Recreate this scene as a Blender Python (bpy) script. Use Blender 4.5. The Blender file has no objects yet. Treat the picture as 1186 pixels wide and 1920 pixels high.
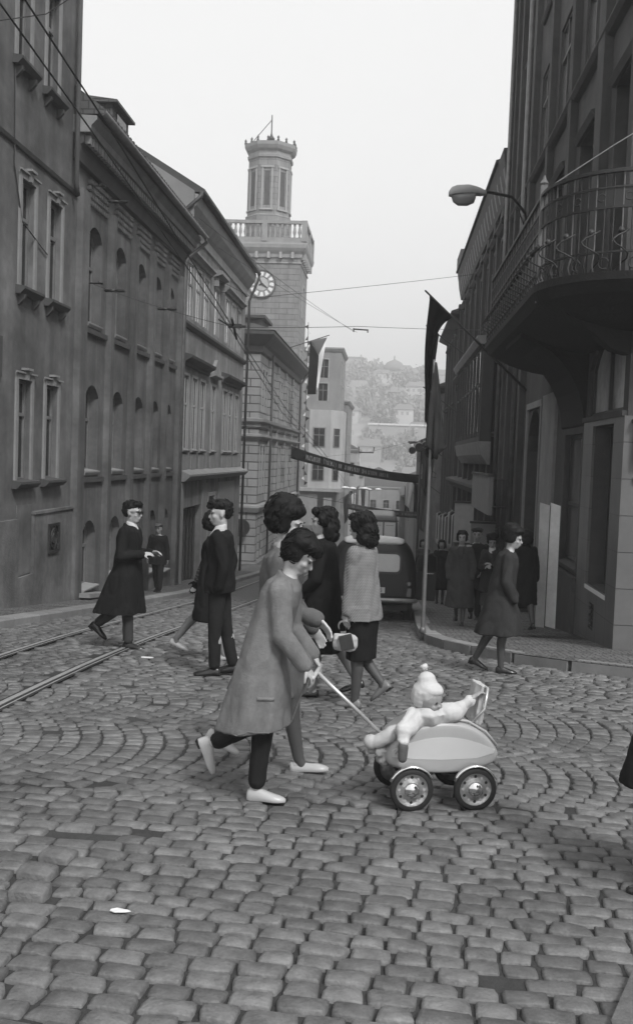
import bpy, bmesh, math, random
import numpy as np
from mathutils import Vector, Matrix, noise, Euler
R_ = math.radians
random.seed(7); RNG = np.random.default_rng(11)
S = bpy.context.scene
COL = S.collection

# ---------------------------------------------------------------- camera
th, pitch, psi = .037, .056, .0708
F0 = Vector((-math.sin(psi)*math.cos(pitch), math.cos(psi)*math.cos(pitch), -math.sin(pitch)))
Rt0 = Vector((math.cos(psi), math.sin(psi), 0)); U0 = Rt0.cross(F0)
Rt = Rt0*math.cos(th)+U0*math.sin(th); Up = U0*math.cos(th)-Rt0*math.sin(th)
cd = bpy.data.cameras.new('camera'); cam = bpy.data.objects.new('camera', cd); COL.objects.link(cam)
M3 = Matrix((Rt, Up, -F0)).transposed()
cam.matrix_world = Matrix.Translation((0, 0, 1.65)) @ M3.to_4x4()
cd.sensor_fit = 'AUTO'; cd.sensor_width = 36; cd.lens = 1850/1920*36; cd.clip_start = .05; cd.clip_end = 3000
S.camera = cam
# ---------------------------------------------------------------- world, sun, exposure
W = bpy.data.worlds.new("World"); S.world = W; W.use_nodes = True
wn, wl = W.node_tree.nodes, W.node_tree.links
bgn = wn['Background']; sky = wn.new('ShaderNodeTexSky'); sky.sky_type = 'NISHITA'; sky.sun_disc = False
SUN_EL, SUN_AZ = R_(48), R_(146)          # azimuth measured from +Y towards +X
sky.sun_elevation = SUN_EL; sky.sun_rotation = SUN_AZ; sky.dust_density = 5; sky.air_density = 1.2
bw = wn.new('ShaderNodeRGBToBW'); wl.new(sky.outputs[0], bw.inputs[0])
mx = wn.new('ShaderNodeMath'); mx.operation = 'MULTIPLY_ADD'; mx.inputs[1].default_value = .25; mx.inputs[2].default_value = 5.8
wl.new(bw.outputs[0], mx.inputs[0]); wl.new(mx.outputs[0], bgn.inputs[0]); bgn.inputs[1].default_value = .095
sd = bpy.data.lights.new('sun', 'SUN'); sun = bpy.data.objects.new('sun', sd); COL.objects.link(sun)
sd.energy = 1.8; sd.angle = R_(13); sd.color = (1, 1, 1)
sdir = Vector((math.sin(SUN_AZ)*math.cos(SUN_EL), math.cos(SUN_AZ)*math.cos(SUN_EL), math.sin(SUN_EL)))
sun.rotation_euler = sdir.to_track_quat('Z', 'Y').to_euler(); sun.location = (20, 20, 40)
S.view_settings.view_transform = 'Standard'; S.view_settings.look = 'None'
S.view_settings.exposure = .74; S.view_settings.gamma = 1; S.view_settings.use_curve_mapping = False

# ---------------------------------------------------------------- terrain profile
_PY = np.array([-40, 0, 8, 12, 19, 27, 60, 100, 150, 200, 320]); _PZ = np.array([1.6, 0, -.46, -.78, -1.5, -2.3, -4.9, -8, -11.5, -14, -18])
def gza(y): return sum(np.interp(y+d, _PY, _PZ) for d in (-2, -1, 0, 1, 2))/5
_gy = np.linspace(-30, 310, 3401); _gv = gza(_gy)
def gz(y): return float(np.interp(y, _gy, _gv))

# ---------------------------------------------------------------- materials (neutral greys: the photograph is black and white)
def mat(name, v, rough=.8, var=0., scale=3., bump=0., bscale=40., streak=0., metal=0., spec=.5, island=0., extra=None, detail=6, grime=0.):
    m = bpy.data.materials.new(name); m.use_nodes = True
    n, l = m.node_tree.nodes, m.node_tree.links; b = n['Principled BSDF']
    b.inputs['Roughness'].default_value = rough; b.inputs['Metallic'].default_value = metal
    b.inputs['Specular IOR Level'].default_value = spec
    tc = n.new('ShaderNodeTexCoord'); last = None
    def mul(a, src, lo, hi):
        mr = n.new('ShaderNodeMapRange'); mr.inputs[1].default_value = .25; mr.inputs[2].default_value = .75
        mr.inputs[3].default_value = lo; mr.inputs[4].default_value = hi; l.new(src, mr.inputs[0])
        mu = n.new('ShaderNodeMath'); mu.operation = 'MULTIPLY'; l.new(mr.outputs[0], mu.inputs[0])
        if a is None: mu.inputs[1].default_value = v
        else: l.new(a, mu.inputs[1])
        return mu.outputs[0]
    def nz(sc, mapping=None, det=detail):
        t = n.new('ShaderNodeTexNoise'); t.inputs['Scale'].default_value = sc; t.inputs['Detail'].default_value = det
        if mapping:
            mp = n.new('ShaderNodeMapping'); mp.inputs['Scale'].default_value = mapping
            l.new(tc.outputs['Object'], mp.inputs[0]); l.new(mp.outputs[0], t.inputs['Vector'])
        else: l.new(tc.outputs['Object'], t.inputs['Vector'])
        return t.outputs['Fac']
    if var: last = mul(last, nz(scale), 1-var, 1+var); last = mul(last, nz(scale*7), 1-var*.4, 1+var*.4)
    if streak: last = mul(last, nz(1., (2.2, 2.2, .16)), 1-streak, 1+streak)
    if grime: last = mul(last, nz(.55, (1, 1, 2.2)), 1-grime, 1+grime)
    if island:
        g = n.new('ShaderNodeNewGeometry'); last = mul(last, g.outputs['Random Per Island'], 1-island, 1+island)
    if extra: last = extra(n, l, tc, last, v, b)
    if last is None: b.inputs['Base Color'].default_value = (v, v, v, 1)
    else: l.new(last, b.inputs['Base Color'])
    if bump:
        bp = n.new('ShaderNodeBump'); bp.inputs['Strength'].default_value = 1; bp.inputs['Distance'].default_value = bump
        l.new(nz(bscale), bp.inputs['Height'])
        if b.inputs['Normal'].is_linked:
            l.new(b.inputs['Normal'].links[0].from_socket, bp.inputs['Normal'])
        l.new(bp.outputs[0], b.inputs['Normal'])
    return m
def bricky(w, h, mortar=.015, dark=.55, dist=.02, mode='wall', off=.5):
    def f(n, l, tc, last, v, b):
        sp = n.new('ShaderNodeSeparateXYZ'); l.new(tc.outputs['Object'], sp.inputs[0])
        cb = n.new('ShaderNodeCombineXYZ')
        if mode == 'wall':
            ad = n.new('ShaderNodeMath'); ad.operation = 'ADD'; l.new(sp.outputs[0], ad.inputs[0]); l.new(sp.outputs[1], ad.inputs[1])
            l.new(ad.outputs[0], cb.inputs[0]); l.new(sp.outputs[2], cb.inputs[1])
        else:
            l.new(sp.outputs[0], cb.inputs[0]); l.new(sp.outputs[1], cb.inputs[1])
        br = n.new('ShaderNodeTexBrick'); l.new(cb.outputs[0], br.inputs['Vector']); br.inputs['Scale'].default_value = 1
        br.inputs['Brick Width'].default_value = w; br.inputs['Row Height'].default_value = h; br.inputs['Mortar Size'].default_value = mortar
        br.inputs['Mortar Smooth'].default_value = .3; br.offset = off
        br.inputs['Color1'].default_value = (.92,)*3+(1,); br.inputs['Color2'].default_value = (1.08,)*3+(1,); br.inputs['Mortar'].default_value = (dark,)*3+(1,)
        mu = n.new('ShaderNodeMath'); mu.operation = 'MULTIPLY'; l.new(br.outputs['Color'], mu.inputs[0])
        if last is None: mu.inputs[1].default_value = v
        else: l.new(last, mu.inputs[1])
        inv = n.new('ShaderNodeMath'); inv.operation = 'SUBTRACT'; inv.inputs[0].default_value = 1; l.new(br.outputs['Fac'], inv.inputs[1])
        bp = n.new('ShaderNodeBump'); bp.inputs['Distance'].default_value = dist; bp.inputs['Strength'].default_value = 1
        l.new(inv.outputs[0], bp.inputs['Height']); l.new(bp.outputs[0], b.inputs['Normal'])
        return mu.outputs[0]
    return f
def mosaic(scale, dark=.5, dist=.008):
    def f(n, l, tc, last, v, b):
        vo = n.new('ShaderNodeTexVoronoi'); vo.feature = 'DISTANCE_TO_EDGE'; vo.inputs['Scale'].default_value = scale; vo.inputs['Randomness'].default_value = .55
        l.new(tc.outputs['Object'], vo.inputs['Vector'])
        vc = n.new('ShaderNodeTexVoronoi'); vc.inputs['Scale'].default_value = scale; vc.inputs['Randomness'].default_value = .55; l.new(tc.outputs['Object'], vc.inputs['Vector'])
        mr = n.new('ShaderNodeMapRange'); mr.inputs[1].default_value = .02; mr.inputs[2].default_value = .12; mr.inputs[3].default_value = dark; mr.inputs[4].default_value = 1
        l.new(vo.outputs['Distance'], mr.inputs[0])
        g = n.new('ShaderNodeRGBToBW'); l.new(vc.outputs['Color'], g.inputs[0])
        m2 = n.new('ShaderNodeMapRange'); m2.inputs[3].default_value = .8; m2.inputs[4].default_value = 1.2; l.new(g.outputs[0], m2.inputs[0])
        a = n.new('ShaderNodeMath'); a.operation = 'MULTIPLY'; l.new(mr.outputs[0], a.inputs[0]); l.new(m2.outputs[0], a.inputs[1])
        mu = n.new('ShaderNodeMath'); mu.operation = 'MULTIPLY'; l.new(a.outputs[0], mu.inputs[0])
        if last is None: mu.inputs[1].default_value = v
        else: l.new(last, mu.inputs[1])
        bp = n.new('ShaderNodeBump'); bp.inputs['Distance'].default_value = dist; l.new(mr.outputs[0], bp.inputs['Height']); l.new(bp.outputs[0], b.inputs['Normal'])
        return mu.outputs[0]
    return f
def weave(kind, s, lo=.45):
    """checks, herringbone or twill woven into cloth"""
    def f(n, l, tc, last, v, b):
        mp = n.new('ShaderNodeMapping'); l.new(tc.outputs['Object'], mp.inputs[0])
        if kind == 'check':
            outs = []
            for rot in ((0, 0, 0), (0, R_(90), 0)):
                w = n.new('ShaderNodeTexWave'); w.wave_type = 'BANDS'; w.bands_direction = 'Z' if rot[1] == 0 else 'DIAGONAL'
                w.inputs['Scale'].default_value = s; w.inputs['Distortion'].default_value = .4; w.inputs['Detail'].default_value = 1
                l.new(mp.outputs[0], w.inputs['Vector']); outs.append(w.outputs['Fac'])
            a = n.new('ShaderNodeMath'); a.operation = 'MULTIPLY'; l.new(outs[0], a.inputs[0]); l.new(outs[1], a.inputs[1]); src = a.outputs[0]; top = .6
        else:
            w = n.new('ShaderNodeTexWave'); w.bands_direction = 'DIAGONAL'; w.inputs['Scale'].default_value = s; w.inputs['Distortion'].default_value = 1.5
            l.new(mp.outputs[0], w.inputs['Vector']); src = w.outputs['Fac']; top = 1
        mr = n.new('ShaderNodeMapRange'); mr.inputs[2].default_value = top; mr.inputs[3].default_value = lo; mr.inputs[4].default_value = 1.35; l.new(src, mr.inputs[0])
        mu = n.new('ShaderNodeMath'); mu.operation = 'MULTIPLY'; l.new(mr.outputs[0], mu.inputs[0])
        if last is None: mu.inputs[1].default_value = v
        else: l.new(last, mu.inputs[1])
        return mu.outputs[0]
    return f
M = {}
M['stucco_dark'] = mat('stucco_dark', .115, .9, .42, .9, .006, 40, .38, grime=.36)
M['stucco_b2'] = mat('stucco_streaked', .105, .9, .34, 1.3, .006, 40, .5, grime=.3)
M['stucco_mid'] = mat('stucco_mid', .19, .9, .28, 1.2, .004, 50, .36, grime=.26)
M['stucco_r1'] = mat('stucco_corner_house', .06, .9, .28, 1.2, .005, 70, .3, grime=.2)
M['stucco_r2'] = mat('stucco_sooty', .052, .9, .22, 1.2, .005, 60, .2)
M['stucco_light'] = mat('stucco_light', .36, .9, .1, .7, .003, 40, .12)
M['stucco_grey'] = mat('stucco_grey', .22, .9, .12, .7, .003, 40, .12)
M['trim'] = mat('trim_plaster', .24, .85, .15, 3, .003, 60, .12)
M['trim_dark'] = mat('trim_dark', .06, .85, .2, 3, .003, 60, .12)
M['trim_light'] = mat('trim_light', .3, .85, .12, 3, .003, 60, .1)
M['plinth'] = mat('plinth_stained', .12, .92, .45, 1.3, .008, 30, .35, grime=.3)
M['ashlar'] = mat('ashlar', .25, .85, .12, 1.5, .004, 40, .1, extra=bricky(1.05, .42, .03, .3, .04))
M['ashlar_tower'] = mat('ashlar_tower', .2, .85, .14, 1.2, .003, 30, .2, extra=bricky(1.2, .42, .02, .62, .02))
M['tile_clad'] = mat('stone_cladding', .125, .35, .12, 2, .001, 60, .08, extra=bricky(.62, .5, .006, .35, .006, off=0))
M['roof'] = mat('roof_tiles', .09, .8, .2, 4, .003, 40, 0, extra=bricky(.22, .16, .012, .5, .02, 'wall'))
M['roof_dark'] = mat('roof_dark', .05, .7, .2, 3, .003, 40)
M['metal_dark'] = mat('dark_iron', .028, .5, .2, 8, metal=0.)
M['zinc'] = mat('zinc_gutter', .16, .45, .25, 5, metal=.3)
M['glass'] = mat('window_glass', .01, .06, spec=.35)
M['glass'].node_tree.nodes['Principled BSDF'].inputs['Coat Weight'].default_value = 0
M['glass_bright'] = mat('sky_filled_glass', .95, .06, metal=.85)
M['glass_wavy'] = mat('old_window_glass', .45, .06, metal=.55, spec=1., bump=.0006, bscale=3, detail=1)
M['frame'] = mat('window_frame_paint', .17, .5, .2, 6)
M['frame_light'] = mat('light_frame_paint', .4, .5, .12, 6)
M['frame_dark'] = mat('dark_frame_paint', .03, .5, .2, 6)
M['wood_door'] = mat('door_wood', .05, .6, .2, 6)
M['white'] = mat('white_paint', .7, .6, .06, 4)
M['black'] = mat('black_paint', .018, .5)
M['red'] = mat('dark_flag_cloth', .008, .95, .2, 3, spec=.1)
M['furled'] = mat('furled_flag_cloth', .035, .9, .3, 4, spec=.2); M['flag_white'] = mat('white_flag_cloth', .72, .85)
M['flag_mid'] = mat('mid_flag_cloth', .1, .85)
M['board'] = mat('sign_board', .22, .6, .1, 3)
M['kerb'] = mat('kerb_granite', .22, .75, .15, 4, .004, 90, island=.12)
M['stone'] = mat('cobble_stone', .118, .55, .38, 13, .007, 45, island=.2, grime=.25, detail=9)
M['bed'] = mat('joint_dirt', .032, .95, .4, 2.2, .008, 50, grime=.3)
M['road_far'] = mat('far_cobbles', .17, .7, .2, 2, .003, 60, extra=bricky(.2, .14, .02, .3, .02, 'flat'))
M['mosaic'] = mat('pavement_mosaic', .13, .8, .22, 1.2, extra=mosaic(12, .25, .02))
M['steel'] = mat('rail_steel', .33, .45, .15, 10, metal=.15)
M['groove'] = mat('rail_groove', .02, .9)

# ---------------------------------------------------------------- mesh helpers
def ident(u, v, w): return (u, v, w)
class MB:
    def __init__(s): s.v = []; s.f = []; s.cuts = []
    def add(s, vs, fs):
        o = len(s.v); s.cuts.append((o, len(s.f))); s.v += [tuple(p) for p in vs]; s.f += [tuple(i+o for i in f) for f in fs]; return s
    def box(s, T, u, v, w):
        T = T or ident
        vs = [T(a, b, c) for a in u for b in v for c in w]
        return s.add(vs, [(0, 1, 3, 2), (4, 6, 7, 5), (0, 4, 5, 1), (2, 3, 7, 6), (0, 2, 6, 4), (1, 5, 7, 3)])
    def quad(s, *p): return s.add(p, [tuple(range(len(p)))])
    def extr(s, T, u0, u1, prof, closed=True):
        n = len(prof); vs = [T(u0, v, w) for (w, v) in prof]+[T(u1, v, w) for (w, v) in prof]
        fs = [(i, (i+1) % n, n+(i+1) % n, n+i) for i in range(n if closed else n-1)]
        if closed: fs += [tuple(range(n)), tuple(range(2*n-1, n-1, -1))]
        return s.add(vs, fs)
    def prism(s, pts, d):
        """polygon pts (3D) extruded by vector d"""
        n = len(pts); d = Vector(d); a = [Vector(p) for p in pts]
        return s.add([tuple(p) for p in a]+[tuple(p+d) for p in a], [tuple(range(n)), tuple(range(2*n-1, n-1, -1))]+[(i, (i+1) % n, n+(i+1) % n, n+i) for i in range(n)])
    def tube(s, path, r, n=8, cap=True):
        P = [Vector(p) for p in path]; rs = r if isinstance(r, (list, tuple)) else [r]*len(P); vs = []; fs = []
        ref = None
        for i, p in enumerate(P):
            t = (P[min(i+1, len(P)-1)]-P[max(i-1, 0)]); t = t.normalized() if t.length else Vector((0, 0, 1))
            if ref is None: ref = Vector((0, 0, 1)) if abs(t.z) < .9 else Vector((1, 0, 0))
            a = t.cross(ref); a = a.normalized() if a.length > 1e-6 else Vector((1, 0, 0)); b = a.cross(t).normalized(); ref = b
            for k in range(n):
                an = 2*math.pi*k/n; vs.append(p+a*math.cos(an)*rs[i]+b*math.sin(an)*rs[i])
        for i in range(len(P)-1):
            for k in range(n): fs.append((i*n+k, i*n+(k+1) % n, (i+1)*n+(k+1) % n, (i+1)*n+k))
        if cap: fs += [tuple(range(n-1, -1, -1)), tuple((len(P)-1)*n+k for k in range(n))]
        return s.add(vs, fs)
    def lathe(s, c, prof, n=16, axis='Z', cap=True):
        vs = []; fs = []; c = Vector(c)
        for (r, h) in prof:
            for k in range(n):
                a = 2*math.pi*k/n; x, y = r*math.cos(a), r*math.sin(a)
                vs.append(c+Vector({'Z': (x, y, h), 'Y': (x, h, y), 'X': (h, x, y)}[axis]))
        for i in range(len(prof)-1):
            for k in range(n): fs.append((i*n+k, i*n+(k+1) % n, (i+1)*n+(k+1) % n, (i+1)*n+k))
        if cap: fs += [tuple(range(n-1, -1, -1)), tuple((len(prof)-1)*n+k for k in range(n))]
        return s.add(vs, fs)
    def build(s, name, m, parent=None, smooth=False, loc=None):
        me = bpy.data.meshes.new(name)
        off = Vector(loc) if loc is not None else None
        vs = [tuple(Vector(p)-off) for p in s.v] if off is not None else [tuple(p) for p in s.v]
        me.from_pydata(vs, [], s.f); me.update()
        if not smooth:
            bm = bmesh.new(); bm.from_mesh(me); bmesh.ops.recalc_face_normals(bm, faces=bm.faces); bm.to_mesh(me); bm.free()
        else:
            bm = bmesh.new(); bm.from_mesh(me); bmesh.ops.recalc_face_normals(bm, faces=bm.faces); bm.to_mesh(me); bm.free()
            me.polygons.foreach_set('use_smooth', [True]*len(me.polygons))
        me.materials.append(M[m] if isinstance(m, str) else m)
        o = bpy.data.objects.new(name, me); COL.objects.link(o)
        if off is not None: o.location = off
        if parent is not None: o.parent = parent
        return o
def _split(self, name, m, parent=None, smooth=False, limit=100):
    # every primitive that was added becomes an object of its own; past the limit the rest stay one piece
    cuts = self.cuts+[(len(self.v), len(self.f))]; objs = []
    for i, ((v0, f0), (v1, f1)) in enumerate(zip(cuts, cuts[1:])):
        if i == limit: v1, f1 = cuts[-1]
        p = MB(); p.v = self.v[v0:v1]; p.f = [tuple(q-v0 for q in f) for f in self.f[f0:f1]]; o = p.build(name, m, parent, smooth); objs.append(o)
        if i == limit: o['kind'] = 'stuff'; break
    return objs
MB.split = _split
def autosmooth(o, deg=40):
    me = o.data; bm = bmesh.new(); bm.from_mesh(me)
    for f in bm.faces: f.smooth = True
    for e in bm.edges:
        if len(e.link_faces) == 2 and e.calc_face_angle(0) > R_(deg): e.smooth = False
    bm.to_mesh(me); bm.free(); return o
def tag(o, label=None, cat=None, group=None, kind=None):
    if label: o['label'] = label
    if cat: o['category'] = cat
    if group: o['group'] = group
    if kind: o['kind'] = kind
    return o
def empty(name, label=None, cat=None, loc=(0, 0, 0), group=None, rz=0):
    o = bpy.data.objects.new(name, None); COL.objects.link(o); o.location = loc; o.rotation_euler = (0, 0, rz); o.empty_display_size = .2
    return tag(o, label, cat, group)
def Tx(X, s): return lambda u, v, w: (X+s*w, u, v)
def Ty(Y): return lambda u, v, w: (u, Y-w, v)
# ================================================================ THE GROUND
def sheet(name, xs, ys, zf, m, smooth=True):
    xs = np.asarray(xs, float); ys = np.asarray(ys, float); X, Y = np.meshgrid(xs, ys); Z = zf(X, Y)
    v = np.stack([X, Y, Z], -1).reshape(-1, 3); nx, ny = len(xs), len(ys)
    i = (np.arange(ny-1)[:, None]*nx+np.arange(nx-1)[None, :]).reshape(-1)
    f = np.stack([i, i+1, i+nx+1, i+nx], -1)
    return npmesh(name, v, f, m, smooth)
def npmesh(name, v, f, m, smooth=True):
    me = bpy.data.meshes.new(name); me.vertices.add(len(v)); me.vertices.foreach_set('co', v.astype(np.float32).ravel())
    k = f.shape[1]; me.loops.add(f.size); me.loops.foreach_set('vertex_index', f.astype(np.int32).ravel())
    me.polygons.add(len(f)); me.polygons.foreach_set('loop_start', np.arange(len(f), dtype=np.int32)*k); me.update(calc_edges=True)
    if smooth: me.polygons.foreach_set('use_smooth', [True]*len(f))
    me.materials.append(M[m]); o = bpy.data.objects.new(name, me); COL.objects.link(o); return o
def gzn(Y): return np.interp(Y, _gy, _gv)
_ns = RNG.random((64, 64))
def vn(X, Y, sc):
    """cheap tiled value noise"""
    x = X*sc; y = Y*sc; xi = np.floor(x).astype(int); yi = np.floor(y).astype(int); fx = x-xi; fy = y-yi
    fx = fx*fx*(3-2*fx); fy = fy*fy*(3-2*fy); g = lambda a, b: _ns[a % 64, b % 64]
    return (g(xi, yi)*(1-fx)+g(xi+1, yi)*fx)*(1-fy)+(g(xi, yi+1)*(1-fx)+g(xi+1, yi+1)*fx)*fy
def hill(X, Y):
    z = gzn(np.minimum(Y, 300))
    t = np.clip((Y-300)/230, 0, 1); t = t*t*(3-2*t)
    return z+t*(59+6*(vn(X, Y, .02)-.5))+np.clip((Y-230)/120, 0, 1)*5*(vn(X+50, Y, .035)-.5)
tag(sheet('ground', np.linspace(-80, 80, 9), np.concatenate([np.linspace(-30, 34, 65), np.linspace(40, 240, 41)]), lambda X, Y: gzn(Y)-.07, 'bed'), kind='structure')
tag(sheet('hillside', np.linspace(-200, 220, 85), np.linspace(232, 760, 89), lambda X, Y: hill(X, Y)-.02, 'hill') if M.setdefault('hill', mat('hillside_grass', .28, .95, .3, .03, detail=8)) else None, kind='structure')  # grass colour lightened to carry part of the haze
# kerb line of the right-hand pavement, sampled far -> near, sweeping round the corner
KR = [(1.0, 150), (1.0, 60), (.95, 22.5), (.9, 19), (.86, 16.9), (.86, 15.6), (.93, 14.7), (1.12, 13.9), (1.42, 13.2), (1.85, 12.55), (2.4, 12.0), (3.1, 11.55), (4.2, 11.1), (6, 10.7), (9, 10.4), (14, 10.2), (30, 10.2)]
KL = [(-5.42, -10), (-5.42, 12), (-5.3, 16), (-5.2, 22), (-5.15, 30), (-5.2, 60), (-5.2, 150)]
def krx(y): return np.interp(y, [p[1] for p in KR[::-1]][6:], [p[0] for p in KR[::-1]][6:])
def in_right_pave(x, y):
    if y > 16: return x > .9
    for (a, b), (c, d) in zip(KR[4:], KR[5:]):
        if x >= a and x <= c:
            return y > b+(d-b)*(x-a)/(c-a+1e-9)-.02
    return x > KR[4][0] and y > 15.6
def resample(P, step):
    out = [P[0]]; 
    for a, b in zip(P, P[1:]):
        L = math.dist(a, b); n = max(1, int(round(L/step)))
        for i in range(1, n+1): out.append((a[0]+(b[0]-a[0])*i/n, a[1]+(b[1]-a[1])*i/n))
    return out
def kerb(name, line, side, label=None):
    mb = MB(); P = resample(line, .5); i = 0; k = 0
    while i < len(P)-2:
        seg = P[i:i+3]; i += 2; k += 1
        dz = random.uniform(-.004, .006); top = []; bot = []
        vs = []
        for j, p in enumerate(seg):
            a = seg[max(j-1, 0)]; b = seg[min(j+1, len(seg)-1)]; t = Vector((b[0]-a[0], b[1]-a[1])).normalized(); nr = Vector((t.y, -t.x))*side
            gap = (.003 if j == 0 else -.003 if j == len(seg)-1 else 0)
            q = Vector(p)+t*gap; z = gz(q.y)
            for (w, h) in ((0, -.05), (0.0, .095), (.02, .12), (.27, .125), (.27, -.05)):
                r = q+nr*w; vs.append((r.x, r.y, z+h+dz))
        fs = []
        for j in range(len(seg)-1):
            for a in range(4): fs.append((j*5+a, j*5+a+1, (j+1)*5+a+1, (j+1)*5+a))
        fs += [(0, 1, 2, 3, 4), tuple((len(seg)-1)*5+a for a in (4, 3, 2, 1, 0))]
        mb.add(vs, fs)
    return tag(mb.build(name, 'kerb'), kind='structure')
near = [p for p in KR if p[1] < 64][::-1]
kerb('kerb_right', near, -1); kerb('kerb_left', [p for p in KL if p[1] <= 60], -1)
def pavement(name, line, inner, m='mosaic'):
    P = resample(line, .6); vs = []; fs = []
    for i, p in enumerate(P):
        a = P[max(i-1, 0)]; b = P[min(i+1, len(P)-1)]
        q = inner(p); vs.append((p[0], p[1], gz(p[1])+.118)); vs.append((q[0], q[1], gz(q[1])+.118))
        if i: fs.append((2*i-2, 2*i-1, 2*i+1, 2*i))
    mb = MB(); mb.add(vs, fs); return tag(mb.build(name, m), kind='structure')
pavement('pavement_left', [(x-.26, y) for x, y in KL], lambda p: (-6.9, p[1]))
# right pavement: strip grid clipped by the kerb curve
def offset_line(P, d):
    out = []
    for i, p in enumerate(P):
        a = P[max(i-1, 0)]; b = P[min(i+1, len(P)-1)]; t = Vector((b[0]-a[0], b[1]-a[1])).normalized(); out.append((p[0]-t.y*d*1., p[1]+t.x*d))
    return out
_in = offset_line(resample(near, .5), -.26)      # near list runs from far right (x=30) back to (1, 60)
_in = [(x, y) for x, y in _in]
if _in[len(_in)//2][1] < resample(near, .5)[len(_in)//2][1]: _in = offset_line(resample(near, .5), .26)
mb = MB(); vs = []; fs = []
for (x, y) in _in:
    # fan each kerb point towards the building line in short steps so that the sheet follows the slope
    tx = max(x, 4.2) if y < 15 else 4.2
    ty = 17. if y < 15.0 else y
    for k in range(7):
        s = k/6; px_, py_ = x+(tx-x)*s, y+(ty-y)*s; vs.append((px_, py_, gz(py_)+.118))
n = len(_in)
for i in range(n-1):
    for k in range(6): fs.append((i*7+k, i*7+k+1, (i+1)*7+k+1, (i+1)*7+k))
mb.add(vs, fs); tag(mb.build('pavement_right', 'mosaic'), kind='structure')
# lighter flagstone strip behind the kerb
# ---- road bed between the stones: rises and falls so that joints are open in places and packed with grit in others
def fill(X, Y):
    a = vn(X, Y, 1.1)*.5+vn(X+9, Y+3, 2.7)*.3+vn(X+5, Y, 9)*.2
    h = -.022+.011*np.clip((a-.42)*2.4, 0, 1)
    right = np.clip((X+.35-.05*Y)/.9, 0, 1)*np.clip((6.2-Y)/1.5, 0, 1)*np.clip((Y-2.9)/.7, 0, 1)
    mid = np.exp(-((X+1.9)**2/1.6+(Y-7.2)**2/1.8))*.8
    return h+.004*right+.012*mid
tag(sheet('road_bed', np.arange(-9, 7.6, .045), np.concatenate([np.arange(2.0, 12, .045), np.arange(12, 25.1, .15)]), lambda X, Y: gzn(Y)+np.minimum(fill(X, Y), -.0035)*np.where(Y > 12, 1.2, 1), 'bed'), kind='structure')
tag(sheet('road_far', [-5.3, -3, -1, 1.0], np.concatenate([np.linspace(24.8, 60, 36), np.linspace(64, 230, 42)]), lambda X, Y: gzn(Y)-.012, 'road_far'), kind='structure')
tag(sheet('road_near', [-30, -6, 0, 6, 30], np.linspace(-20, 2.2, 12), lambda X, Y: gzn(Y)-.012, 'road_far'), kind='structure')
# ---- cobbles
def stone_template(n):
    t = np.linspace(-1, 1, n); U, V = np.meshgrid(t, t)
    # squircle mapping of the rim, domed top
    k = .16; X = U*(1-k*V**2*np.abs(U)**1.5); Y = V*(1-k*U**2*np.abs(V)**1.5)
    rim = np.maximum(np.abs(U), np.abs(V)); Z = 1-.13*(U**2+V**2)/2
    Z = np.where(rim > .99, .0, Z)
    if n >= 7: Z = np.where((rim > .78) & (rim < .99), .86, Z); 
    v = np.stack([X, Y, Z], -1).reshape(-1, 3)
    i = (np.arange(n-1)[:, None]*n+np.arange(n-1)[None, :]).reshape(-1)
    return v, np.stack([i, i+1, i+n+1, i+n], -1)
def tpl(n):
    if n == 7: t = np.array([-1, -.95, -.8, 0, .8, .95, 1])
    else: t = np.array([-1, -.88, 0, .88, 1])
    U, V = np.meshgrid(t, t); rim = np.maximum(np.abs(U), np.abs(V))
    k = .09; X = U*(1-k*np.abs(V)**5*np.abs(U)); Y = V*(1-k*np.abs(U)**5*np.abs(V))
    Z = 1-.025*(U**2+V**2)
    Z = np.where(rim > .99, 0., np.where(rim > .85, Z-.09, Z))
    v = np.stack([X, Y, Z], -1).reshape(-1, 3); n = len(t)
    i = (np.arange(n-1)[:, None]*n+np.arange(n-1)[None, :]).reshape(-1)
    return v, np.stack([i, i+1, i+n+1, i+n], -1)
stones = []   # cx, cy, angle, hx, hy
def rail_near(x, y):
    for xr in (np.interp(y, [5, 14, 26], [-3.03, -3.17, -3.3]), np.interp(y, [5, 14, 26], [-3.98, -4.3, -4.55])):
        if abs(x-xr) < .1: return True
    return False
ca, sa = math.cos(-.07), math.sin(-.07)
def ok(x, y):
    if x < -5.45+.0*y or in_right_pave(x, y): return False
    if x < -.62*y-1.0 or x > .5*y+1.0: return False
    return not rail_near(x, y)
HOLE = [(-1.6, 4.76, .09), (-1.3, 4.72, .09), (-1.12, 4.8, .07), (-1.43, 3.97, .10), (-1.48, 4.2, .09), (-1.48, 4.42, .09)]
# zone A: tilted straight rows in the foreground
zoneB = lambda x: (5.55+.12*math.sin(x*1.3), 9.0+.15*math.sin(x*.9+1))
r = 0.
while r < 8.5:
    rh = random.uniform(.10, .122); u = -6-random.random()*.2
    while u < 6:
        w = random.uniform(.125, .205); cu = u+w/2; cv = r+rh/2+.012*math.sin(cu*1.7+r)
        x = ca*cu-sa*cv; y = sa*cu+ca*cv+1.6
        if 2.0 < y < zoneB(x)[0] and ok(x, y) and not any(math.hypot(x-a, y-b) < c for a, b, c in HOLE) and random.random() > .001:
            stones.append((x, y, -.07+random.gauss(0, .035), w/2-.0045, rh/2-.004))
        u += w
    r += rh
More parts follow.
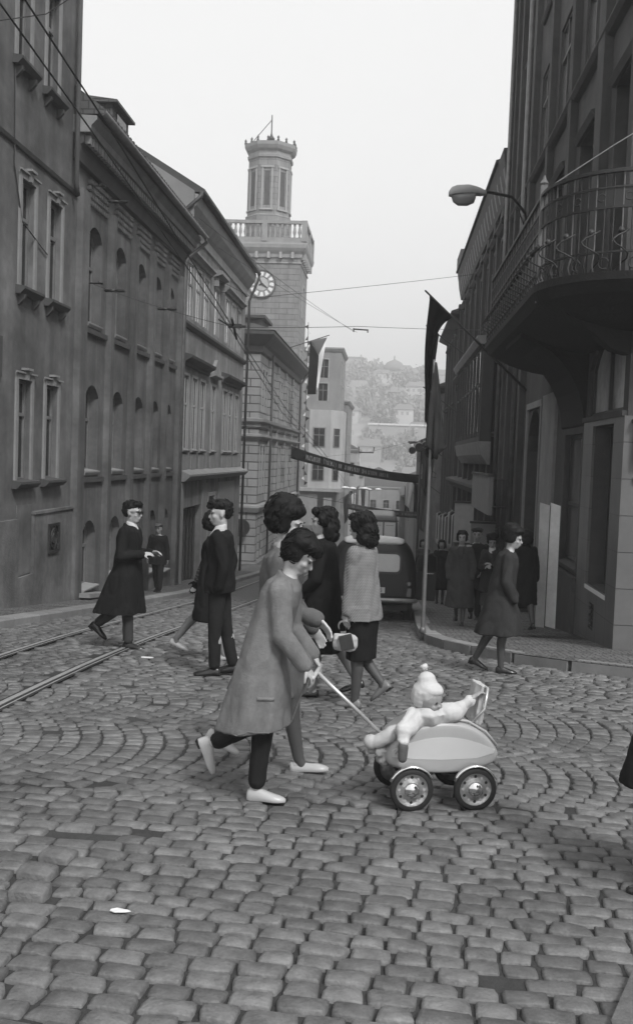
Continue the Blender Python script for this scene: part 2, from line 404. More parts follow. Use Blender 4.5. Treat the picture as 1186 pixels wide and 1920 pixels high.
# zone B: small setts laid in arcs
c = -8.
while c < 6:
    cw = random.uniform(.13, .16); v = 5.2
    while v < 9.4:
        h = random.uniform(.10, .14); y = v+h/2; ph = ((y-5.6)/1.65) % 1.; s = 2*ph-1
        x = c+cw/2+.30*(1-s*s)+.06*math.sin(y*2+c); ang = math.atan2(.30*2*s*2/1.65, 1)
        z0, z1 = zoneB(x)
        if z0+.03 < y < z1 and ok(x, y) and random.random() > .01: stones.append((x, y, ang*.55+random.gauss(0, .05), cw/2-.006, h/2-.0035))
        v += h
    c += cw
# zone C: straight rows again
r = 0.
while r < 17:
    rh = random.uniform(.115, .15); u = -7-random.random()*.2
    while u < 7:
        w = random.uniform(.13, .23); x = u+w/2; y = 8.7+r+rh/2+.05*math.sin(x*1.1+r*.7)
        if zoneB(x)[1]+.05 < y < 25.2 and ok(x, y) and random.random() > .01: stones.append((x, y, random.gauss(0, .05), w/2-.005, rh/2-.0045))
        u += w
    r += rh
ST = np.array(stones)
for nm, sel, n in (('cobblestones', ST[:, 1] < 9.5, 7), ('cobblestones_beyond', ST[:, 1] >= 9.5, 5)):
    A = ST[sel]; tv, tf = tpl(n); N = len(A); K = len(tv)
    jit = 1+RNG.normal(0, .035, (N, K, 2))*(np.abs(tv[None, :, :2]) < .95)
    lx = tv[None, :, 0]*A[:, 3:4]*(1+.07*RNG.normal(size=(N, 1))*tv[None, :, 1])*jit[..., 0]; ly = tv[None, :, 1]*A[:, 4:5]*(1+.07*RNG.normal(size=(N, 1))*tv[None, :, 0])*jit[..., 1]
    cth, sth = np.cos(A[:, 2:3]), np.sin(A[:, 2:3]); X = A[:, 0:1]+lx*cth-ly*sth; Y = A[:, 1:2]+lx*sth+ly*cth
    hh = RNG.normal(0, .0028, (N, 1)); tilt = RNG.normal(0, .022, (N, 2))
    Z = gzn(Y)-.055+tv[None, :, 2]*(.057+hh)+(lx*tilt[:, :1]+ly*tilt[:, 1:])*(tv[None, :, 2] > .1)+RNG.normal(0, .0012, (N, K))
    v = np.stack([X, Y, Z], -1).reshape(-1, 3); f = (tf[None]+(np.arange(N)*K)[:, None, None]).reshape(-1, 4)
    tag(npmesh(nm, v, f, 'stone', True), kind='structure')
# ---- loose cobbles lifted out of the bed at lower left
for i, (x, y, rz, h, lab) in enumerate([(-1.43, 3.97, .1, .045, 'loose cobblestone lifted out of its bed, nearest of the three'), (-1.48, 4.20, -.05, .03, 'loose cobblestone standing proud, middle of the three'), (-1.46, 4.42, -.1, .025, 'loose cobblestone standing proud, farthest of the three')]):
    tv, tf = tpl(7); v = tv.copy(); v[:, 0] *= .085; v[:, 1] *= .058; v[:, 2] = v[:, 2]*.09
    o = npmesh('loose_cobblestone', v, tf, 'stone', True); o.location = (x, y, gz(y)-.09+.01+h*.6); o.rotation_euler = (.06, .03, rz-.1)
    tag(o, lab, 'cobblestone', 'loose cobblestones at the lower left')
def litter(x, y, w, lab):
    mb = MB(); n = 10; vs = [(0, 0, .006)]
    for k in range(n):
        a = 2*math.pi*k/n; r_ = random.uniform(.75, 1.1); vs.append((math.cos(a)*w*r_, math.sin(a)*w*.45*r_, random.uniform(.001, .008)))
    m2 = [(p[0], p[1], p[2]-.002) for p in vs]
    mb.add(vs+m2, [(0, 1+k, 1+(k+1) % n) for k in range(n)]+[(n+1, n+2+(k+1) % n, n+2+k) for k in range(n)]+[(1+k, n+2+k, n+2+(k+1) % n, 1+(k+1) % n) for k in range(n)])
    o = mb.build('paper_scrap', 'white'); o.location = (x, y, gz(y)+.006); tag(o, lab, 'litter', 'scraps of paper on the cobbles')
litter(-1.01, 3.83, .045, 'white scrap of paper on the foreground cobbles at lower left'); litter(-2.62, 10.9, .09, 'small white scrap of paper beside the tram rail')
# ---- tram rails
for nm, xs in (('tram_rail_near', (-2.98, -3.03, -3.17, -3.3, -3.45, -3.5)), ('tram_rail_far', (-3.85, -3.98, -4.3, -4.55, -4.65, -4.7))):
    ysr = (1., 5, 14, 26, 45, 150); mb = MB(); gv = MB()
    Y = np.concatenate([np.arange(1, 30, .5), np.arange(30, 150, 3)])
    X = np.interp(Y, ysr, xs); k = np.ones(5)/5; X[2:-2] = np.convolve(X, k, 'valid')
    for (a, b, top) in ((-.024, .024, .008), (.064, .076, .006)):
        vs = []; fs = []
        for i, (x, y) in enumerate(zip(X, Y)):
            z = gz(y); vs += [(x+a, y, z-.05), (x+a, y, z+top-.002), (x+a+.006, y, z+top), (x+b-.006, y, z+top), (x+b, y, z+top-.002), (x+b, y, z-.05)]
            if i: fs += [((i-1)*6+j, (i-1)*6+j+1, i*6+j+1, i*6+j) for j in range(5)]
        mb.add(vs, fs)
    tag(mb.build(nm, 'steel'), kind='structure')
    vs = []; fs = []
    for i, (x, y) in enumerate(zip(X, Y)):
        z = gz(y); vs += [(x-.055, y, z+.0005), (x+.11, y, z+.0005)]
        if i: fs.append((2*i-2, 2*i-1, 2*i+1, 2*i))
    gv.add(vs, fs); tag(gv.build('rail_groove', 'groove'), kind='structure')
# ---- granite kerb corner at lower right, right at the camera's feet
mb = MB(); z = gz(3.2)
mb.prism([(.74, 2.5, gz(2.5)-.06), (.80, 3.2, gz(3.2)-.06), (.97, 3.6, gz(3.6)-.06), (1.25, 3.85, gz(3.85)-.06), (2.6, 4.0, gz(4)-.06), (2.6, 2.0, gz(2)-.06), (.72, 2.0, gz(2)-.06)], (0, 0, .09))
tag(mb.build('kerb_corner', 'stone'), kind='structure')
# ================================================================ BUILDINGS
def arc_pts(o, n=8):
    """points along the head of an opening, from left springing to right springing"""
    u0, u1, v1, r = o['u'][0], o['u'][1], o['v'][1], o.get('arch', 0)
    if not r: return [(u0, v1), (u1, v1)]
    hw = (u1-u0)/2; cu = (u0+u1)/2
    if r >= hw*.98: R = hw; return [(cu-R*math.cos(math.pi*i/n), v1-R+R*math.sin(math.pi*i/n)) for i in range(n+1)]
    R = (hw*hw+r*r)/(2*r); a = math.asin(hw/R)
    return [(cu+R*math.sin(-a+2*a*i/n), v1-R+R*math.cos(-a+2*a*i/n)) for i in range(n+1)]
def wall_mb(T, u, v, ops, depth=.3, mb=None, w=0):
    mb = mb or MB()
    us = sorted(set([u[0], u[1]]+[x for o in ops for x in o['u'] if u[0] < x < u[1]])); vs_ = sorted(set([v[0], v[1]]+[x for o in ops for x in o['v'] if v[0] < x < v[1]]))
    for a, b in zip(us, us[1:]):
        run = None
        for c, d in zip(vs_, vs_[1:]):
            cu, cv = (a+b)/2, (c+d)/2
            hole = any(o['u'][0] < cu < o['u'][1] and o['v'][0] < cv < o['v'][1] for o in ops)
            if hole:
                if run: mb.quad(T(a, run[0], w), T(b, run[0], w), T(b, run[1], w), T(a, run[1], w)); run = None
            else: run = (run[0], d) if run else (c, d)
        if run: mb.quad(T(a, run[0], w), T(b, run[0], w), T(b, run[1], w), T(a, run[1], w))
    for o in ops:
        P = arc_pts(o); dp = o.get('depth', depth); v1 = o['v'][1]
        if o.get('arch'):
            for (a, b), (c, d) in zip(P, P[1:]): mb.quad(T(a, b, w), T(c, d, w), T(c, v1, w), T(a, v1, w))
            if abs(P[0][1]-v1) > 1e-6: pass
        ring = [(o['u'][0], o['v'][0])]+P+[(o['u'][1], o['v'][0])]
        for (a, b), (c, d) in zip(ring, ring[1:]+ring[:1]): mb.quad(T(a, b, w), T(c, d, w), T(c, d, w-dp), T(a, b, w-dp))
    return mb
def window(root, T, o, depth=.3, fm='frame', gm='glass', bars=(1, .68), surround=None, sill=None, t=.05, name='window', w0=0, fd=1.):
    u0, u1 = o['u']; v0, v1 = o['v']; dp = o.get('depth', depth); w = w0-dp; P = arc_pts(o); sp = P[0][1]
    mb = MB(); e = .004*fd
    mb.box(T, (u0, u0+t), (v0, sp), (w+e, w+.06*fd)); mb.box(T, (u1-t, u1), (v0, sp), (w+e, w+.06*fd)); mb.box(T, (u0+t, u1-t), (v0, v0+t), (w+e, w+.057*fd))
    if o.get('arch'):
        for (a, b), (c, d) in zip(P, P[1:]): mb.prism([T(a, b, w+e), T(c, d, w+e), T(c, d-t, w+e), T(a, b-t, w+e)], Vector(T(0, 0, .055))-Vector(T(0, 0, 0)))
    else: mb.box(T, (u0+t, u1-t), (v1-t, v1), (w+e, w+.057*fd))
    tr = v0+(v1-v0)*bars[1]
    if bars[1]: mb.box(T, (u0+t, u1-t), (tr-.03, tr+.03), (w+e, w+.07*fd))
    for k in range(bars[0]):
        um = u0+(u1-u0)*(k+1)/(bars[0]+1); mb.box(T, (um-.025, um+.025), (v0+t, (v1 if not o.get('arch') else v1-.03)-.02), (w+.006, w+.064*fd))
    f = mb.build(name, fm, root)
    g = MB()
    # each leaf of glass stands at its own very slight angle, as old casements do
    n = bars[0]+1
    for k in range(n):
        a, b = u0+(u1-u0)*k/n, u0+(u1-u0)*(k+1)/n; j = random.uniform(-.006, .006); j2 = random.uniform(-.004, .004)
        g.quad(T(a, v0, w+.012*fd+j), T(b, v0, w+.012*fd-j), T(b, v1, w+.012*fd-j+j2), T(a, v1, w+.012*fd+j+j2))
    g.build('pane', gm, f)
    if surround:
        sw, so, sm = surround; m = MB()
        m.box(T, (u0-sw, u0), (v0-.0, v1), (w0-.0, w0+so)); m.box(T, (u1, u1+sw), (v0, v1), (w0, w0+so)); m.box(T, (u0-sw, u1+sw), (v1, v1+sw), (w0, w0+so))
        m.build('window_surround', sm, f)
    if sill:
        ov, pr, h, sm = sill; m = MB()
        m.extr(T, u0-ov, u1+ov, [(w0-dp+.03, v0+.002), (w0-dp+.03, v0+.03), (w0+pr, v0-.01), (w0+pr, v0-h*.4), (w0+pr*.55, v0-h), (w0+.0, v0-h)])
        m.build('window_sill', sm, f)
    return f
def cornice(root, T, u0, u1, prof, m, name='cornice'): return MB().extr(T, u0, u1, prof).build(name, m, root)
def gutter(mb, T, u0, u1, w, v, r=.07):
    P = [(w+r*math.cos(a), v+r*math.sin(a)) for a in np.linspace(math.pi, 2*math.pi, 7)]; P2 = [(w+(r-.012)*math.cos(a), v+(r-.012)*math.sin(a)) for a in np.linspace(2*math.pi, math.pi, 7)]
    return mb.extr(T, u0, u1, P+P2)
LT = Tx(-6.3, 1)

# ---------- house 1, left: tall rendered house
h1 = empty('town_house', 'dark rendered town house at far left with framed windows and a stained plinth', 'house', (-6.3, 15, gz(15)))
h1.location = (0, 0, 0)
ops = []
cols = [(12.25, 13.05), (13.8, 14.6), (16.35, 16.98), (17.72, 18.38)]
for (a, b) in cols:
    ops += [dict(u=(a, b), v=(1.05, 2.78), k='g'), dict(u=(a, b), v=(4.32, 6.12), k='f'), dict(u=(a-.3, b-.35) if a > 16 else (a, b), v=(7.95, 9.75), k='t')]
wall_mb(LT, (6.5, 19.25), (-2.6, 11.6), ops, .14).build('wall', 'stucco_dark', h1)
MB().box(None, (-13, -6.62), (6.5, 19.2), (-2.6, 11.6)).build('back_walls', 'stucco_dark', h1)
MB().quad((-6.3, 19.25, -2.6), (-13, 19.25, -2.6), (-13, 19.25, 11.6), (-6.3, 19.25, 11.6)).build('end_wall', 'stucco_dark', h1)
for o in ops:
    a, b = o['u']; v0, v1 = o['v']
    f = window(h1, LT, o, .13, 'frame', 'glass', (1, .66), (.1, .035, 'trim'), (.17, .17, .13, 'trim_dark'), fd=.7)
    m = MB(); c = (a+b)/2
    m.prism([LT(c-.05, v1+.0, .037), LT(c-.075, v1+.16, .037), LT(c+.075, v1+.16, .037), LT(c+.05, v1, .037)], (.04, 0, 0)); m.box(LT, (c-.13, c+.13), (v1+.16, v1+.2), (.0, .12)); m.box(LT, (a-.16, b+.16), (v1+.1, v1+.13), (.036, .07)); m.build('keystone', 'trim', f)
    if o['k'] != 'g':
        for q in (a-.06, b-.02): MB().prism([LT(q, v0-.13, 0), LT(q, v0-.13, .13), LT(q, v0-.2, .12), LT(q, v0-.3, .03), LT(q, v0-.3, 0)], (0, .08, 0)).build('sill_bracket', 'trim_dark', f)
cornice(h1, LT, 6.5, 19.24, [(0, 6.55), (.04, 6.56), (.06, 6.62), (.0, 6.66)], 'trim_dark', 'string_course')
cornice(h1, LT, 6.5, 19.3, [(0, 10.9), (.1, 11.0), (.1, 11.15), (.3, 11.3), (.42, 11.5), (.42, 11.6), (0, 11.6)], 'trim')
m = MB(); m.box(LT, (6.5, 16.4), (-2.6, .40), (-.1, .07)); m.box(LT, (16.4, 17.12), (-2.6, -.62), (-.1, .07)); m.box(LT, (17.12, 19.24), (-2.6, .46), (-.1, .07)); m.box(LT, (17.1, 19.26), (.44, .49), (-.1, .1)); m.build('plinth', 'plinth', h1)
m = MB(); m.box(LT, (16.42, 17.1), (-.6, .62), (.002, .02)); m.build('blind_panel', 'stucco_dark', h1)
# ornamental cellar grille: frame, ring and crossing scrolls
m = MB(); ga, gb, gc, gd = 17.82, 18.42, -.34, .22
for q in ((ga, ga+.05, gc, gd), (gb-.05, gb, gc, gd)): m.box(LT, q[:2], q[2:], (.07, .11))
for q in ((gc, gc+.05), (gd-.05, gd)): m.box(LT, (ga+.05, gb-.05), q, (.07, .108))
cy_, cz_ = (ga+gb)/2, (gc+gd)/2
for rr, zz in ((.17, 0), (.09, 0)): m.tube([LT(cy_+rr*math.cos(a), cz_+zz+rr*1.1*math.sin(a), .09) for a in np.linspace(0, 2*math.pi, 17)], .016, 5)
m.tube([LT(cy_, gc, .095), LT(cy_, gd, .095)], .014, 5)
for s in (-1, 1): m.tube([LT(cy_+s*.2, gc+.06, .09), LT(cy_+s*.24, cz_-.1, .09), LT(cy_+s*.17, cz_, .09), LT(cy_+s*.24, cz_+.1, .09), LT(cy_+s*.2, gd-.06, .09)], .012, 5)
g = m.build('cellar_grille', 'metal_dark', h1); MB().box(LT, (ga+.02, gb-.02), (gc+.02, gd-.02), (.06, .073)).build('grille_opening', 'black', g)
MB().tube([LT(18.86, 11.2, .12), LT(18.86, 6.7, .12), LT(18.95, 6.5, .12)], .05, 8).build('downpipe', 'trim_dark', h1, True)
MB().tube([LT(15.95, 7.9, .02), LT(15.98, 6.2, .03), LT(16.35, 5.4, .03), LT(17.6, 5.1, .03)], .012, 5).build('cable', 'metal_dark', h1)
m = MB(); m.box(LT, (14.9, 15.6), (2.75, 3.4), (0, .04)); m.build('wall_plate', 'trim_dark', h1)

# ---------- house 2: sooty house with arched windows between pilaster strips
h2 = empty('town_house', 'sooty house with rows of arched windows between pilaster strips and a dentilled eaves cornice', 'house')
wc = [(20.1, 21.05), (22.1, 23.0), (24.0, 24.9), (25.78, 26.62), (27.4, 28.2)]
ops = []
for i, (a, b) in enumerate(wc):
    gb = -1.30-.1*(a-20)+.0
    ops += [dict(u=(a, b), v=(4.26, 6.26), arch=.26, depth=.24), dict(u=(a, b), v=(1.18, 2.98), arch=.26, depth=.24), dict(u=(a, b), v=(-1.30 if i == 0 else -1.1-.16*i, (.12, .1, .08, .06, .02)[i]), arch=.3, depth=.24)]
wall_mb(LT, (19.25, 29.35), (-4.2, 8.1), ops, .42).build('wall', 'stucco_b2', h2)
MB().box(None, (-14, -6.75), (19.26, 29.34), (-4.2, 8.0)).build('back_walls', 'stucco_b2', h2)
for i, o in enumerate(ops):
    a, b = o['u']; v0 = o['v'][0]
    f = window(h2, LT, o, .24, 'frame', 'glass', (1, .6), None, (.03, .06, .1, 'trim') if i % 3 < 2 else (.06, .1, .08, 'trim_light'), fd=.7)
    if i % 3 < 2: MB().box(LT, (a-.35, b+.34), (v0-.24, v0-.14), (.0, .07)).build('ledge', 'trim_dark', f)
for k, (a, b) in enumerate([(19.3, 19.75), (21.45, 21.72), (23.4, 23.68), (25.24, 25.5), (26.96, 27.2), (28.7, 29.3)]):
    MB().box(LT, (a, b), (-4.2, 6.75), (0, .13)).build('pilaster_strip', 'stucco_b2', h2)
# corbel table: honeycomb of little blocks under the eaves
for (a, b) in ((19.9, 21.35), (21.9, 23.3), (23.85, 25.1), (25.65, 26.85), (27.35, 28.6)):
    m = MB()
    for r in range(4):
        q = a+.06*(r % 2)
        while q < b-.07: m.box(LT, (q, q+.065), (6.62+r*.13, 6.70+r*.13), (-.01, .06+.012*r)); q += .13
    m.split('frieze_block', 'stucco_b2', h2)
cornice(h2, LT, 19.0, 29.45, [(0, 7.2), (.1, 7.22), (.14, 7.42), (.14, 7.5), (.2, 7.54), (.2, 7.72), (.0, 7.72)], 'trim_dark')
m = MB(); q = 19.1
while q < 29.3: m.box(LT, (q, q+.11), (7.54, 7.70), (.2, .3)); q += .2
m.split('dentil', 'trim', h2)
cornice(h2, LT, 18.95, 29.5, [(0, 7.72), (.34, 7.723), (.36, 7.85), (.46, 7.95), (.46, 8.03), (0, 8.05)], 'trim', 'eaves_board')
m = MB(); gutter(m, LT, 18.95, 29.8, .56, 8.12, .09); m.build('gutter', 'zinc', h2, True)
m = MB(); rt = lambda w: 8.1+(.62-w)*.72
m.prism([(-6.3+.62, 19.0, 8.08), (-6.3+.62, 19.0, 8.16), (-11, 19.0, 8.16+5.32*.72), (-11, 19.0, 8.02)], (0, 10.3, 0)); rf = m.build('roof', 'roof', h2)
m = MB(); q = 19.1
while q < 29.3: m.box(LT, (q, q+.12), (8.155, 8.2), (.5, .63)); q += .24
m.split('edge_tile', 'roof', rf)
# dormer on the roof
dm = MB(); dx0, dx1, dy0, dy1 = -8.1, -6.75, 23.1, 24.5
dm.prism([(dx1, dy0, 8.9), (dx1, dy0, 9.62), (dx0, dy0, 9.62), (dx0, dy0, 9.9)], (0, 1.3, 0)) if 0 else dm.box(None, (dx0, dx1), (dy0, dy1), (8.6, 9.72))
d = dm.build('dormer', 'roof', h2); m = MB(); m.prism([(dx1+.14, dy0-.12, 9.7), (dx1+.14, dy0-.12, 9.76), (dx0-.6, dy0-.12, 10.02), (dx0-.6, dy0-.12, 9.72)], (0, 1.64, 0)); m.build('dormer_roof', 'roof', d)
MB().box(None, (dx1-.02, dx1+.03), (dy0+.3, dy1-.3), (9.0, 9.6)).build('dormer_window', 'glass', d)
# hoppers and bent downpipe at the lower end
m = MB(); m.tube([(-5.74, 29.6, 8.08), (-5.72, 29.75, 7.95), (-6.1, 29.0, 7.35), (-6.16, 28.95, 7.2), (-6.17, 28.95, -2.3)], .055, 8); m.build('downpipe', 'zinc', h2, True)
m = MB()
for (y, z) in ((20.0, 6.98), (20.0, 5.02)): m.tube([LT(y, z, .0), LT(y, z, .35)], .02, 6); m.tube([LT(y-.14, z, .3), LT(y+.14, z, .3)], .02, 6)
m.split('cable_bracket', 'metal_dark', h2)
m = MB(); m.prism([(-6.3, 19.6, -1.40), (-5.95, 19.6, -1.40), (-5.95, 21.2, -1.58), (-6.3, 21.2, -1.58)], (0, 0, .09)); m.build('doorstep', 'kerb', h2)

# ---------- house 3: smarter lighter house with triple windows and a shop below
h3 = empty('town_house', 'lighter grey house with triple windows full of sky above a shop with a tall doorway', 'house')
up = [(29.96, 30.76), (31.26, 32.05), (32.6, 33.45), (34.65, 35.5), (36.86, 37.7), (38.4, 39.15), (39.8, 40.6)]
md = [(29.76, 30.56), (31.14, 31.92), (32.47, 33.32), (34.52, 35.37), (36.97, 37.85), (38.25, 39.1), (39.8, 40.7)]
ops = [dict(u=u, v=(5.78, 7.42), depth=.03) for u in up]+[dict(u=u, v=(1.72, 4.0), depth=.05) for u in md]
ops += [dict(u=(29.9, 33.2), v=(-3.4, -.1), depth=.25), dict(u=(34.35, 35.55), v=(-3.6, .12), arch=.55, depth=.3), dict(u=(36.5, 39.9), v=(-2.9, -.35), depth=.2)]
wall_mb(LT, (29.35, 41.9), (-5.2, 9.3), ops, .12).build('wall', 'stucco_light' if 0 else 'stucco_mid', h3)
MB().box(None, (-14, -6.62), (29.37, 41.88), (-5.2, 9.25)).build('back_walls', 'stucco_mid', h3)
MB().quad((-6.3, 41.9, -5.2), (-14, 41.9, -5.2), (-14, 41.9, 9.3), (-6.3, 41.9, 9.3)).build('end_wall', 'stucco_mid', h3)
for i, o in enumerate(ops[:14]):
    a, b = o['u']; v0, v1 = o['v']
    f = window(h3, LT, o, .1, 'frame' if i < 7 else 'frame_light', 'glass_bright' if i < 7 else 'glass', (1, .62), (.09, .02, 'trim_light'), (.1, .1, .08, 'trim') if i >= 7 else None, fd=.4)
    if i >= 7:
        MB().box(LT, (a, b), (v0-.62, v0-.14), (0, .035)).build('apron_panel', 'trim', f)
for (a, b, lab) in ((29.55, 33.75, 0), (36.5, 41.0, 0)):
    cornice(h3, LT, a, b, [(0, 4.28), (.08, 4.3), (.1, 4.4), (.28, 4.5), (.3, 4.58), (0, 4.66)], 'trim_dark', 'window_hood')
    cornice(h3, LT, a+.1, b, [(0, 7.62), (.07, 7.63), (.1, 7.7), (.2, 7.76), (.2, 7.82), (0, 7.85)], 'trim', 'window_hood')
m = MB(); m.extr(LT, 34.2, 35.8, [(0, 4.28), (.2, 4.34), (.2, 4.42), (0, 4.44)]); m.prism([LT(34.2, 4.44, 0), LT(35.8, 4.44, 0), LT(35.0, 4.95, 0)], (.12, 0, 0)); m.build('pediment', 'trim', h3)
m = MB(); m.extr(LT, 34.3, 35.9, [(0, 7.75), (.3, 7.85), (.3, 7.97), (0, 8.0)]); [m.box(LT, q, (7.45, 7.78), (0, .16)) for q in ((34.4, 34.55), (35.62, 35.77))]; m.build('window_hood', 'trim', h3)
cornice(h3, LT, 29.36, 41.9, [(0, 5.42), (.05, 5.43), (.12, 5.52), (.12, 5.6), (0, 5.66)], 'trim_dark', 'string_course')
cornice(h3, LT, 29.5, 41.95, [(0, .72), (.2, .76), (.34, .9), (.34, .96), (0, 1.1)], 'trim', 'shop_cornice')
cornice(h3, LT, 29.25, 42.0, [(0, 8.3), (.06, 8.32), (.06, 8.6), (.16, 8.7), (.34, 8.95), (.4, 9.2), (.4, 9.26), (0, 9.3)], 'trim_light', 'eaves_cornice')
m = MB(); gutter(m, LT, 29.2, 42.2, .5, 9.34, .085); m.build('gutter', 'metal_dark', h3, True)
m = MB(); m.prism([(-5.72, 29.25, 9.32), (-5.72, 29.25, 9.4), (-10.5, 29.25, 12.25), (-10.5, 29.25, 9.3)], (0, 12.8, 0)); m.build('roof', 'roof_dark', h3)
m = MB(); m.prism([(-6.0, 29.2, 8.0), (-6.0, 29.2, 9.32), (-10.5, 29.2, 12.05), (-10.5, 29.2, 8.0)], (0, -.12, 0)); m.build('gable_wall', 'stucco_grey', h3)
m = MB(); m.tube([(-5.8, 29.15, 9.3), (-5.78, 29.05, 9.15), (-6.2, 28.98, 8.75), (-6.22, 28.98, 8.35), (-6.5, 28.98, 8.0)], .06, 8); m.tube([(-5.8, 42.1, 9.28), (-5.8, 42.1, 9.1), (-6.12, 41.75, 8.1), (-6.16, 41.7, -3.5)], .055, 8); m.split('downpipe', 'metal_dark', h3, True)
f = window(h3, LT, ops[14], .25, 'wood_door', 'black', (5, .0), None, None, .09, 'shop_shutter')
f = window(h3, LT, ops[15], .3, 'wood_door', 'glass', (1, .7), (.12, .06, 'trim_light'), None, .06, 'arched_doorway')
f = window(h3, LT, ops[16], .2, 'wood_door', 'glass', (2, .75), None, None, .07, 'shop_window')
MB().box(LT, (36.45, 40.0), (-.28, .56), (.0, .05)).build('shop_sign_board', 'board', h3)
m = MB(); m.box(LT, (29.5, 29.85), (-4, .7), (0, .1)); m.box(LT, (33.25, 34.1), (-4, .6), (0, .05)); m.split('shop_pier', 'trim', h3)
m = MB(); m.prism([LT(29.9, -3.6, 0), LT(33.1, -3.6, 0), LT(33.1, -2.62, 0), LT(29.9, -2.5, 0)], (.25, 0, 0)); m.build('doorstep', 'kerb', h3)

# ---------- house 4: rusticated public building, corner towards the camera
h4 = empty('town_hall', 'rusticated stone public building with paired arched windows standing before the clock tower', 'public building')
T4 = Tx(-6.6, 1)
ops = []; pairs = [(50.4, 51.2), (51.55, 52.35), (54.3, 55.1), (58.0, 58.8), (59.15, 59.95), (62.3, 63.1), (63.45, 64.25), (67.0, 67.8), (68.15, 68.95)]
for (a, b) in pairs: ops += [dict(u=(a, b), v=(3.85, 6.0), arch=.4, depth=.25), dict(u=(a, b), v=(-.4, 2.1), arch=.4, depth=.25), dict(u=(a, b), v=(-4.0, -1.6), depth=.3)]
wall_mb(T4, (49.6, 71), (-8, 7.6), ops, .25).build('wall', 'ashlar', h4)
MB().box(None, (-15, -6.9), (49.6, 71), (-8, 7.6)).build('side_walls', 'ashlar', h4)
MB().quad((-6.9, 49.6, -8), (-6.6, 49.6, -8), (-6.6, 49.6, 7.6), (-6.9, 49.6, 7.6)).build('corner_pier', 'ashlar', h4)
for o in ops: window(h4, T4, o, .25, 'frame', 'glass', (1, .6), (.1, .04, 'trim_light') if o['v'][0] > -2 else None, None)
TF4 = Ty(49.6)
def wrap(root, prof, m, name, y0=49.6, y1=71., x=-6.6, x0=-15.):
    mb = MB(); n = len(prof); rings = [(x0, y0, 0, -1), (x, y0, 1, -1), (x, y1, 1, 0)]
    vs = [(a+c*w, b+d*w, v) for (a, b, c, d) in rings for (w, v) in prof]; fs = []
    for i in range(2):
        for j in range(n): fs.append((i*n+j, i*n+(j+1) % n, (i+1)*n+(j+1) % n, (i+1)*n+j))
    fs += [tuple(range(n)), tuple(2*n+j for j in range(n))]
    mb.add(vs, fs); return mb.build(name, m, root)
wrap(h4, [(-.02, 6.75), (.12, 6.8), (.14, 7.1), (.3, 7.2), (.6, 7.5), (.7, 7.62), (.7, 7.78), (-.02, 7.9)], 'trim_dark', 'main_cornice')
wrap(h4, [(-.02, 3.0), (.12, 3.05), (.12, 3.2), (.28, 3.3), (.3, 3.45), (-.02, 3.5)], 'trim', 'belt_course')
wrap(h4, [(-.02, 2.35), (.1, 2.4), (.22, 2.55), (.22, 2.65), (-.02, 2.7)], 'trim', 'belt_course')
wrap(h4, [(-.02, -1.3), (.12, -1.28), (.22, -1.05), (.2, -.95), (-.02, -.9)], 'trim', 'belt_course')
wrap(h4, [(-.02, -8), (.16, -8), (.16, -3.9), (-.02, -3.8)], 'plinth', 'plinth')
m = MB(); m.prism([(-5.8, 48.9, 7.8), (-15, 48.9, 7.8), (-15, 54, 10.4), (-9.6, 54, 10.2)], (0, .01, 0)) if 0 else None
m.add([(-5.85, 48.9, 7.82), (-5.85, 71.2, 7.82), (-15, 71.2, 7.82), (-15, 48.9, 7.82), (-10, 53, 9.4), (-10, 70, 9.4)], [(0, 1, 5, 4), (1, 2, 5), (2, 3, 4, 5), (3, 0, 4), (0, 3, 2, 1)]); m.build('roof', 'roof_dark', h4)
MB().box(None, (-9.2, -6.7), (50.2, 53), (7.8, 8.55)).build('attic_block', 'trim_dark', h4)
m = MB(); m.box(None, (-9.3, -6.5), (50.0, 53.2), (8.55, 8.7)); m.build('attic_coping', 'roof_dark', h4)
m = MB(); m.tube([(-5.85, 70.5, 7.8), (-6.3, 70.3, 6.9), (-6.42, 70.2, 6.7), (-6.42, 70.2, -5)], .07, 8); m.tube([(-6.4, 53.3, 7.0), (-6.42, 53.3, -5)], .06, 8); m.split('downpipe', 'metal_dark', h4, True)
for q in (53.2, 57, 61.2, 65.6): MB().box(T4, (q-.25, q+.25), (-.9, 6.75), (0, .14)).build('pilaster', 'ashlar', h4)
# round sign on the corner
m = MB(); m.lathe((-7.25, 49.2, -2.05), [(.42, 0), (.42, .03)], 24, 'Y'); rs = m.build('round_sign', 'black', None); tag(rs, 'round dark sign mounted on the corner of the rusticated building', 'sign')
MB().lathe((-7.25, 49.19, -2.05), [(.44, 0), (.44, -.02), (.38, -.02), (.38, 0)], 24, 'Y', False).build('rim', 'metal_dark', rs); MB().tube([(-7.25, 49.24, -2.05), (-7.25, 49.62, -2.05)], .03, 6).build('bracket', 'metal_dark', rs)

# ---------- clock tower
ct = empty('clock_tower', 'pale stone clock tower with balustrade and octagonal lantern on top', 'tower')
X0, X1, Y0_, Y1_ = -12.5, -7.13, 74.0, 80.0; TR = Tx(X1, 1); TFt = Ty(Y0_)
opr = [dict(u=(76.3, 77.4), v=(12.2, 14.6)), dict(u=(76.3, 77.4), v=(7.4, 9.8)), dict(u=(76.3, 77.4), v=(2.5, 4.6))]
wall_mb(TR, (Y0_, Y1_), (-9, 16.9), opr, .3).build('side_wall', 'ashlar_tower', ct)
for o in opr: window(ct, TR, o, .3, 'frame', 'glass', (1, .6), (.14, .08, 'trim_light'))
MB().quad((X0, Y0_, -9), (X1, Y0_, -9), (X1, Y0_, 16.9), (X0, Y0_, 16.9)).build('front_wall', 'ashlar_tower', ct)
m = MB(); m.box(None, (X0, X1-.32), (Y0_+.02, Y1_), (-9, 16.9)); m.build('core_walls', 'ashlar_tower', ct)
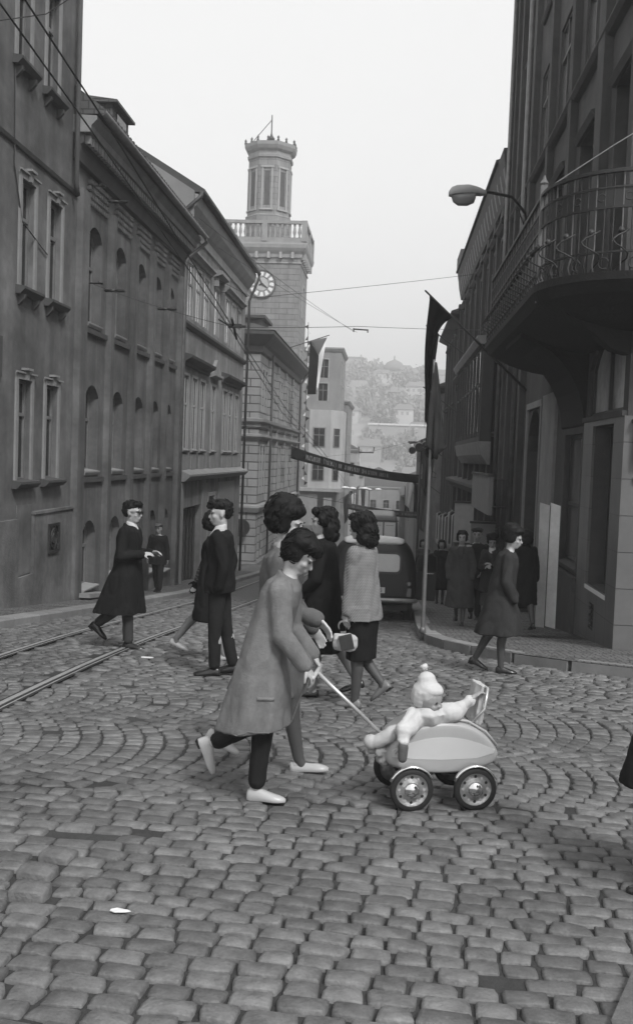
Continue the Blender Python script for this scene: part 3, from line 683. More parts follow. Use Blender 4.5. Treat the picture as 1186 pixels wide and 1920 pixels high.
def sqring(mb, prof, xa=X0, xb=X1, ya=Y0_, yb=Y1_):
    n = len(prof); vs = []; fs = []
    for (x, y, a, b) in ((xa, ya, -1, -1), (xb, ya, 1, -1), (xb, yb, 1, 1), (xa, yb, -1, 1)): vs += [(x+a*w, y+b*w, v) for w, v in prof]
    for i in range(4):
        for j in range(n): fs.append((i*n+j, i*n+(j+1) % n, ((i+1) % 4)*n+(j+1) % n, ((i+1) % 4)*n+j))
    return mb.add(vs, fs)
sqring(MB(), [(-.02, 15.9), (.08, 15.92), (.08, 16.0), (-.02, 16.02)]).build('string_course', 'trim_light', ct)
sqring(MB(), [(-.02, 16.3), (.1, 16.35), (.14, 16.6), (.3, 16.8), (.42, 17.0), (.48, 17.25), (.48, 17.35), (-.3, 17.4)]).build('gallery_cornice', 'trim_light', ct)
MB().box(None, (X0-.4, X1+.4), (Y0_-.4, Y1_+.4), (17.36, 17.45)).build('gallery_floor', 'trim', ct)
# consoles
m = MB()
for x in np.arange(X0+.3, X1, .9): m.box(None, (x-.1, x+.1), (Y0_-.38, Y0_-.0), (16.25, 16.7))
for y in np.arange(Y0_+.3, Y1_, .9): m.box(None, (X1, X1+.38), (y-.1, y+.1), (16.25, 16.7))
m.split('console', 'trim_light', ct)
bl = MB(); a, b, c_, d_ = X0-.25, X1+.25, Y0_-.25, Y1_+.25
sqring(bl, [(-.02, 17.45), (.14, 17.45), (.14, 17.75), (-.02, 17.75)], a, b, c_, d_); sqring(bl, [(-.06, 18.75), (.18, 18.75), (.18, 18.98), (-.06, 18.98)], a, b, c_, d_)
bal = bl.build('balustrade', 'trim', ct)
prof = [(.09, 0), (.09, .08), (.06, .12), (.13, .38), (.11, .52), (.06, .8), (.09, .9), (.09, 1.0)]
m = MB(); pm = MB()
def brow(p0, p1, n, piers):
    for i in range(n+1):
        t = i/n; x = p0[0]+(p1[0]-p0[0])*t; y = p0[1]+(p1[1]-p0[1])*t
        if i in piers: pm.box(None, (x-.2, x+.2), (y-.2, y+.2), (17.46, 18.99)); 
        else: m.lathe((x, y, 17.75), prof, 8)
brow((a, c_), (b, c_), 16, (0, 8, 16)); brow((b, c_), (b, d_), 16, (8, 16)); brow((a, c_), (a, d_), 16, (8, 16)); brow((a, d_), (b, d_), 16, (8,))
m.split('baluster', 'trim', bal, True); pm.split('balustrade_pier', 'trim', bal)
# lantern
CX, CY = -10.0, 77.0; 
def octo(r, z, rot=R_(22.5)):
    r *= .86
    return [(CX+r*math.cos(rot+k*math.pi/4), CY+r*math.sin(rot+k*math.pi/4), z) for k in range(8)]
def octprof(mb, prof):
    vs = [p for (r, z) in prof for p in octo(r, z)]; fs = [(i*8+k, i*8+(k+1) % 8, (i+1)*8+(k+1) % 8, (i+1)*8+k) for i in range(len(prof)-1) for k in range(8)]
    fs += [tuple(range(8)), tuple((len(prof)-1)*8+k for k in range(8))]; return mb.add(vs, fs)
m = octprof(MB(), [(2.15, 17.4), (2.15, 19.8), (2.0, 19.9), (1.98, 24.1)]); lan = m.build('lantern', 'ashlar_tower', ct)
octprof(MB(), [(2.0, 24.1), (2.1, 24.15), (2.12, 24.35), (2.0, 24.4), (2.0, 24.6), (2.25, 24.75), (2.4, 25.0), (2.42, 25.25), (1.9, 25.35), (.3, 25.5)]).build('lantern_cornice', 'trim', lan)
for k in range(8):
    an = k*math.pi/4; ap = 1.985*.86*math.cos(math.pi/8); n_ = Vector((math.cos(an), math.sin(an), 0)); t_ = Vector((-n_.y, n_.x, 0)); c0 = Vector((CX, CY, 0))
    TT = lambda u, v, w, n_=n_, t_=t_, c0=c0, ap=ap: tuple(c0+n_*(ap+w)+t_*u+Vector((0, 0, v)))
    m = MB(); m.box(TT, (-.43, -.3), (20.3, 23.35), (-.02, .07)); m.box(TT, (.3, .43), (20.3, 23.35), (-.02, .07)); m.box(TT, (-.5, .5), (23.35, 23.5), (-.02, .1)); m.box(TT, (-.5, .5), (20.18, 20.3), (-.02, .12))
    f = m.build('lantern_window', 'trim_light', lan); MB().box(TT, (-.2, .2), (20.55, 23.1), (-.02, .02)).build('louvre', 'trim_dark', f)
    p = Vector(octo(2.34, 25.25)[k]); q = Vector(octo(2.34, 25.25)[(k+1) % 8])
    for pp in (p, (p+q)/2): MB().lathe(tuple(pp), [(.09, 0), (.1, .1), (.05, .14), (.1, .26), (.03, .36), (.01, .42)], 8).build('finial', 'trim_dark', lan, True)
m = MB(); m.lathe((CX, CY, 25.45), [(.35, 0), (.2, .3), (.28, .5), (.1, .75), (.05, .95), (.04, 2.3)], 8); m.tube([(CX, CY, 27.4), (CX-1.6, CY, 25.5)], .03, 5); m.build('mast', 'metal_dark', lan)
# clock
ckc = (-9.95, Y0_, 14.35); m = MB(); m.lathe((ckc[0], Y0_-.05, ckc[2]), [(1.0, .04), (1.0, -.02)], 40, 'Y'); ck = m.build('clock_face', 'stucco_grey', ct)
m = MB(); m.lathe((ckc[0], Y0_-.07, ckc[2]), [(1.02, .05), (1.06, -.04), (.99, -.05), (.97, -.0)], 40, 'Y', False); m.build('clock_rim', 'trim_dark', ck)
m = MB()
for k in range(12):
    for j in range(6):
        a0 = k*math.pi/6+(j-3)*.0645+.03; a1 = a0+.0645; P = [(r*math.cos(t), r*math.sin(t)) for r, t in ((.58, a0+(.0 if j else .04)), (.9, a0), (.9, a1), (.58, a1))]
        if j < 5: m.prism([(ckc[0]+x, Y0_-.072, ckc[2]+z) for x, z in P], (0, -.012, 0))
m.build('clock_hour_plates', 'white', ck)
m = MB(); m.lathe((ckc[0], Y0_-.075, ckc[2]), [(.48, .0), (.48, -.015)], 32, 'Y'); m.build('clock_centre', 'frame_light', ck)
m = MB()
for ang, ln, wd in ((R_(115), .82, .06), (R_(-35), .5, .1), (R_(200), .26, .09)):
    d = Vector((math.cos(ang), 0, math.sin(ang))); n_ = Vector((-d.z, 0, d.x)); c0 = Vector((ckc[0], Y0_-.1, ckc[2])); m.prism([c0-n_*wd, c0+n_*wd, c0+d*ln+n_*wd*.3, c0+d*ln-n_*wd*.3], (0, -.02, 0))
m.build('clock_hands', 'black', ck)
# scrolled ornament beside the roof
# ---------- garland of pennants down the tower corner
gl = empty('pennant_garland', 'string of small fluttering pennants hanging down the corner of the clock tower', 'garland')
m = MB(); m.tube([(-6.35, 73.7, 11.6), (-6.3, 73.6, 5), (-6.25, 73.6, 0)], .02, 5); m.build('cord', 'metal_dark', gl)
for k in range(30):
    z = 11.4-k*.4; s = 1 if k % 2 else -1; q = random.uniform(.25, .5); m = MB(); a = (-6.33+.01*k/3, 73.62, z); b = (a[0], 73.62, z-.34); c = (a[0]+s*q*.6, 73.5+random.uniform(-.15, .15), z-random.uniform(.1, .4))
    m.prism([a, b, c], (.0, -.012, 0)); m.build('pennant', ['trim_dark', 'white', 'black'][k % 3], gl)
# ---------- houses farther down on the left
def plain_house(label, x0, x1, y0, y1, zb, zt, m, winf=(), wins=(), roof=None, cor='trim_light', front_ops=None, ex=.25):
    r = empty('town_house', label, 'house'); TR_ = Tx(x1, 1) if x1 < 0 else Tx(x0, -1); TF_ = Ty(y0)
    os_ = [dict(u=(a, b), v=v) for (a, b) in wins for v in winf]
    wall_mb(TR_, (y0, y1), (zb, zt), os_, .18).build('wall', m, r)
    for o in os_: window(r, TR_, o, .18, 'frame', 'glass', (1, .62), (.09, .04, cor))
    fo = [dict(u=(a, b), v=v) for (a, b) in (front_ops or ()) for v in winf]
    xa, xb = (x0, x1-.0) if x1 < 0 else (x0, x1)
    wall_mb(TF_, (xa, xb), (zb, zt), fo, .18).build('front_wall', m, r)
    for o in fo: window(r, TF_, o, .18, 'frame', 'glass', (1, .62), (.09, .04, cor))
    bx = (x0, x1-.2) if x1 < 0 else (x0+.2, x1)
    MB().box(None, bx, (y0+.2, y1), (zb, zt-.01)).build('back_walls', m, r)
    mm = MB(); sqring(mm, [(-.02, zt-.3), (.1, zt-.25), (ex, zt), (ex, zt+.12), (-.02, zt+.13)], x0, x1, y0, y1); mm.build('cornice', cor, r)
    if roof:
        xm = (x0+x1)/2; mm = MB(); mm.add([(x0-ex, y0-ex, zt+.13), (x1+ex, y0-ex, zt+.13), (x1+ex, y1+ex, zt+.13), (x0-ex, y1+ex, zt+.13), (xm, y0+roof*.8, zt+roof), (xm, y1-roof*.8, zt+roof)], [(0, 1, 4), (1, 2, 5, 4), (2, 3, 5), (3, 0, 4, 5), (0, 3, 2, 1)]); mm.build('roof', 'roof_dark', r)
    else: MB().box(None, (x0, x1), (y0, y1), (zt+.0, zt+.14)).build('flat_roof', 'trim_dark', r)
    return r
hb5 = plain_house('pale flat-roofed modern block with a blank wall and a bay beyond the clock tower', -16, -4.9, 95, 104, -10, 12.0, 'stucco_grey', ((9.2, 11.0), (7.0, 8.7)) , ((96, 97.5), (99, 100.5), (102, 103)), front_ops=((-7.0, -6.1),))
# its lighter bay storeys
m = MB(); m.add([(x, y, z) for z in (-1.3, 6.1) for (x, y) in ((-8.6, 95), (-7.6, 93.6), (-5.6, 93.6), (-4.5, 94.8), (-4.4, 99), (-8.6, 99))], [(0, 1, 7, 6), (1, 2, 8, 7), (2, 3, 9, 8), (3, 4, 10, 9), (4, 5, 11, 10), (6, 7, 8, 9, 10, 11), (5, 4, 3, 2, 1, 0)])
bay = m.build('bay', 'stucco_light', hb5)
for (a, b) in ((-7.2, -6.1),):
    for (c, d) in ((2.6, 4.4), (-.6, 1.1)): window(bay, Ty(93.6), dict(u=(a, b), v=(c, d), depth=-.02), 0, 'frame', 'glass', (1, .62), (.08, .04, 'trim'), name='window')
Tb = lambda u, v, w: (-5.6+1.1*u+w*.74, 93.6+1.2*u-w*.68, v)
for (c, d) in ((2.6, 4.4), (-.6, 1.1)): window(bay, Tb, dict(u=(.25, .75), v=(c, d), depth=-.02), 0, 'frame', 'glass', (0, .62), None, name='window')
m = MB(); m.box(None, (-9.2, -4.3), (92.9, 96), (-1.62, -1.3)); m.build('canopy', 'trim_light', bay)
m = MB(); m.box(None, (-8.4, -6.6), (93.3, 93.4), (-4.9, -1.9)); m.box(None, (-6.0, -5.2), (93.2, 93.3), (-5.2, -2.2)); m.split('awning_panel', 'trim', bay)
plain_house('narrow grey house with a flat parapet behind the pale flat-roofed block', -14, -4.55, 106, 118, -12, 7.6, 'stucco_mid', ((4.2, 6), (1, 2.8), (-2.4, -.6)), ((107.5, 108.8), (111, 112.3), (114.5, 115.8)))
plain_house('pale house with a wooden sign board on its gable, far down on the left', -12, -3.9, 121, 134, -13, 2.6, 'stucco_light', ((-.6, 1.1), (-4.4, -2.4)), ((122.5, 124), (126, 127.5), (130, 131.5)), 2.4, front_ops=((-6, -5), (-4.9, -4.2)))
plain_house('low pale house with a hipped roof near the street end on the left', -12, -3.6, 137, 152, -15, -.8, 'stucco_light', ((-4, -2.4), (-7.6, -5.6)), ((139, 140.4), (143, 144.4), (147, 148.4)), 2.0)
plain_house('broad dark block closing off the far end of the street', -9, 5.5, 176, 188, -20, -3.4, 'stucco_grey', ((-7.2, -5.6),), (), 3.6, front_ops=tuple((q, q+1.1) for q in np.arange(-7.6, 4, 2.3)))
plain_house('pale gabled house beside the dark block at the street end', 2.2, 9, 160, 172, -20, -4.0, 'stucco_light', ((-7.5, -5.9),), (), 2.6, front_ops=((3, 4), (5.4, 6.4)))
# ================================================================ RIGHT SIDE
RT = Tx(3.2, -1)
M['balcony_shade'] = mat('shade_dark_soffit', .008, .95, .3, 2, .01, 20)  # near-black colour paints in the shade beneath the balcony
M['curtain_glass'] = mat('curtained_glass', .42, .25, .3, 1.2, streak=.45, spec=.6)
M['iron'] = mat('wrought_iron', .022, .55, .2, 10)
M['iron_light'] = mat('weathered_iron', .11, .55, .2, 10)
c1 = empty('corner_house', 'tall dark corner house with stone-clad shop front and a wrought-iron balcony', 'house')
ops = [dict(u=(14.3, 15.72), v=(-.18, 2.28), depth=.3, k='shop'), dict(u=(13.98, 16.4), v=(2.46, 3.75), arch=.55, depth=.12, k='arch'), dict(u=(16.62, 18.15), v=(-.05, 2.2), depth=.12, k='shop2'),
       dict(u=(21.3, 23.3), v=(-2.4, 2.9), arch=.95, depth=.45, k='door'), dict(u=(24.4, 25.2), v=(-1.4, 2.2), depth=.2, k='w'), dict(u=(26.3, 27.1), v=(-1.5, 2.2), depth=.2, k='w')]
for (a, b) in ((14.1, 15.5), (17.0, 18.35), (19.85, 21.2), (22.6, 23.7), (25.3, 26.4)):
    ops += [dict(u=(a, b), v=(4.3, 7.4), depth=.26, k='f1'), dict(u=(a, b), v=(8.62, 10.6), depth=.1, k='f2'), dict(u=(a, b), v=(11.9, 14), depth=.25, k='f3')]
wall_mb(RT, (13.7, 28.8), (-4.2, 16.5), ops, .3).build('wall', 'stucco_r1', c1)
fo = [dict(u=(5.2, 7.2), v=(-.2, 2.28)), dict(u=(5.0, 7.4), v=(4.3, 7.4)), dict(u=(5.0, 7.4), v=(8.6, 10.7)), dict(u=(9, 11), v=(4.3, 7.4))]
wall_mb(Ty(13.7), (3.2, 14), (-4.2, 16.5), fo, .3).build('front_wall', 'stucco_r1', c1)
for o in fo: window(c1, Ty(13.7), o, .3, 'frame_dark', 'glass', (1, .66))
MB().box(None, (3.66, 14), (14.1, 28.78), (-4.2, 16.45)).build('back_walls', 'stucco_r1', c1)
MB().quad((3.2, 28.8, -4.2), (14, 28.8, -4.2), (14, 28.8, 16.5), (3.2, 28.8, 16.5)).build('end_wall', 'stucco_r1', c1)
for o in ops:
    k = o['k']; a, b = o['u']
    if k == 'shop':
        f = window(c1, RT, o, .26, 'frame_dark', 'glass', (0, 0), None, None, .09, 'shop_window')
        MB().box(RT, (a-.02, b+.02), (-.25, -.185), (-.2, .05)).build('window_sill', 'white', f)
    elif k == 'arch':
        f = window(c1, RT, o, .1, 'frame_dark', 'curtain_glass', (1, 0), None, None, .05, 'arched_window')
        MB().box(RT, (13.72, 16.5), (2.36, 2.44), (-.02, .07)).build('ledge', 'trim_dark', f)
    elif k == 'shop2': window(c1, RT, o, .1, 'frame_dark', 'glass_wavy', (0, .46), (.1, .04, 'trim_dark'), (.05, .08, .1, 'trim_dark'), .07, 'shop_window')
    elif k == 'door': window(c1, RT, o, .45, 'wood_door', 'black', (1, .6), (.14, .05, 'trim'), None, .09, 'arched_doorway')
    else: window(c1, RT, o, o['depth']-.02, 'frame_dark', 'glass_bright' if k == 'f2' else 'glass', (1, .66), None, (.05, .1, .09, 'trim_dark') if k != 'f2' else None)
    if k == 'f2': MB().box(RT, (a, b), (8.44, 8.6), (.0, .06)).build('parapet_panel', 'trim', c1)
m = MB(); wall_mb(RT, (13.66, 16.45), (-4, 2.36), [dict(u=(14.3, 15.72), v=(-.18, 2.28), depth=.04), dict(u=(15.0, 15.35), v=(-.82, -.42), depth=.04)], .04, m, w=.045)
m.quad(RT(16.45, -4, .045), RT(16.45, 2.36, .045), RT(16.45, 2.36, -.02), RT(16.45, -4, -.02))
m.quad((3.155, 13.655, -4), (3.155, 13.655, 2.36), (14, 13.655, 2.36), (14, 13.655, -4)) if 0 else wall_mb(Ty(13.66), (3.155, 14), (-4, 2.36), [dict(u=(5.2, 7.2), v=(-.2, 2.28), depth=.04)], .04, m)
m.build('stone_cladding', 'tile_clad', c1)
g = MB().box(RT, (15.02, 15.33), (-.8, -.44), (0, .012)).build('cellar_vent', 'black', c1)
m = MB(); [m.box(RT, (15.02, 15.33), (-.8+.09*k, -.77+.09*k), (.012, .04)) for k in range(5)]; m.split('vent_bar', 'iron', g)
m = MB(); m.box(RT, (16.5, 18.3), (-4, -.2), (0, .1)); m.box(RT, (18.3, 19.2), (-4, .4), (0, .12)); m.build('plinth', 'trim_dark', c1)
m = MB(); m.box(RT, (19.3, 20.9), (-3, 3.08), (.0, .06)); m.build('plastered_panel', 'trim', c1)
for (a, b) in ((13.7, 13.98), (15.9, 16.4), (18.75, 19.1), (21.45, 21.75), (24.1, 24.5), (26.7, 27.0), (27.9, 28.2), (28.5, 28.8)):
    MB().box(RT, (a, b), (3.95 if a < 21 else (4.3 if a < 24 else -4), 16), (0, .14)).build('pilaster_strip', 'stucco_r1', c1)
cornice(c1, RT, 13.6, 28.85, [(0, 8.3), (.1, 8.33), (.16, 8.4), (.16, 8.43), (0, 8.43)], 'trim_dark', 'string_course')
cornice(c1, RT, 13.6, 28.9, [(0, 15.2), (.3, 15.4), (.7, 15.9), (.7, 16.1), (0, 16.3)], 'trim_dark')
for (a, b) in ((17.0, 18.35), (19.85, 21.2), (14.1, 15.5)): MB().extr(RT, a-.15, b+.15, [(.0, 7.42), (.06, 7.42), (.12, 7.52), (0, 7.56)]).build('window_hood', 'trim_dark', c1)
m = MB(); m.tube([RT(24.9, 16, .16), RT(24.9, -1.7, .16)], .07, 8); m.build('downpipe', 'zinc', c1, True); MB().tube([RT(28.3, 16, .2), RT(28.3, -1.9, .2)], .06, 8).build('downpipe', 'zinc', c1, True)
bx_ = MB().box(None, (3.30, 3.42), (13.56, 13.655), (1.72, 2.26)).build('wall_box', 'frame_dark', c1); MB().box(None, (3.25, 3.47), (13.54, 13.655), (2.265, 2.31)).build('box_lid', 'metal_dark', bx_)
m = MB(); m.prism([(3.30, 13.64, 1.52), (3.42, 13.64, 1.52), (3.42, 13.64, 1.49), (3.36, 13.64, 1.43), (3.30, 13.64, 1.49)], (0, -.02, 0)); m.build('pointing_plate', 'frame_dark', bx_)
# ---------- balcony
cx, cy, rr = 3.15, 14.0, 1.17
path = [(1.98, y) for y in np.linspace(20.7, 14.0, 40)]+[(cx-rr*math.cos(a), cy-rr*math.sin(a)*1.12) for a in np.linspace(0, math.pi/2, 16)[1:]]+[(x, cy-rr*1.12) for x in np.linspace(3.4, 7.5, 24)]
def ribbon(mb, P, offs):
    """sweep a (out, z) profile along the balcony line; out is measured outwards"""
    n = len(offs); vs = []; fs = []
    for i, p in enumerate(P):
        a = P[max(i-1, 0)]; b = P[min(i+1, len(P)-1)]; t = Vector((b[0]-a[0], b[1]-a[1])).normalized(); nr = Vector((t.y, -t.x))
        if nr.x > 0 and i < 40: nr = -nr
        if i >= 40 and nr.y > 0: nr = -nr
        vs += [(p[0]+nr.x*o, p[1]+nr.y*o, z) for (o, z) in offs]
        if i: fs += [((i-1)*n+j, (i-1)*n+(j+1) % n, i*n+(j+1) % n, i*n+j) for j in range(n)]
    fs += [tuple(range(n)), tuple((len(P)-1)*n+j for j in range(n))]
    return mb.add(vs, fs)
bl = ribbon(MB(), path, [(.06, 3.95), (.1, 4.0), (.1, 4.1), (.0, 4.12), (-.12, 4.12), (-.12, 3.86), (.0, 3.86)]); bal = bl.build('balcony', 'balcony_shade', c1)
# soffit: slopes from the rim in towards the wall
m = MB(); vs = []; fs = []
for i, p in enumerate(path):
    q = (3.3, max(p[1], 13.9)) if i < 56 else (p[0], 13.9)
    for k in range(7):
        t = k/6; sg = 1-(1-t)**2
        vs.append((p[0]+(q[0]-p[0])*t, p[1]+(q[1]-p[1])*t, 3.87-.38*sg))
n = 7
for i in range(len(path)-1): fs += [(i*n+k, i*n+k+1, (i+1)*n+k+1, (i+1)*n+k) for k in range(6)]
m.add(vs, fs); vs2 = [(x, y, 4.02) for (x, y, z) in vs]; m.add(vs2, fs); m.build('balcony_soffit', 'balcony_shade', bal)
# massive curved consoles
cp = [(0.0, 3.9)]+[(1.12-1.1*(1-math.cos(a)) if 0 else 1.14*math.cos(a), 3.72-1.62*math.sin(a)) for a in np.linspace(0, math.pi/2, 9)]+[(0, 2.0)]
cp = [(-.02, 3.9), (1.12, 3.9), (1.12, 3.74)]+[(1.1*(1-math.sin(a))**.9+.03, 3.7-1.35*(1-math.cos(a))) for a in np.linspace(.12, math.pi/2, 8)]+[(-.02, 2.3)]
for (a, b) in ((16.55, 18.7),): MB().extr(RT, a, b, cp).build('balcony_console', 'balcony_shade', bal)
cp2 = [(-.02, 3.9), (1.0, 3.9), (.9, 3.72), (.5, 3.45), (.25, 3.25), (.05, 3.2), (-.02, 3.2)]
MB().extr(RT, 13.7, 14.0, cp2).build('balcony_console', 'balcony_shade', bal)
rb = MB()
ribbon(rb, path, [(.03, 5.34), (.03, 5.385), (-.03, 5.385), (-.03, 5.34)]); ribbon(rb, path, [(.015, 5.15), (.015, 5.175), (-.015, 5.175), (-.015, 5.15)]); ribbon(rb, path, [(.015, 4.9), (.015, 4.93), (-.015, 4.93), (-.015, 4.9)]); ribbon(rb, path, [(.015, 4.35), (.015, 4.375), (-.015, 4.375), (-.015, 4.35)])
rail = rb.build('balcony_railing', 'iron', bal)
m = MB(); ribbon(m, path, [(.004, 4.93), (.004, 5.15), (-.004, 5.15), (-.004, 4.93)]); m.build('frieze_panel', 'iron', rail)
def along(P, step):
    L = 0; out = []; nxt = 0
    for a, b in zip(P, P[1:]):
        d = math.dist(a, b)
        while nxt <= L+d: t = (nxt-L)/d; out.append((a[0]+(b[0]-a[0])*t, a[1]+(b[1]-a[1])*t, math.atan2(b[1]-a[1], b[0]-a[0]))); nxt += step
        L += d
    return out
m = MB(); m2 = MB(); m3 = MB()
for i, (x, y, an) in enumerate(along(path, .115)):
    t = Vector((math.cos(an), math.sin(an), 0)); o_ = Vector((t.y, -t.x, 0))
    if (y > 14 and o_.x > 0) or (y < 13 and o_.y > 0): o_ = -o_
    P = Vector((x, y, 0)); (m if i % 3 else m2).tube([P+Vector((0, 0, 5.35)), P+Vector((0, 0, 4.35)), P+o_*.05+Vector((0, 0, 4.2)), P+Vector((0, 0, 4.1))], .011, 5, False)
    if i % 3 == 0:
        # scrolls leaning outwards at the foot of the railing
        s = [P+o_*(.04+.15*math.sin(q*1.1))+t*(.09*math.cos(q*2.2))+Vector((0, 0, 4.62-.11*q)) for q in np.linspace(0, 5, 12)]; m3.tube(s, .012, 5)
        s = [P+t*.17+o_*.05+t*(.07*math.cos(q))+o_*.03+Vector((0, 0, 4.2+.07*math.sin(q))) for q in np.linspace(0, 5.2, 9)]; m3.tube(s, .011, 5)
        m3.lathe(tuple(P+o_*.1+Vector((0, 0, 4.55))), [(.012, 0), (.035, .02), (.045, .05), (.02, .09)], 6)
        s = [P+t*.07+t*(.05*math.cos(q))+Vector((0, 0, 5.04+.05*math.sin(q))) for q in np.linspace(0, 5.5, 8)]; m3.tube(s, .01, 4)
m.split('baluster', 'iron', rail, True, 60); m2.split('baluster', 'iron_light', rail, True, 40); m3.split('scroll', 'iron', rail, True)
m = MB(); m.box(None, (1.94, 2.03), (14.0, 14.09), (3.9, 5.5)); m.lathe((1.985, 14.045, 5.5), [(.05, 0), (.065, .03), (.03, .08), (.01, .14)], 8); m.box(None, (1.95, 2.02), (20.6, 20.67), (3.9, 5.5)); m.split('railing_post', 'iron_light', rail)
MB().tube([(2.0, 14.1, 5.45), (2.3, 13.85, 5.62), (2.75, 13.4, 5.85), (3.2, 12.9, 6.05)], .008, 5).build('cord', 'frame_light', rail)
# ---------- street lamp on an arm
sl = empty('street_lamp', 'grey street lamp head on a curved bracket arm above the balcony', 'street lamp')
W0 = Vector((3.18, 24.0, 7.15)); hd = Vector((1.72, 21.6, 7.38))
m = MB(); m.tube([W0+Vector((0, 0, -.5)), W0+Vector((-.06, -.1, -.1)), W0+Vector((-.25, -.35, .35)), W0+Vector((-.65, -1.1, .52)), hd+Vector((.1, .1, .08))], .035, 8); m.tube([W0+Vector((0, 0, -.35)), W0+Vector((-.5, -.9, .35))], .018, 6); arm = m.build('bracket_arm', 'metal_dark', sl, True)
m = MB(); m.box(None, (3.12, 3.2), (23.9, 24.1), (6.3, 7.2)); m.build('wall_plate', 'metal_dark', arm)
ax = Vector((-.95, -.16, -.1)).normalized(); sdx = Vector((0, 1, 0)); upv = sdx.cross(ax)*-1; upv = upv if upv.z > 0 else -upv; sdx = ax.cross(upv)
def lamp_body(mb, secs):
    n = 14; vs = []; fs = []
    for i, (s, wd, h0, h1) in enumerate(secs):
        for k in range(n):
            a = 2*math.pi*k/n; yy = math.cos(a)*wd; zz = 1.3*math.sin(a); zz = zz*h1 if zz > 0 else zz*h0; vs.append(hd+ax*s+sdx*yy+upv*zz)
        if i: fs += [((i-1)*n+k, (i-1)*n+(k+1) % n, i*n+(k+1) % n, i*n+k) for k in range(n)]
    fs += [tuple(range(n)), tuple((len(secs)-1)*n+k for k in range(n))]; return mb.add(vs, fs)
lamp_body(MB(), [(-.12, .05, .03, .05), (0, .09, .04, .1), (.1, .13, .02, .13), (.25, .17, .02, .16), (.5, .17, .02, .16), (.62, .14, .02, .13), (.68, .07, .02, .07)]).build('lamp_housing', 'frame_light', sl, True)
M['diffuser'] = mat('milky_diffuser', .3, .3); lamp_body(MB(), [(.12, .09, .08, .0), (.16, .14, .15, .0), (.3, .15, .19, .0), (.5, .14, .18, .0), (.6, .1, .12, 0), (.63, .05, .04, 0)]).build('lamp_diffuser', 'diffuser', sl, True)
m = MB()
for dz in (0, -.25): m.tube([(3.2, 24.8, 6.9+dz), (2.75, 24.8, 6.9+dz)], .02, 5); m.tube([(2.75, 24.8, 6.8+dz), (2.75, 24.8, 7.05+dz)], .03, 6)
tag(m.build('insulator_bracket', 'metal_dark'), 'iron bracket with insulators on the corner house wall beside the street lamp arm', 'bracket')
# ---------- second house on the right: ornate, heavy eaves
c2 = empty('town_house', 'ornate sooty house with a heavy bracketed eaves cornice next to the corner house', 'house')
ops = []
cols = [(29.6, 30.6), (31.6, 32.6), (33.8, 34.8), (36.2, 37.3), (38.8, 39.9), (41.5, 42.6), (44.4, 45.6)]
for (a, b) in cols: ops += [dict(u=(a, b), v=(6.2, 8.3), arch=.4, depth=.25), dict(u=(a, b), v=(2.6, 4.7), depth=.25)]
sh = [dict(u=(29.4, 31.4), v=(-3.6, .1), depth=.3), dict(u=(32.2, 35.2), v=(-3.6, .2), depth=.3), dict(u=(36.4, 39.4), v=(-3.8, .2), depth=.3), dict(u=(41, 45), v=(-4.2, .2), depth=.3)]
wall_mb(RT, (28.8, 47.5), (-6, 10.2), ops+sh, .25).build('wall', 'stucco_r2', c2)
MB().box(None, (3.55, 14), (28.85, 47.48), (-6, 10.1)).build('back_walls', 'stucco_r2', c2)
for o in ops:
    f = window(c2, RT, o, .22, 'frame_dark', 'glass', (1, .66), (.14, .08, 'trim_dark'), (.15, .16, .14, 'trim_dark')); a, b = o['u']; v1 = o['v'][1]
    m = MB(); m.extr(RT, a-.25, b+.25, [(0, v1+.2), (.15, v1+.25), (.24, v1+.36), (.24, v1+.42), (0, v1+.44)]); m.prism([RT(a-.25, v1+.44, 0), RT(b+.25, v1+.44, 0), RT((a+b)/2, v1+.85, 0)], (-.16, 0, 0)); m.build('pediment', 'trim_dark', f)
for o in sh: window(c2, RT, o, .28, 'wood_door', 'glass', (2, .72), None, None, .09, 'shop_window')
for q in (28.85, 31.0, 33.1, 35.4, 38.0, 40.6, 43.4, 46.6):
    m = MB(); m.box(RT, (q, q+.4), (-6, 8.9), (0, .16)); m.box(RT, (q-.06, q+.46), (4.95, 5.25), (0, .24)); m.box(RT, (q-.06, q+.46), (8.7, 8.95), (0, .24)); m.build('pilaster', 'stucco_r2', c2)
cornice(c2, RT, 28.8, 47.5, [(0, 5.3), (.14, 5.35), (.3, 5.5), (.3, 5.58), (0, 5.64)], 'trim_dark', 'belt_course'); cornice(c2, RT, 28.8, 47.5, [(0, .5), (.2, .55), (.45, .8), (.45, .9), (0, 1.0)], 'trim_dark', 'shop_cornice')
cornice(c2, RT, 28.85, 47.7, [(0, 9.3), (.1, 9.32), (.16, 9.6), (.2, 9.8), (.27, 10.3), (.3, 10.5), (.3, 10.6), (0, 10.62)], 'trim_dark', 'eaves_cornice')
m = MB(); q = 29.0
while q < 47.4: m.prism([RT(q, 9.4, 0), RT(q, 9.5, .14), RT(q, 9.95, .24), RT(q, 10.1, .26), RT(q, 10.2, 0)], (0, .22, 0)); q += .85
m.split('eaves_bracket', 'trim', c2)
m = MB(); m.prism([(2.82, 30.2, 10.58), (2.82, 30.2, 10.66), (8, 30.2, 12.3), (8, 30.2, 10.58)], (0, 17.6, 0)); m.box(None, (2.84, 4.3), (45.2, 47.6), (10.6, 11.2)); m.build('roof', 'roof_dark', c2)
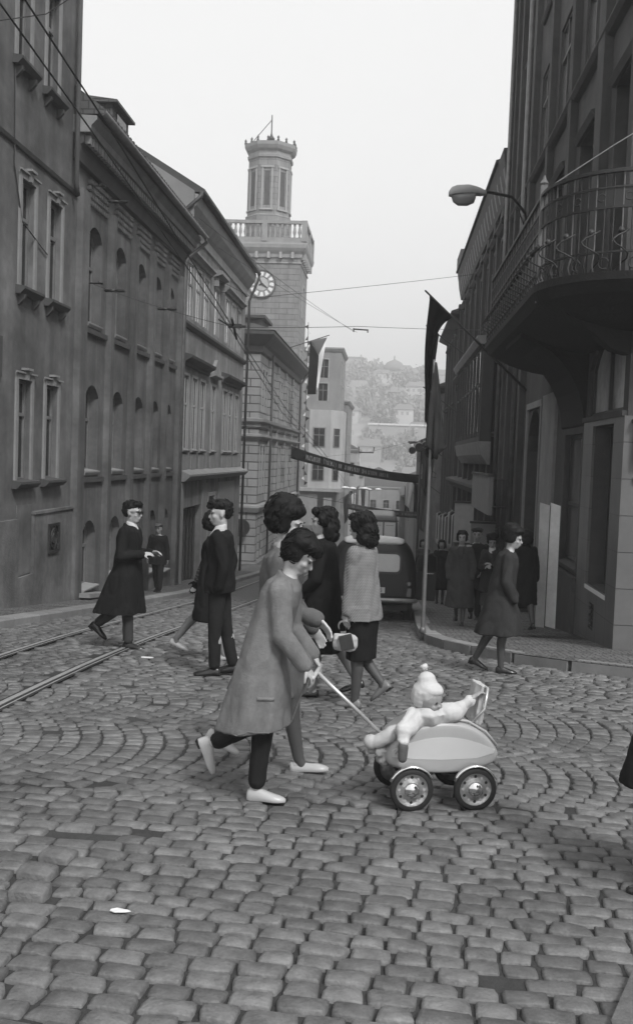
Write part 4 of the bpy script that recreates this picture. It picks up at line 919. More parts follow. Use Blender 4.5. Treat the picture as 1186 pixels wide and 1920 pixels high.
# shallow oriel with fluted foot
m = MB(); m.box(RT, (30.2, 41.0), (2.3, 5.2), (.162, .5)); ori = m.build('oriel', 'stucco_r2', c2)
cornice(ori, RT, 30.1, 41.1, [(.1, 5.2), (.6, 5.22), (.7, 5.4), (.7, 5.46), (.1, 5.5)], 'trim', 'oriel_cornice')
m = MB(); q = 30.2
while q < 40.9: m.prism([RT(q, 2.3, .15), RT(q, 2.3, .52), RT(q, 1.9, .44), RT(q, 1.62, .24), RT(q, 1.6, .15)], (0, .22, 0)); q += .34
m.split('fluted_corbel', 'trim', ori)
q = 30.5
while q < 40.5:
    m = MB(); m.box(RT, (q, q+.06), (2.45, 5.1), (.5, .54)); m.box(RT, (q+.9, q+.96), (2.45, 5.1), (.5, .54)); m.box(RT, (q+.06, q+.9), (4.0, 4.08), (.5, .535)); f = m.build('window', 'trim_dark', ori); MB().box(RT, (q+.06, q+.9), (2.6, 5.05), (.49, .51)).build('pane', 'glass', f); q += 1.28
for (lab, y0, y1, x0, x1, z0, z1, mt) in (('large pale shop sign board hung on the wall beside the arched doorway', 24.2, 29.0, 2.45, 2.55, .38, 1.32, 'board'), ('white projecting shop sign, the farther of the two narrow ones', 31.5, 31.6, 2.15, 2.75, -.9, .35, 'frame_light'), ('white projecting shop sign with a rounded frame, the nearer of the two narrow ones', 27.0, 27.1, 2.3, 2.95, -1.35, .0, 'board')):
    r = MB().box(None, (x0, x1), (y0, y1), (z0, z1)).build('shop_sign', mt); tag(r, lab, 'sign')
    MB().box(None, (x0-.03, x1+.03), (y0-.03, y1+.03), (z1, z1+.06)).build('sign_frame', 'metal_dark', r)
    m = MB(); m.tube([(x1, (y0+y1)/2, z1-.1), (3.2, (y0+y1)/2, z1-.1)], .025, 6); m.tube([(x1, (y0+y1)/2, z0+.1), (3.2, (y0+y1)/2, z0+.1)], .025, 6); m.split('bracket', 'metal_dark', r)
# ---------- more houses down the right side
def rhouse(label, x, y0, y1, zb, zt, mt, rows, n, roof, ex=.4, cor='trim_dark'):
    st = (y1-y0-1)/n; wins = [(y0+.7+k*st, y0+.7+k*st+min(1.1, st*.55)) for k in range(n)]
    r = plain_house(label, x, 13, y0, y1, zb, zt, mt, rows, wins, roof, cor, (), ex)
    for o in ((a, b, v) for (a, b) in wins for v in rows[:2]):
        MB().extr(Tx(x, -1), o[0]-.2, o[1]+.2, [(0, o[2][1]+.15), (.2, o[2][1]+.25), (.2, o[2][1]+.32), (0, o[2][1]+.35)]).build('window_hood', cor, r)
    q = y0+.05
    for k in range(n+1): MB().box(Tx(x, -1), (q, q+.3), (zb, zt-.35), (0, .12)).build('pilaster_strip', mt, r); q = y0+.7+k*st+min(1.1, st*.55)+(st-min(1.1, st*.55))/2-.15
    return r
rhouse('dark three-storey house with pale framed windows, third from the corner on the right', 3.15, 47.6, 58, -8, 8.6, 'stucco_r2', ((5.6, 7.5), (2.2, 4.2), (-1.2, .8), (-5.6, -3)), 4, 2.4, .5)
rhouse('sooty house with a light upper wall, fourth from the corner on the right', 2.95, 58.2, 72, -9, 5.9, 'stucco_mid', ((3.2, 5), (-.2, 1.8), (-5.6, -2.6)), 5, 2.2, .45)
rhouse('lower pale house with a pitched roof, fifth from the corner on the right', 2.6, 72.3, 90, -11, 3.0, 'stucco_grey', ((.4, 2.2), (-3, -1), (-7.2, -4.6)), 6, 2.6, .4, 'trim')
rhouse('small pale house near the lower end of the street on the right', 2.2, 91, 112, -13, -.2, 'stucco_light', ((-2.8, -1.2), (-6.2, -4.2), (-9, -7.4)), 6, 2.4, .35, 'trim')
rhouse('last grey house at the lower end of the street on the right', 1.9, 114, 140, -15, -2.6, 'stucco_grey', ((-5, -3.6), (-8.2, -6.4)), 7, 2.6, .3, 'trim')
# low street extension left behind the camera and a block across the crossing, so side views and light are right
r = empty('town_house', 'plain house on the cross street to the right of the camera', 'house'); MB().box(None, (16, 28), (-8, 6), (-2, 9)).build('wall', 'stucco_mid', r)
# ---------- white folded board leaning by the doorway
fb = empty('notice_board', 'tall white two-leaf board standing on the pavement against the dark corner house', 'notice board', (2.86, 17.5, gz(17.5)+.12))
z0 = .03
def leaf(x0, x1, y0, y1, xt0, xt1):
    m = MB(); m.add([(x0, y0, z0), (x1, y1, z0-.03), (xt1, y1, 2.17), (xt0, y0, 2.22), (x0, y0+.02, z0), (x1, y1+.02, z0-.03), (xt1, y1+.02, 2.17), (xt0, y0+.02, 2.22)], [(0, 1, 2, 3), (7, 6, 5, 4), (0, 3, 7, 4), (1, 5, 6, 2), (3, 2, 6, 7), (0, 4, 5, 1)]); return m
M['board_white'] = mat('weathered_white_board', .85, .7, .15, 2, streak=.15)
leaf(-.17, .0, .0, .1, -.19, .0).build('board_leaf', 'board_white', fb); leaf(.012, .18, .1, .02, .012, .17).build('board_leaf', 'board_white', fb)
MB().tube([(.006, .1, 0), (.006, .1, 2.17)], .008, 6).build('hinge', 'metal_dark', fb)
# ================================================================ FLAGS, POLES, WIRES, BANNERS
def cloth(mb, f, nu, nv, th=.006):
    """cloth sheet f(u, v) -> point; given a small thickness"""
    P = [[Vector(f(i/nu, j/nv)) for i in range(nu+1)] for j in range(nv+1)]; vs = []; vs2 = []
    for j in range(nv+1):
        for i in range(nu+1):
            a = P[j][min(i+1, nu)]-P[j][max(i-1, 0)]; b = P[min(j+1, nv)][i]-P[max(j-1, 0)][i]; n = a.cross(b); n = n.normalized() if n.length > 1e-9 else Vector((0, 1, 0))
            vs.append(P[j][i]+n*th/2); vs2.append(P[j][i]-n*th/2)
    K = len(vs); W_ = nu+1; fs = []
    for j in range(nv):
        for i in range(nu): q = (j*W_+i, j*W_+i+1, (j+1)*W_+i+1, (j+1)*W_+i); fs += [q, tuple(K+x for x in q[::-1])]
    for j in range(nv):
        for i in (0, nu): a, b = j*W_+i, (j+1)*W_+i; fs.append((a, b, b+K, a+K))
    for i in range(nu):
        for j in (0, nv): a, b = j*W_+i, j*W_+i+1; fs.append((a, b, b+K, a+K))
    return mb.add(vs+vs2, fs)
# big dark flag hung from a slanting rod
fl = empty('flag', 'large dark flag hanging in folds from a rod slanting out of the right-hand houses', 'flag')
tip = Vector((.70, 24, 5.72)); ro = Vector((3.2, 24, 3.42)); MB().tube([ro, tip], [.035, .022], 8).build('flagpole', 'metal_dark', fl, True)
def bigflag(u, v):
    t0 = .045+.22*u; p = tip+(ro-tip)*t0; wv = .50*math.exp(-7*v)+.27*(1-.45*v)*(1-math.exp(-7*v))
    x = .83-.07*math.sin(math.pi*min(1, v*1.25))+wv*u; zb = 2.45+1.25*u**.8
    return (x+(p.x-x)*math.exp(-30*v), 24+.11*math.sin(u*12+v*1.5)*(.25+v*.75), p.z-.02+(zb-p.z)*v)
cloth(MB(), bigflag, 26, 30).build('cloth', 'red', fl, True)
# furled flag on the pole at the kerb
px_, py_ = .62, 15.0; zb = gz(py_)+.12
fp = empty('flag_on_pole', 'slim grey pole at the kerb corner with a dark furled flag at its top', 'flag', (px_, py_, zb))
h = 3.15-zb; m = MB(); m.lathe((0, 0, -.1), [(.035, 0), (.034, .1), (.03, 1.5), (.022, h), (.012, h+.12)], 10); m.lathe((0, 0, 0), [(.055, 0), (.05, .06), (.036, .09)], 10); m.build('pole', 'zinc', fp, True)
m = MB(); vs = []; fs = []; n = 36; rows = 22
for j in range(rows+1):
    t = j/rows; z = h-.02-t*1.34; r0 = .018+.10*t**.8
    for k in range(n):
        a = 2*math.pi*k/n; r_ = r0*(1+.38*math.sin(a*5+t*2.5)*min(1, t*2)+.15*math.sin(a*9-t*3)); zz = z+(.12*math.sin(a*2+1)*t if j == rows else 0)
        vs.append((.02+.035*t+r_*math.cos(a)*1.05, r_*math.sin(a)*.8, zz))
    if j: fs += [((j-1)*n+k, (j-1)*n+(k+1) % n, j*n+(k+1) % n, j*n+k) for k in range(n)]
fs += [tuple(range(n)), tuple(rows*n+k for k in range(n))]
m.add(vs, fs); m.build('furled_cloth', 'furled', fp, True)
# vertical tricolour with wedge
tf = empty('flag', 'vertical tricolour flag with a grey wedge hanging over the street before the clock tower', 'flag')
MB().tube([(-6.6, 62, 8.35), (-4.0, 62, 9.25)], .03, 6).build('flagpole', 'metal_dark', tf, True)
def P_(x, z): return (x, 62+.07*math.sin(z*2.2+x*3), z)
def strip(A, B):
    """cloth between the polylines A and B (each a list of (x, z))"""
    def f(u, v):
        def at(L): 
            q = v*(len(L)-1); i = min(int(q), len(L)-2); t = q-i; return L[i][0]+(L[i+1][0]-L[i][0])*t, L[i][1]+(L[i+1][1]-L[i][1])*t
        (xa, za), (xb, zb_) = at(A), at(B); return P_(xa+(xb-xa)*u, za+(zb_-za)*u)
    return f
cloth(MB(), strip([(-5.2, 8.86), (-5.21, 7.9), (-5.24, 5.52)], [(-5.2, 8.86), (-4.63, 7.98), (-4.70, 5.55)]), 5, 20).build('stripe', 'red', tf, True)
cloth(MB(), strip([(-4.14, 9.11), (-4.62, 7.98), (-4.69, 5.8)], [(-4.14, 9.11), (-4.32, 7.9), (-4.6, 5.8)]), 5, 20).build('stripe', 'flag_white', tf, True)
cloth(MB(), lambda u, v: P_(-5.2+1.06*u+(-4.62+5.2-1.06*u)*v, (8.86+.25*u)+(8.0-(8.86+.25*u))*v-.0), 8, 8, .02).build('wedge', 'flag_mid', tf, True)
# smaller flags down the street
def sflag(x, y, z, dx, ln, wd, mt, lab, tiltz=.7, group=None):
    r = empty('flag', lab, 'flag', group=group); s = 1 if dx > 0 else -1; a = Vector((x, y, z)); b = a+Vector((dx, 0, abs(dx)*tiltz)); MB().tube([a, b], .025, 5).build('flagpole', 'metal_dark', r)
    ph = random.random()*6
    cloth(MB(), lambda u, v: tuple(b+(a-b)*(.05+u*wd/max(.1, (a-b).length))+Vector((-.0, .1*math.sin(u*9+ph)*(.3+v), -v*ln+.05*math.sin(u*6+ph)))+Vector(((b.x+(a-b).x*.1-(b+(a-b)*(.05+u*wd/max(.1, (a-b).length))).x)*.45*v, 0, 0))), 12, 12).build('cloth', mt, r, True)
FL = [(3.1, 38, 5.45, -1.9, 1.5, .5, 'red', 'dark flag peeking out behind the large flag'), (3.1, 43, 3.6, -1.75, 1.4, .4, 'red', 'smaller dark flag lower behind the large flag'),
      (3.1, 50, 1.6, -1.5, 2.4, .8, 'black', 'long black flag falling beside the end of the street banner'), (3.0, 55, -.2, -1.4, 2.6, .9, 'flag_mid', 'grey flag low on the third house on the right'),
      (3.0, 60, .8, -1.2, 2.0, .7, 'flag_white', 'white flag on the fourth house on the right'), (2.9, 66, -.6, -1.2, 2.2, .8, 'red', 'dark flag low on the fourth house on the right'),
      (2.6, 76, -.6, -1.3, 2.0, .8, 'flag_white', 'white flag on the fifth house on the right'), (2.6, 84, -1.4, -1.2, 2.2, .8, 'red', 'dark flag on the lower pale house on the right'),
      (-6.4, 72, 6.6, 1.2, .1, .1, 'red', 0), (-4.8, 97, -2.6, 1.1, 2.6, .7, 'red', 'dark flag below the canopy of the pale flat-roofed block'), (-4.5, 108, -2.8, 1.1, 3, .6, 'flag_white', 'white flag on the narrow grey house down the street'),
      (-4.5, 114, -2.4, 1.3, 3, .8, 'flag_mid', 'grey flag at the far end of the narrow grey house'), (-3.9, 124, -2.6, 1.2, 3, .7, 'red', 'dark flag below the sign board gable far down the street')]
for f in FL:
    if f[7]: sflag(*f)
# drapes of folded bunting on the right: (clutter of cloth over the shop fronts)
for (y, z, lab) in ((33.5, -.6, 'striped cloth bunting over the shop fronts, nearest strip'), (37.5, -.9, 'striped cloth bunting over the shop fronts, second strip'), (42, -1.1, 'striped cloth bunting over the shop fronts, farthest strip')):
    r = empty('bunting', lab, 'bunting')
    for k in range(5):
        cloth(MB(), lambda u, v: (2.35+.5*v*0+.10*math.sin(u*7), y+k*.62+.5*u, z+.5-v*(1.15+.2*math.sin(k*2))-.12*math.sin(u*3.1)), 6, 5).build('drape', ['flag_mid', 'frame_light', 'red'][k % 3], r, True)
    MB().tube([(2.35, y-.2, z+.52), (2.35, y+3.2, z+.5)], .015, 4).build('cord', 'metal_dark', r)
# ---------- banner across the street
bn = empty('street_banner', 'long dark banner with pale lettering strung across the street', 'banner')
BA, BB = Vector((-5.95, 60, 2.25)), Vector((2.0, 60, .78))
def bpt(t, s): # t along, s across (0 top .. 1 bottom)
    p = BA+(BB-BA)*t; return (p.x, 60+.05*math.sin(t*23)+.03*s*math.sin(t*37), p.z-.42*4*t*(1-t)*.7-s*(.62+.55*max(0, .25-t)-.12*t)+.0)
cloth(MB(), lambda u, v: bpt(u, v), 60, 4).build('banner_cloth', 'flag_mid' if 0 else 'red', bn, True)
m = MB(); t = .12; 
for wl_ in (9, 8, 2, 9, 9, 6):
    for k in range(wl_):
        for st in range(random.choice((2, 3))):
            kx = random.choice((0, .45, .9)); a, b = (kx, .28), (kx if random.random() < .6 else .9-kx, .72)
            if st == 2: a, b = (0, random.choice((.28, .5, .72))), (.85, 0); b = (.85, a[1])
            p, q = Vector(bpt(t+a[0]*.0088, a[1])), Vector(bpt(t+b[0]*.0088, b[1])); d = (q-p).normalized() if (q-p).length > 0 else Vector((1, 0, 0)); nn = Vector((-d.z, 0, d.x))*.013
            m.prism([p-nn+Vector((0, -.05, 0)), p+nn+Vector((0, -.05, 0)), q+nn+Vector((0, -.05, 0)), q-nn+Vector((0, -.05, 0))], (0, .008, 0))
        t += .0128
    t += .018
m.build('lettering', 'board', bn)
m = MB(); m.tube([(-6.6, 60, 2.3), BA], .02, 5); m.tube([BB, (3.2, 60, .6)], .02, 5); m.build('cord', 'metal_dark', bn)
bn2 = empty('street_banner', 'smaller second banner strung low across the street above the bus', 'banner')
cloth(MB(), lambda u, v: (-2.6+5.0*u, 66+.04*math.sin(u*20), -1.35-.42*u-.25*4*u*(1-u)*.5-v*.42), 30, 3).build('banner_cloth', 'trim_dark', bn2, True)
MB().tube([(-6.6, 66, -.9), (-2.6, 66, -1.4)], .02, 4).build('cord', 'metal_dark', bn2); MB().tube([(2.4, 66, -1.8), (2.95, 66, -1.8)], .02, 4).build('cord', 'metal_dark', bn2)
m = MB(); t = .06
while t < .94:
    if random.random() < .85: x = -2.6+5*t; z = -1.35-.42*t-.5*t*(1-t)-.14; m.box(None, (x, x+.05), (65.93, 65.95), (z-.14, z))
    t += .018
m.build('lettering', 'board', bn2)
# ---------- loudspeakers on a pole
lp = empty('loudspeaker_pole', 'pole with white horn loudspeakers at the right side of the street', 'loudspeaker pole', (1.45, 45, gz(45)))
b0 = gz(45); m = MB(); m.tube([(0, 0, -.1), (0, 0, 2.6-b0)], .05, 8); m.build('pole', 'metal_dark', lp, True)
for (dx, dz, s) in ((-.12, 2.25-b0, 1), (-.42, 2.1-b0, .8), (.15, 2.35-b0, .8)):
    o = MB().lathe((dx, -.25, dz), [(.22*s, -.2), (.2*s, -.17), (.1*s, .1), (.05*s, .25)], 14, 'Y').build('horn', 'frame_light', lp, True); MB().lathe((dx, -.46, dz), [(.17*s, .0), (.17*s, -.01)], 14, 'Y').build('horn_mouth', 'metal_dark', o)
m = MB(); m.tube([(-.55, 0, 2.4-b0), (.3, 0, 2.5-b0)], .02, 5); m.box(None, (-.6, -.15), (-.3, .0), (2.42-b0, 2.5-b0)); m.build('crossbar', 'zinc', lp)
# ---------- multi-arm street lamps far down
for (x, y, lab) in ((-2.9, 86, 'slender far street lamp with pale horizontal heads, left of the bus'), (-1.9, 104, 'more distant street lamp with pale heads behind the banner')):
    zt = 1.65+(865-925)/1850*y; r = empty('street_lamp', lab, 'street lamp', (x, y, gz(y))); hh = zt-gz(y); MB().tube([(0, 0, 0), (0, 0, hh)], .06, 6).build('pole', 'metal_dark', r, True)
    for k in range(3):
        a = k*2.1+.4; o = MB().tube([(0, 0, hh), (math.cos(a)*.9, math.sin(a)*.9, hh+.2)], .03, 5).build('arm', 'metal_dark', r); MB().lathe((math.cos(a)*1.0, math.sin(a)*1.0, hh+.1), [(.05, .2), (.35, .12), (.38, .03), (.2, -.02)], 10).build('lamp_head', 'white', o, True)
# ---------- overhead wires
def wire(name, pts, r, lab, cat='wire', sag=0, group='overhead tram wires', n=14):
    P = []
    for a, b in zip(pts, pts[1:]):
        a, b = Vector(a), Vector(b)
        for i in range(n): t = i/n; P.append(a+(b-a)*t+Vector((0, 0, -sag*4*t*(1-t))))
    P.append(Vector(pts[-1])); m = MB(); m.tube(P, r, 5); return tag(m.build(name, 'metal_dark', None, True), lab, cat, group)
CW = lambda x, y, dz=0: (x, y, gz(y)+6.35+dz)
wire('contact_wire', [CW(-3.75, 1, .1), CW(-3.8, 12), CW(-3.8, 23.2, .1), CW(-3.7, 33.6, -.4), CW(-3.4, 48, -.5), CW(-3.2, 66, -.7), CW(-3.1, 100, -1)], .011, 'thick tram contact wire above the rails, the left one of the pair')
wire('contact_wire', [CW(-3.45, 1, .1), CW(-3.55, 12), CW(-3.72, 23.2, .1), CW(-3.55, 33.6, -.3), CW(-3.2, 48, -.5), CW(-3.0, 66, -.7), CW(-2.8, 100, -1)], .011, 'thick tram contact wire above the rails, the right one of the pair')
wire('span_wire', [(-6.2, 20.0, 5.02), (-5.2, 22, 4.85), (-3.76, 23.2, 4.62), (-1.0, 28, 5.35), (3.2, 36, 6.4)], .007, 'thin span wire crossing the street below the clock face', sag=.02)
wire('span_wire', [(-6.2, 20.0, 6.98), (-5.0, 23.2, 6.15), (-3.7, 26, 5.75), (3.2, 37, 8.6)], .007, 'thin upper span wire rising to the ornate house on the right', sag=.02)
wire('span_wire', [(-7, 9.5, 5.3), (-3.7, 10.2, 6.1), (-2.4, 10.3, 7.0)], .006, 'thin span wire in the top left corner of the view')
wire('span_wire', [(-7.5, 30.5, 9.2), (-1.7, 46, 7.45)], .007, 'fine sloping wire ending at the little bracket over the street, upper one of two', sag=.1)
wire('span_wire', [(-5.9, 29.5, 8.6), (-1.8, 45.5, 7.4)], .007, 'fine sloping wire ending at the little bracket over the street, lower one of two', sag=.1)
wire('span_wire', [(-6.3, 88, 1.6), (-2.0, 90, 2.2), (2.4, 88, 3.4)], .012, 'far span wire above the middle of the street carrying a small bracket')
def isol(x, y, z, lab):
    m = MB(); m.tube([(x-.32, y, z), (x+.32, y, z-.03)], .035, 6); m.tube([(x-.32, y, z-.13), (x-.32, y, z+.04)], .03, 5); m.tube([(x+.32, y, z-.15), (x+.32, y, z)], .03, 5); tag(m.build('wire_bracket', 'metal_dark'), lab, 'wire bracket')
isol(-1.5, 45, 7.47, 'small dark bow-shaped bracket hanging on the wires in mid-sky'); m = None
r = MB(); x, y, z = -2.06, 90, 2.2
r.tube([(x-.7, y, z+.5), (x-.65, y, z), (x+.65, y, z), (x+.7, y, z+.5)], .06, 5); tag(r.build('wire_bracket', 'metal_dark'), 'small bow-shaped bracket hanging above the long banner', 'wire bracket')
m = MB(); x, y, z = -3.76, 23.2, 4.66
m.tube([(x-.35, y, z+.14), (x-.1, y, z), (x+.3, y, z-.02)], .035, 6); m.tube([(x+.0, y-.3, z+.12), (x, y+.5, z-.25)], .03, 6); m.tube([(x+.1, y, z), (x+.1, y, z+.42)], .012, 5); m.box(None, (x-.12, x+.2), (y-.05, y+.05), (z-.06, z+.03)); tag(m.build('wire_hanger', 'metal_dark'), 'dark hanger clamp where the contact wires meet the span wire', 'wire hanger')
for (x, y, z, lab) in ((-5.85, 20.6, 6.82, 'strain insulator on the upper span wire beside the arched windows'), (-5.85, 20.5, 4.96, 'strain insulator on the lower span wire beside the arched windows'), (-5.1, 22.1, 4.84, 'strain insulator farther along the lower span wire')):
    m = MB(); m.lathe((x, y, z), [(.01, -.22), (.035, -.2), (.035, -.05), (.02, 0), (.035, .05), (.035, .2), (.01, .22)], 8, 'X'); tag(m.build('strain_insulator', 'black'), lab, 'insulator', 'strain insulators on the span wires')
# ================================================================ VEHICLES
M['van_paint'] = mat('van_paint', .014, .42, .12, 3, spec=.35); M['rubber'] = mat('rubber', .015, .8, .2, 20); M['chrome'] = mat('chrome', .75, .14, metal=1.); M['bumper'] = mat('worn_bumper', .3, .4, .3, 8, metal=.4)
M['van_glass'] = mat('van_rear_glass', .34, .08, .1, 2, spec=.8); M['lampglass'] = mat('tail_lamp_glass', .12, .15); M['plate'] = mat('plate_paint', .5, .5); M['steelroof'] = mat('pale_paint_and_roof_sheen', .55, .35, .05, 3)
van = empty('parked_van', 'dark rounded van parked at the kerb, seen from behind with its side door open', 'van', (-.22, 19.3, gz(19.3)-.0)); sl_ = math.atan((gz(23.3)-gz(19.3))/4); van.rotation_euler = (sl_, 0, 0)
def vsec(mb, secs, n=28, cap=True, ex=2.6):
    vs = []; fs = []
    for i, (y, zb_, zt_, wb, wt) in enumerate(secs):
        cz, hz = (zb_+zt_)/2, (zt_-zb_)/2
        for k in range(n):
            a = 2*math.pi*(k+.5)/n; c, s = math.cos(a), math.sin(a); X = math.copysign(abs(c)**(2/ex), c); Z = math.copysign(abs(s)**(2/ex), s); t = (Z+1)/2; w = wb+(wt-wb)*(max(0, t-.45)/.55)**1.3
            vs.append((X*w, y, cz+Z*hz))
        if i: fs += [((i-1)*n+k, (i-1)*n+(k+1) % n, i*n+(k+1) % n, i*n+k) for k in range(n)]
    if cap: fs += [tuple(range(n)), tuple((len(secs)-1)*n+k for k in range(n))]
    return mb.add(vs, fs)
body = vsec(MB(), [(-.0, .42, 1.3, .7, .5), (.02, .36, 1.45, .8, .6), (.08, .32, 1.54, .86, .66), (.25, .3, 1.62, .88, .7), (.8, .3, 1.66, .89, .72), (2.4, .3, 1.66, .89, .72), (2.9, .3, 1.6, .89, .66), (3.2, .3, 1.1, .88, .8), (4.1, .3, 1.0, .84, .74), (4.4, .36, .85, .74, .66)], 40, ex=5).build('body', 'van_paint', van, True)
m = vsec(MB(), [(.06, 1.50, 1.57, .56, .5), (.16, 1.5, 1.64, .6, .56), (.5, 1.5, 1.69, .63, .58), (2.4, 1.5, 1.70, .63, .58), (2.7, 1.5, 1.64, .58, .5)], 24, ex=3).build('roof_panel', 'steelroof', van, True)  # pale panel puts the roof's light reflection into its colour
def rrect(x0, x1, z0, z1, r, n=5): return [(cx_+r*math.cos(a), cz_+r*math.sin(a)) for (cx_, cz_, a0) in ((x1-r, z0+r, -90), (x1-r, z1-r, 0), (x0+r, z1-r, 90), (x0+r, z0+r, 180)) for a in [R_(a0+90*k/n) for k in range(n+1)]]
def slab(mb, poly, yf, d): return mb.prism([(x, yf(x, z), z) for x, z in poly], (0, d, 0))
yb = lambda x, z: -.035+.0*abs(x)+max(0, z-1.0)*.12
slab(MB(), rrect(-.56, .56, .93, 1.36, .1), lambda x, z: yb(x, z)-.01, .06).build('window_frame', 'trim_dark', van); slab(MB(), rrect(-.52, .52, .97, 1.32, .08), lambda x, z: yb(x, z)-.018, .06).build('rear_window', 'van_glass', van)  # pale pane colour paints in the bright view through the van
slab(MB(), rrect(-.6, .6, .5, .92, .07), lambda x, z: yb(x, z)+.012, .06).build('tailgate', 'van_paint', van)
MB().box(None, (-.1, .14), (-.06, -.02), (.74, .775)).build('tailgate_handle', 'chrome', van)
pl = MB().box(None, (-.25, .25), (-.052, -.03), (.55, .665)).build('number_plate', 'plate', van)
def text(s, size, loc, rot, m, parent, name='lettering', ext=.002, align='CENTER'):
    cu = bpy.data.curves.new(name, 'FONT'); cu.body = s; cu.size = size; cu.extrude = ext; cu.align_x = align; cu.align_y = 'CENTER'; ob = bpy.data.objects.new(name, cu); COL.objects.link(ob)
    dg = bpy.context.evaluated_depsgraph_get(); dg.update(); me = bpy.data.meshes.new_from_object(ob.evaluated_get(dg)); bpy.data.objects.remove(ob); me.materials.clear(); me.materials.append(M[m])
    o = bpy.data.objects.new(name, me); COL.objects.link(o); o.location = loc; o.rotation_euler = rot; o.parent = parent; return o
text('00-95', .12, (.06, -.055, .607), (R_(90), 0, 0), 'black', pl)
m = MB(); m.tube([(-.86, .08, .42), (-.8, -.06, .42), (-.4, -.1, .42), (.4, -.1, .42), (.8, -.06, .42), (.86, .08, .42)], .045, 8); m.build('rear_bumper', 'bumper', van, True)
for s in (-1, 1):
    o = MB().lathe((s*.72, .0, .74), [(.055, .05), (.055, -.03), (.03, -.05), (.0, -.05)], 12, 'Y').build('tail_lamp', 'lampglass', van, True); MB().box(None, (s*.72-.045, s*.72+.045), (-.0, .05), (.5, .66)).build('reflector', 'lampglass', o)
    for y in (.75, 3.55):
        w = MB().lathe((s*.72, y, .3), [(.0, -.09), (.2, -.09), (.3, -.085), (.32, -.05), (.32, .05), (.3, .085), (.2, .09), (0, .09)], 28, 'X').build('wheel', 'rubber', van, True); MB().lathe((s*.72, y, .3), [(.0, s*.1), (.18, s*.095), (.2, s*.07)], 20, 'X').build('hubcap', 'chrome', w, True)
    m = MB(); m.prism([(s*.76, .5, 1.0), (s*.74, .5, 1.34), (s*.74, 1.5, 1.36), (s*.765, 1.5, 1.0)], (s*.12, 0, 0)); 
m = MB(); m.tube([(-.3, .1, .3), (-.3, -.03, .27)], .04, 8); m.tube([(.2, .2, .3), (.25, .0, .28)], .03, 8); m.build('exhaust', 'metal_dark', van)
m = MB(); m.box(None, (-.7, .7), (.3, 3.9), (.2, .34)); m.build('underbody', 'black', van)
# open front door, hinged at its forward edge
dr = empty('hinge_pivot', None, None, (.88, 2.55, 0)); dr.parent = van
m = MB(); m.prism([(0, 0, .35), (.5, -.02, .33), (.52, -.02, .98), (0, 0, .98)], (0, .05, 0)); m.tube([(0, .02, .98), (.1, .02, 1.35), (.42, .0, 1.38), (.51, 0, 1.3), (.52, 0, .98)], .022, 6); door = m.build('open_door', 'van_paint', van); door.location = (.86, 2.6, 0)
bpy.data.objects.remove(dr)
MB().box(None, (.3, .46), (-.05, -.02), (.93, .95)).build('door_handle', 'chrome', door); MB().prism([(.03, .02, .98), (.12, .02, 1.33), (.42, .02, 1.36), (.5, .02, 1.28), (.5, .02, .98)], (0, .006, 0)).build('door_glass', 'glass', door)
# ---------- bus down the street
M['bus_glass'] = mat('sky_bright_pane', .88, .3); M['bus_paint'] = mat('bus_paint', .17, .4, .08, 2)  # bus panes painted pale to stand for bright sky in the windows
bus = empty('bus', 'pale-roofed bus with broad light rear windows standing far down the street', 'bus', (-.55, 60, gz(60))); bh = 3.15
vsec(MB(), [(0, .45, bh-.2, 1.2, 1.15), (.06, .4, bh-.08, 1.28, 1.2), (.3, .35, bh, 1.3, 1.24), (9, .35, bh, 1.3, 1.24), (9.2, .5, bh-.15, 1.2, 1.1)], 36, ex=7).build('body', 'bus_paint', bus, True)
for (a, b) in ((-1.12, -.45), (-.36, .36), (.45, 1.12)):
    f = MB().box(None, (a, b), (-.03, .05), (bh-1.28, bh-.42)).build('window', 'bus_glass', bus)
    MB().box(None, (a+.1, b-.1), (-.04, -.031), (bh-.62, bh-.6)).build('window_lettering', 'trim', f)
MB().box(None, (-1.24, 1.24), (-.04, .1), (.62, 1.0)).build('bumper_panel', 'steelroof', bus)
m = MB(); m.box(None, (-1.3, 1.3), (-.03, .05), (bh-.36, bh-.3)); m.build('trim_strip', 'trim_dark', bus)
for s in (-1, 1):
    MB().lathe((s*1.1, 1.8, .45), [(0, -.13), (.4, -.13), (.45, -.08), (.45, .08), (.4, .13), (0, .13)], 20, 'X').build('wheel', 'rubber', bus, True); MB().box(None, (s*1.08-.08, s*1.08+.08), (-.03, .0), (1.1, 1.25)).build('tail_lamp', 'lampglass', bus)
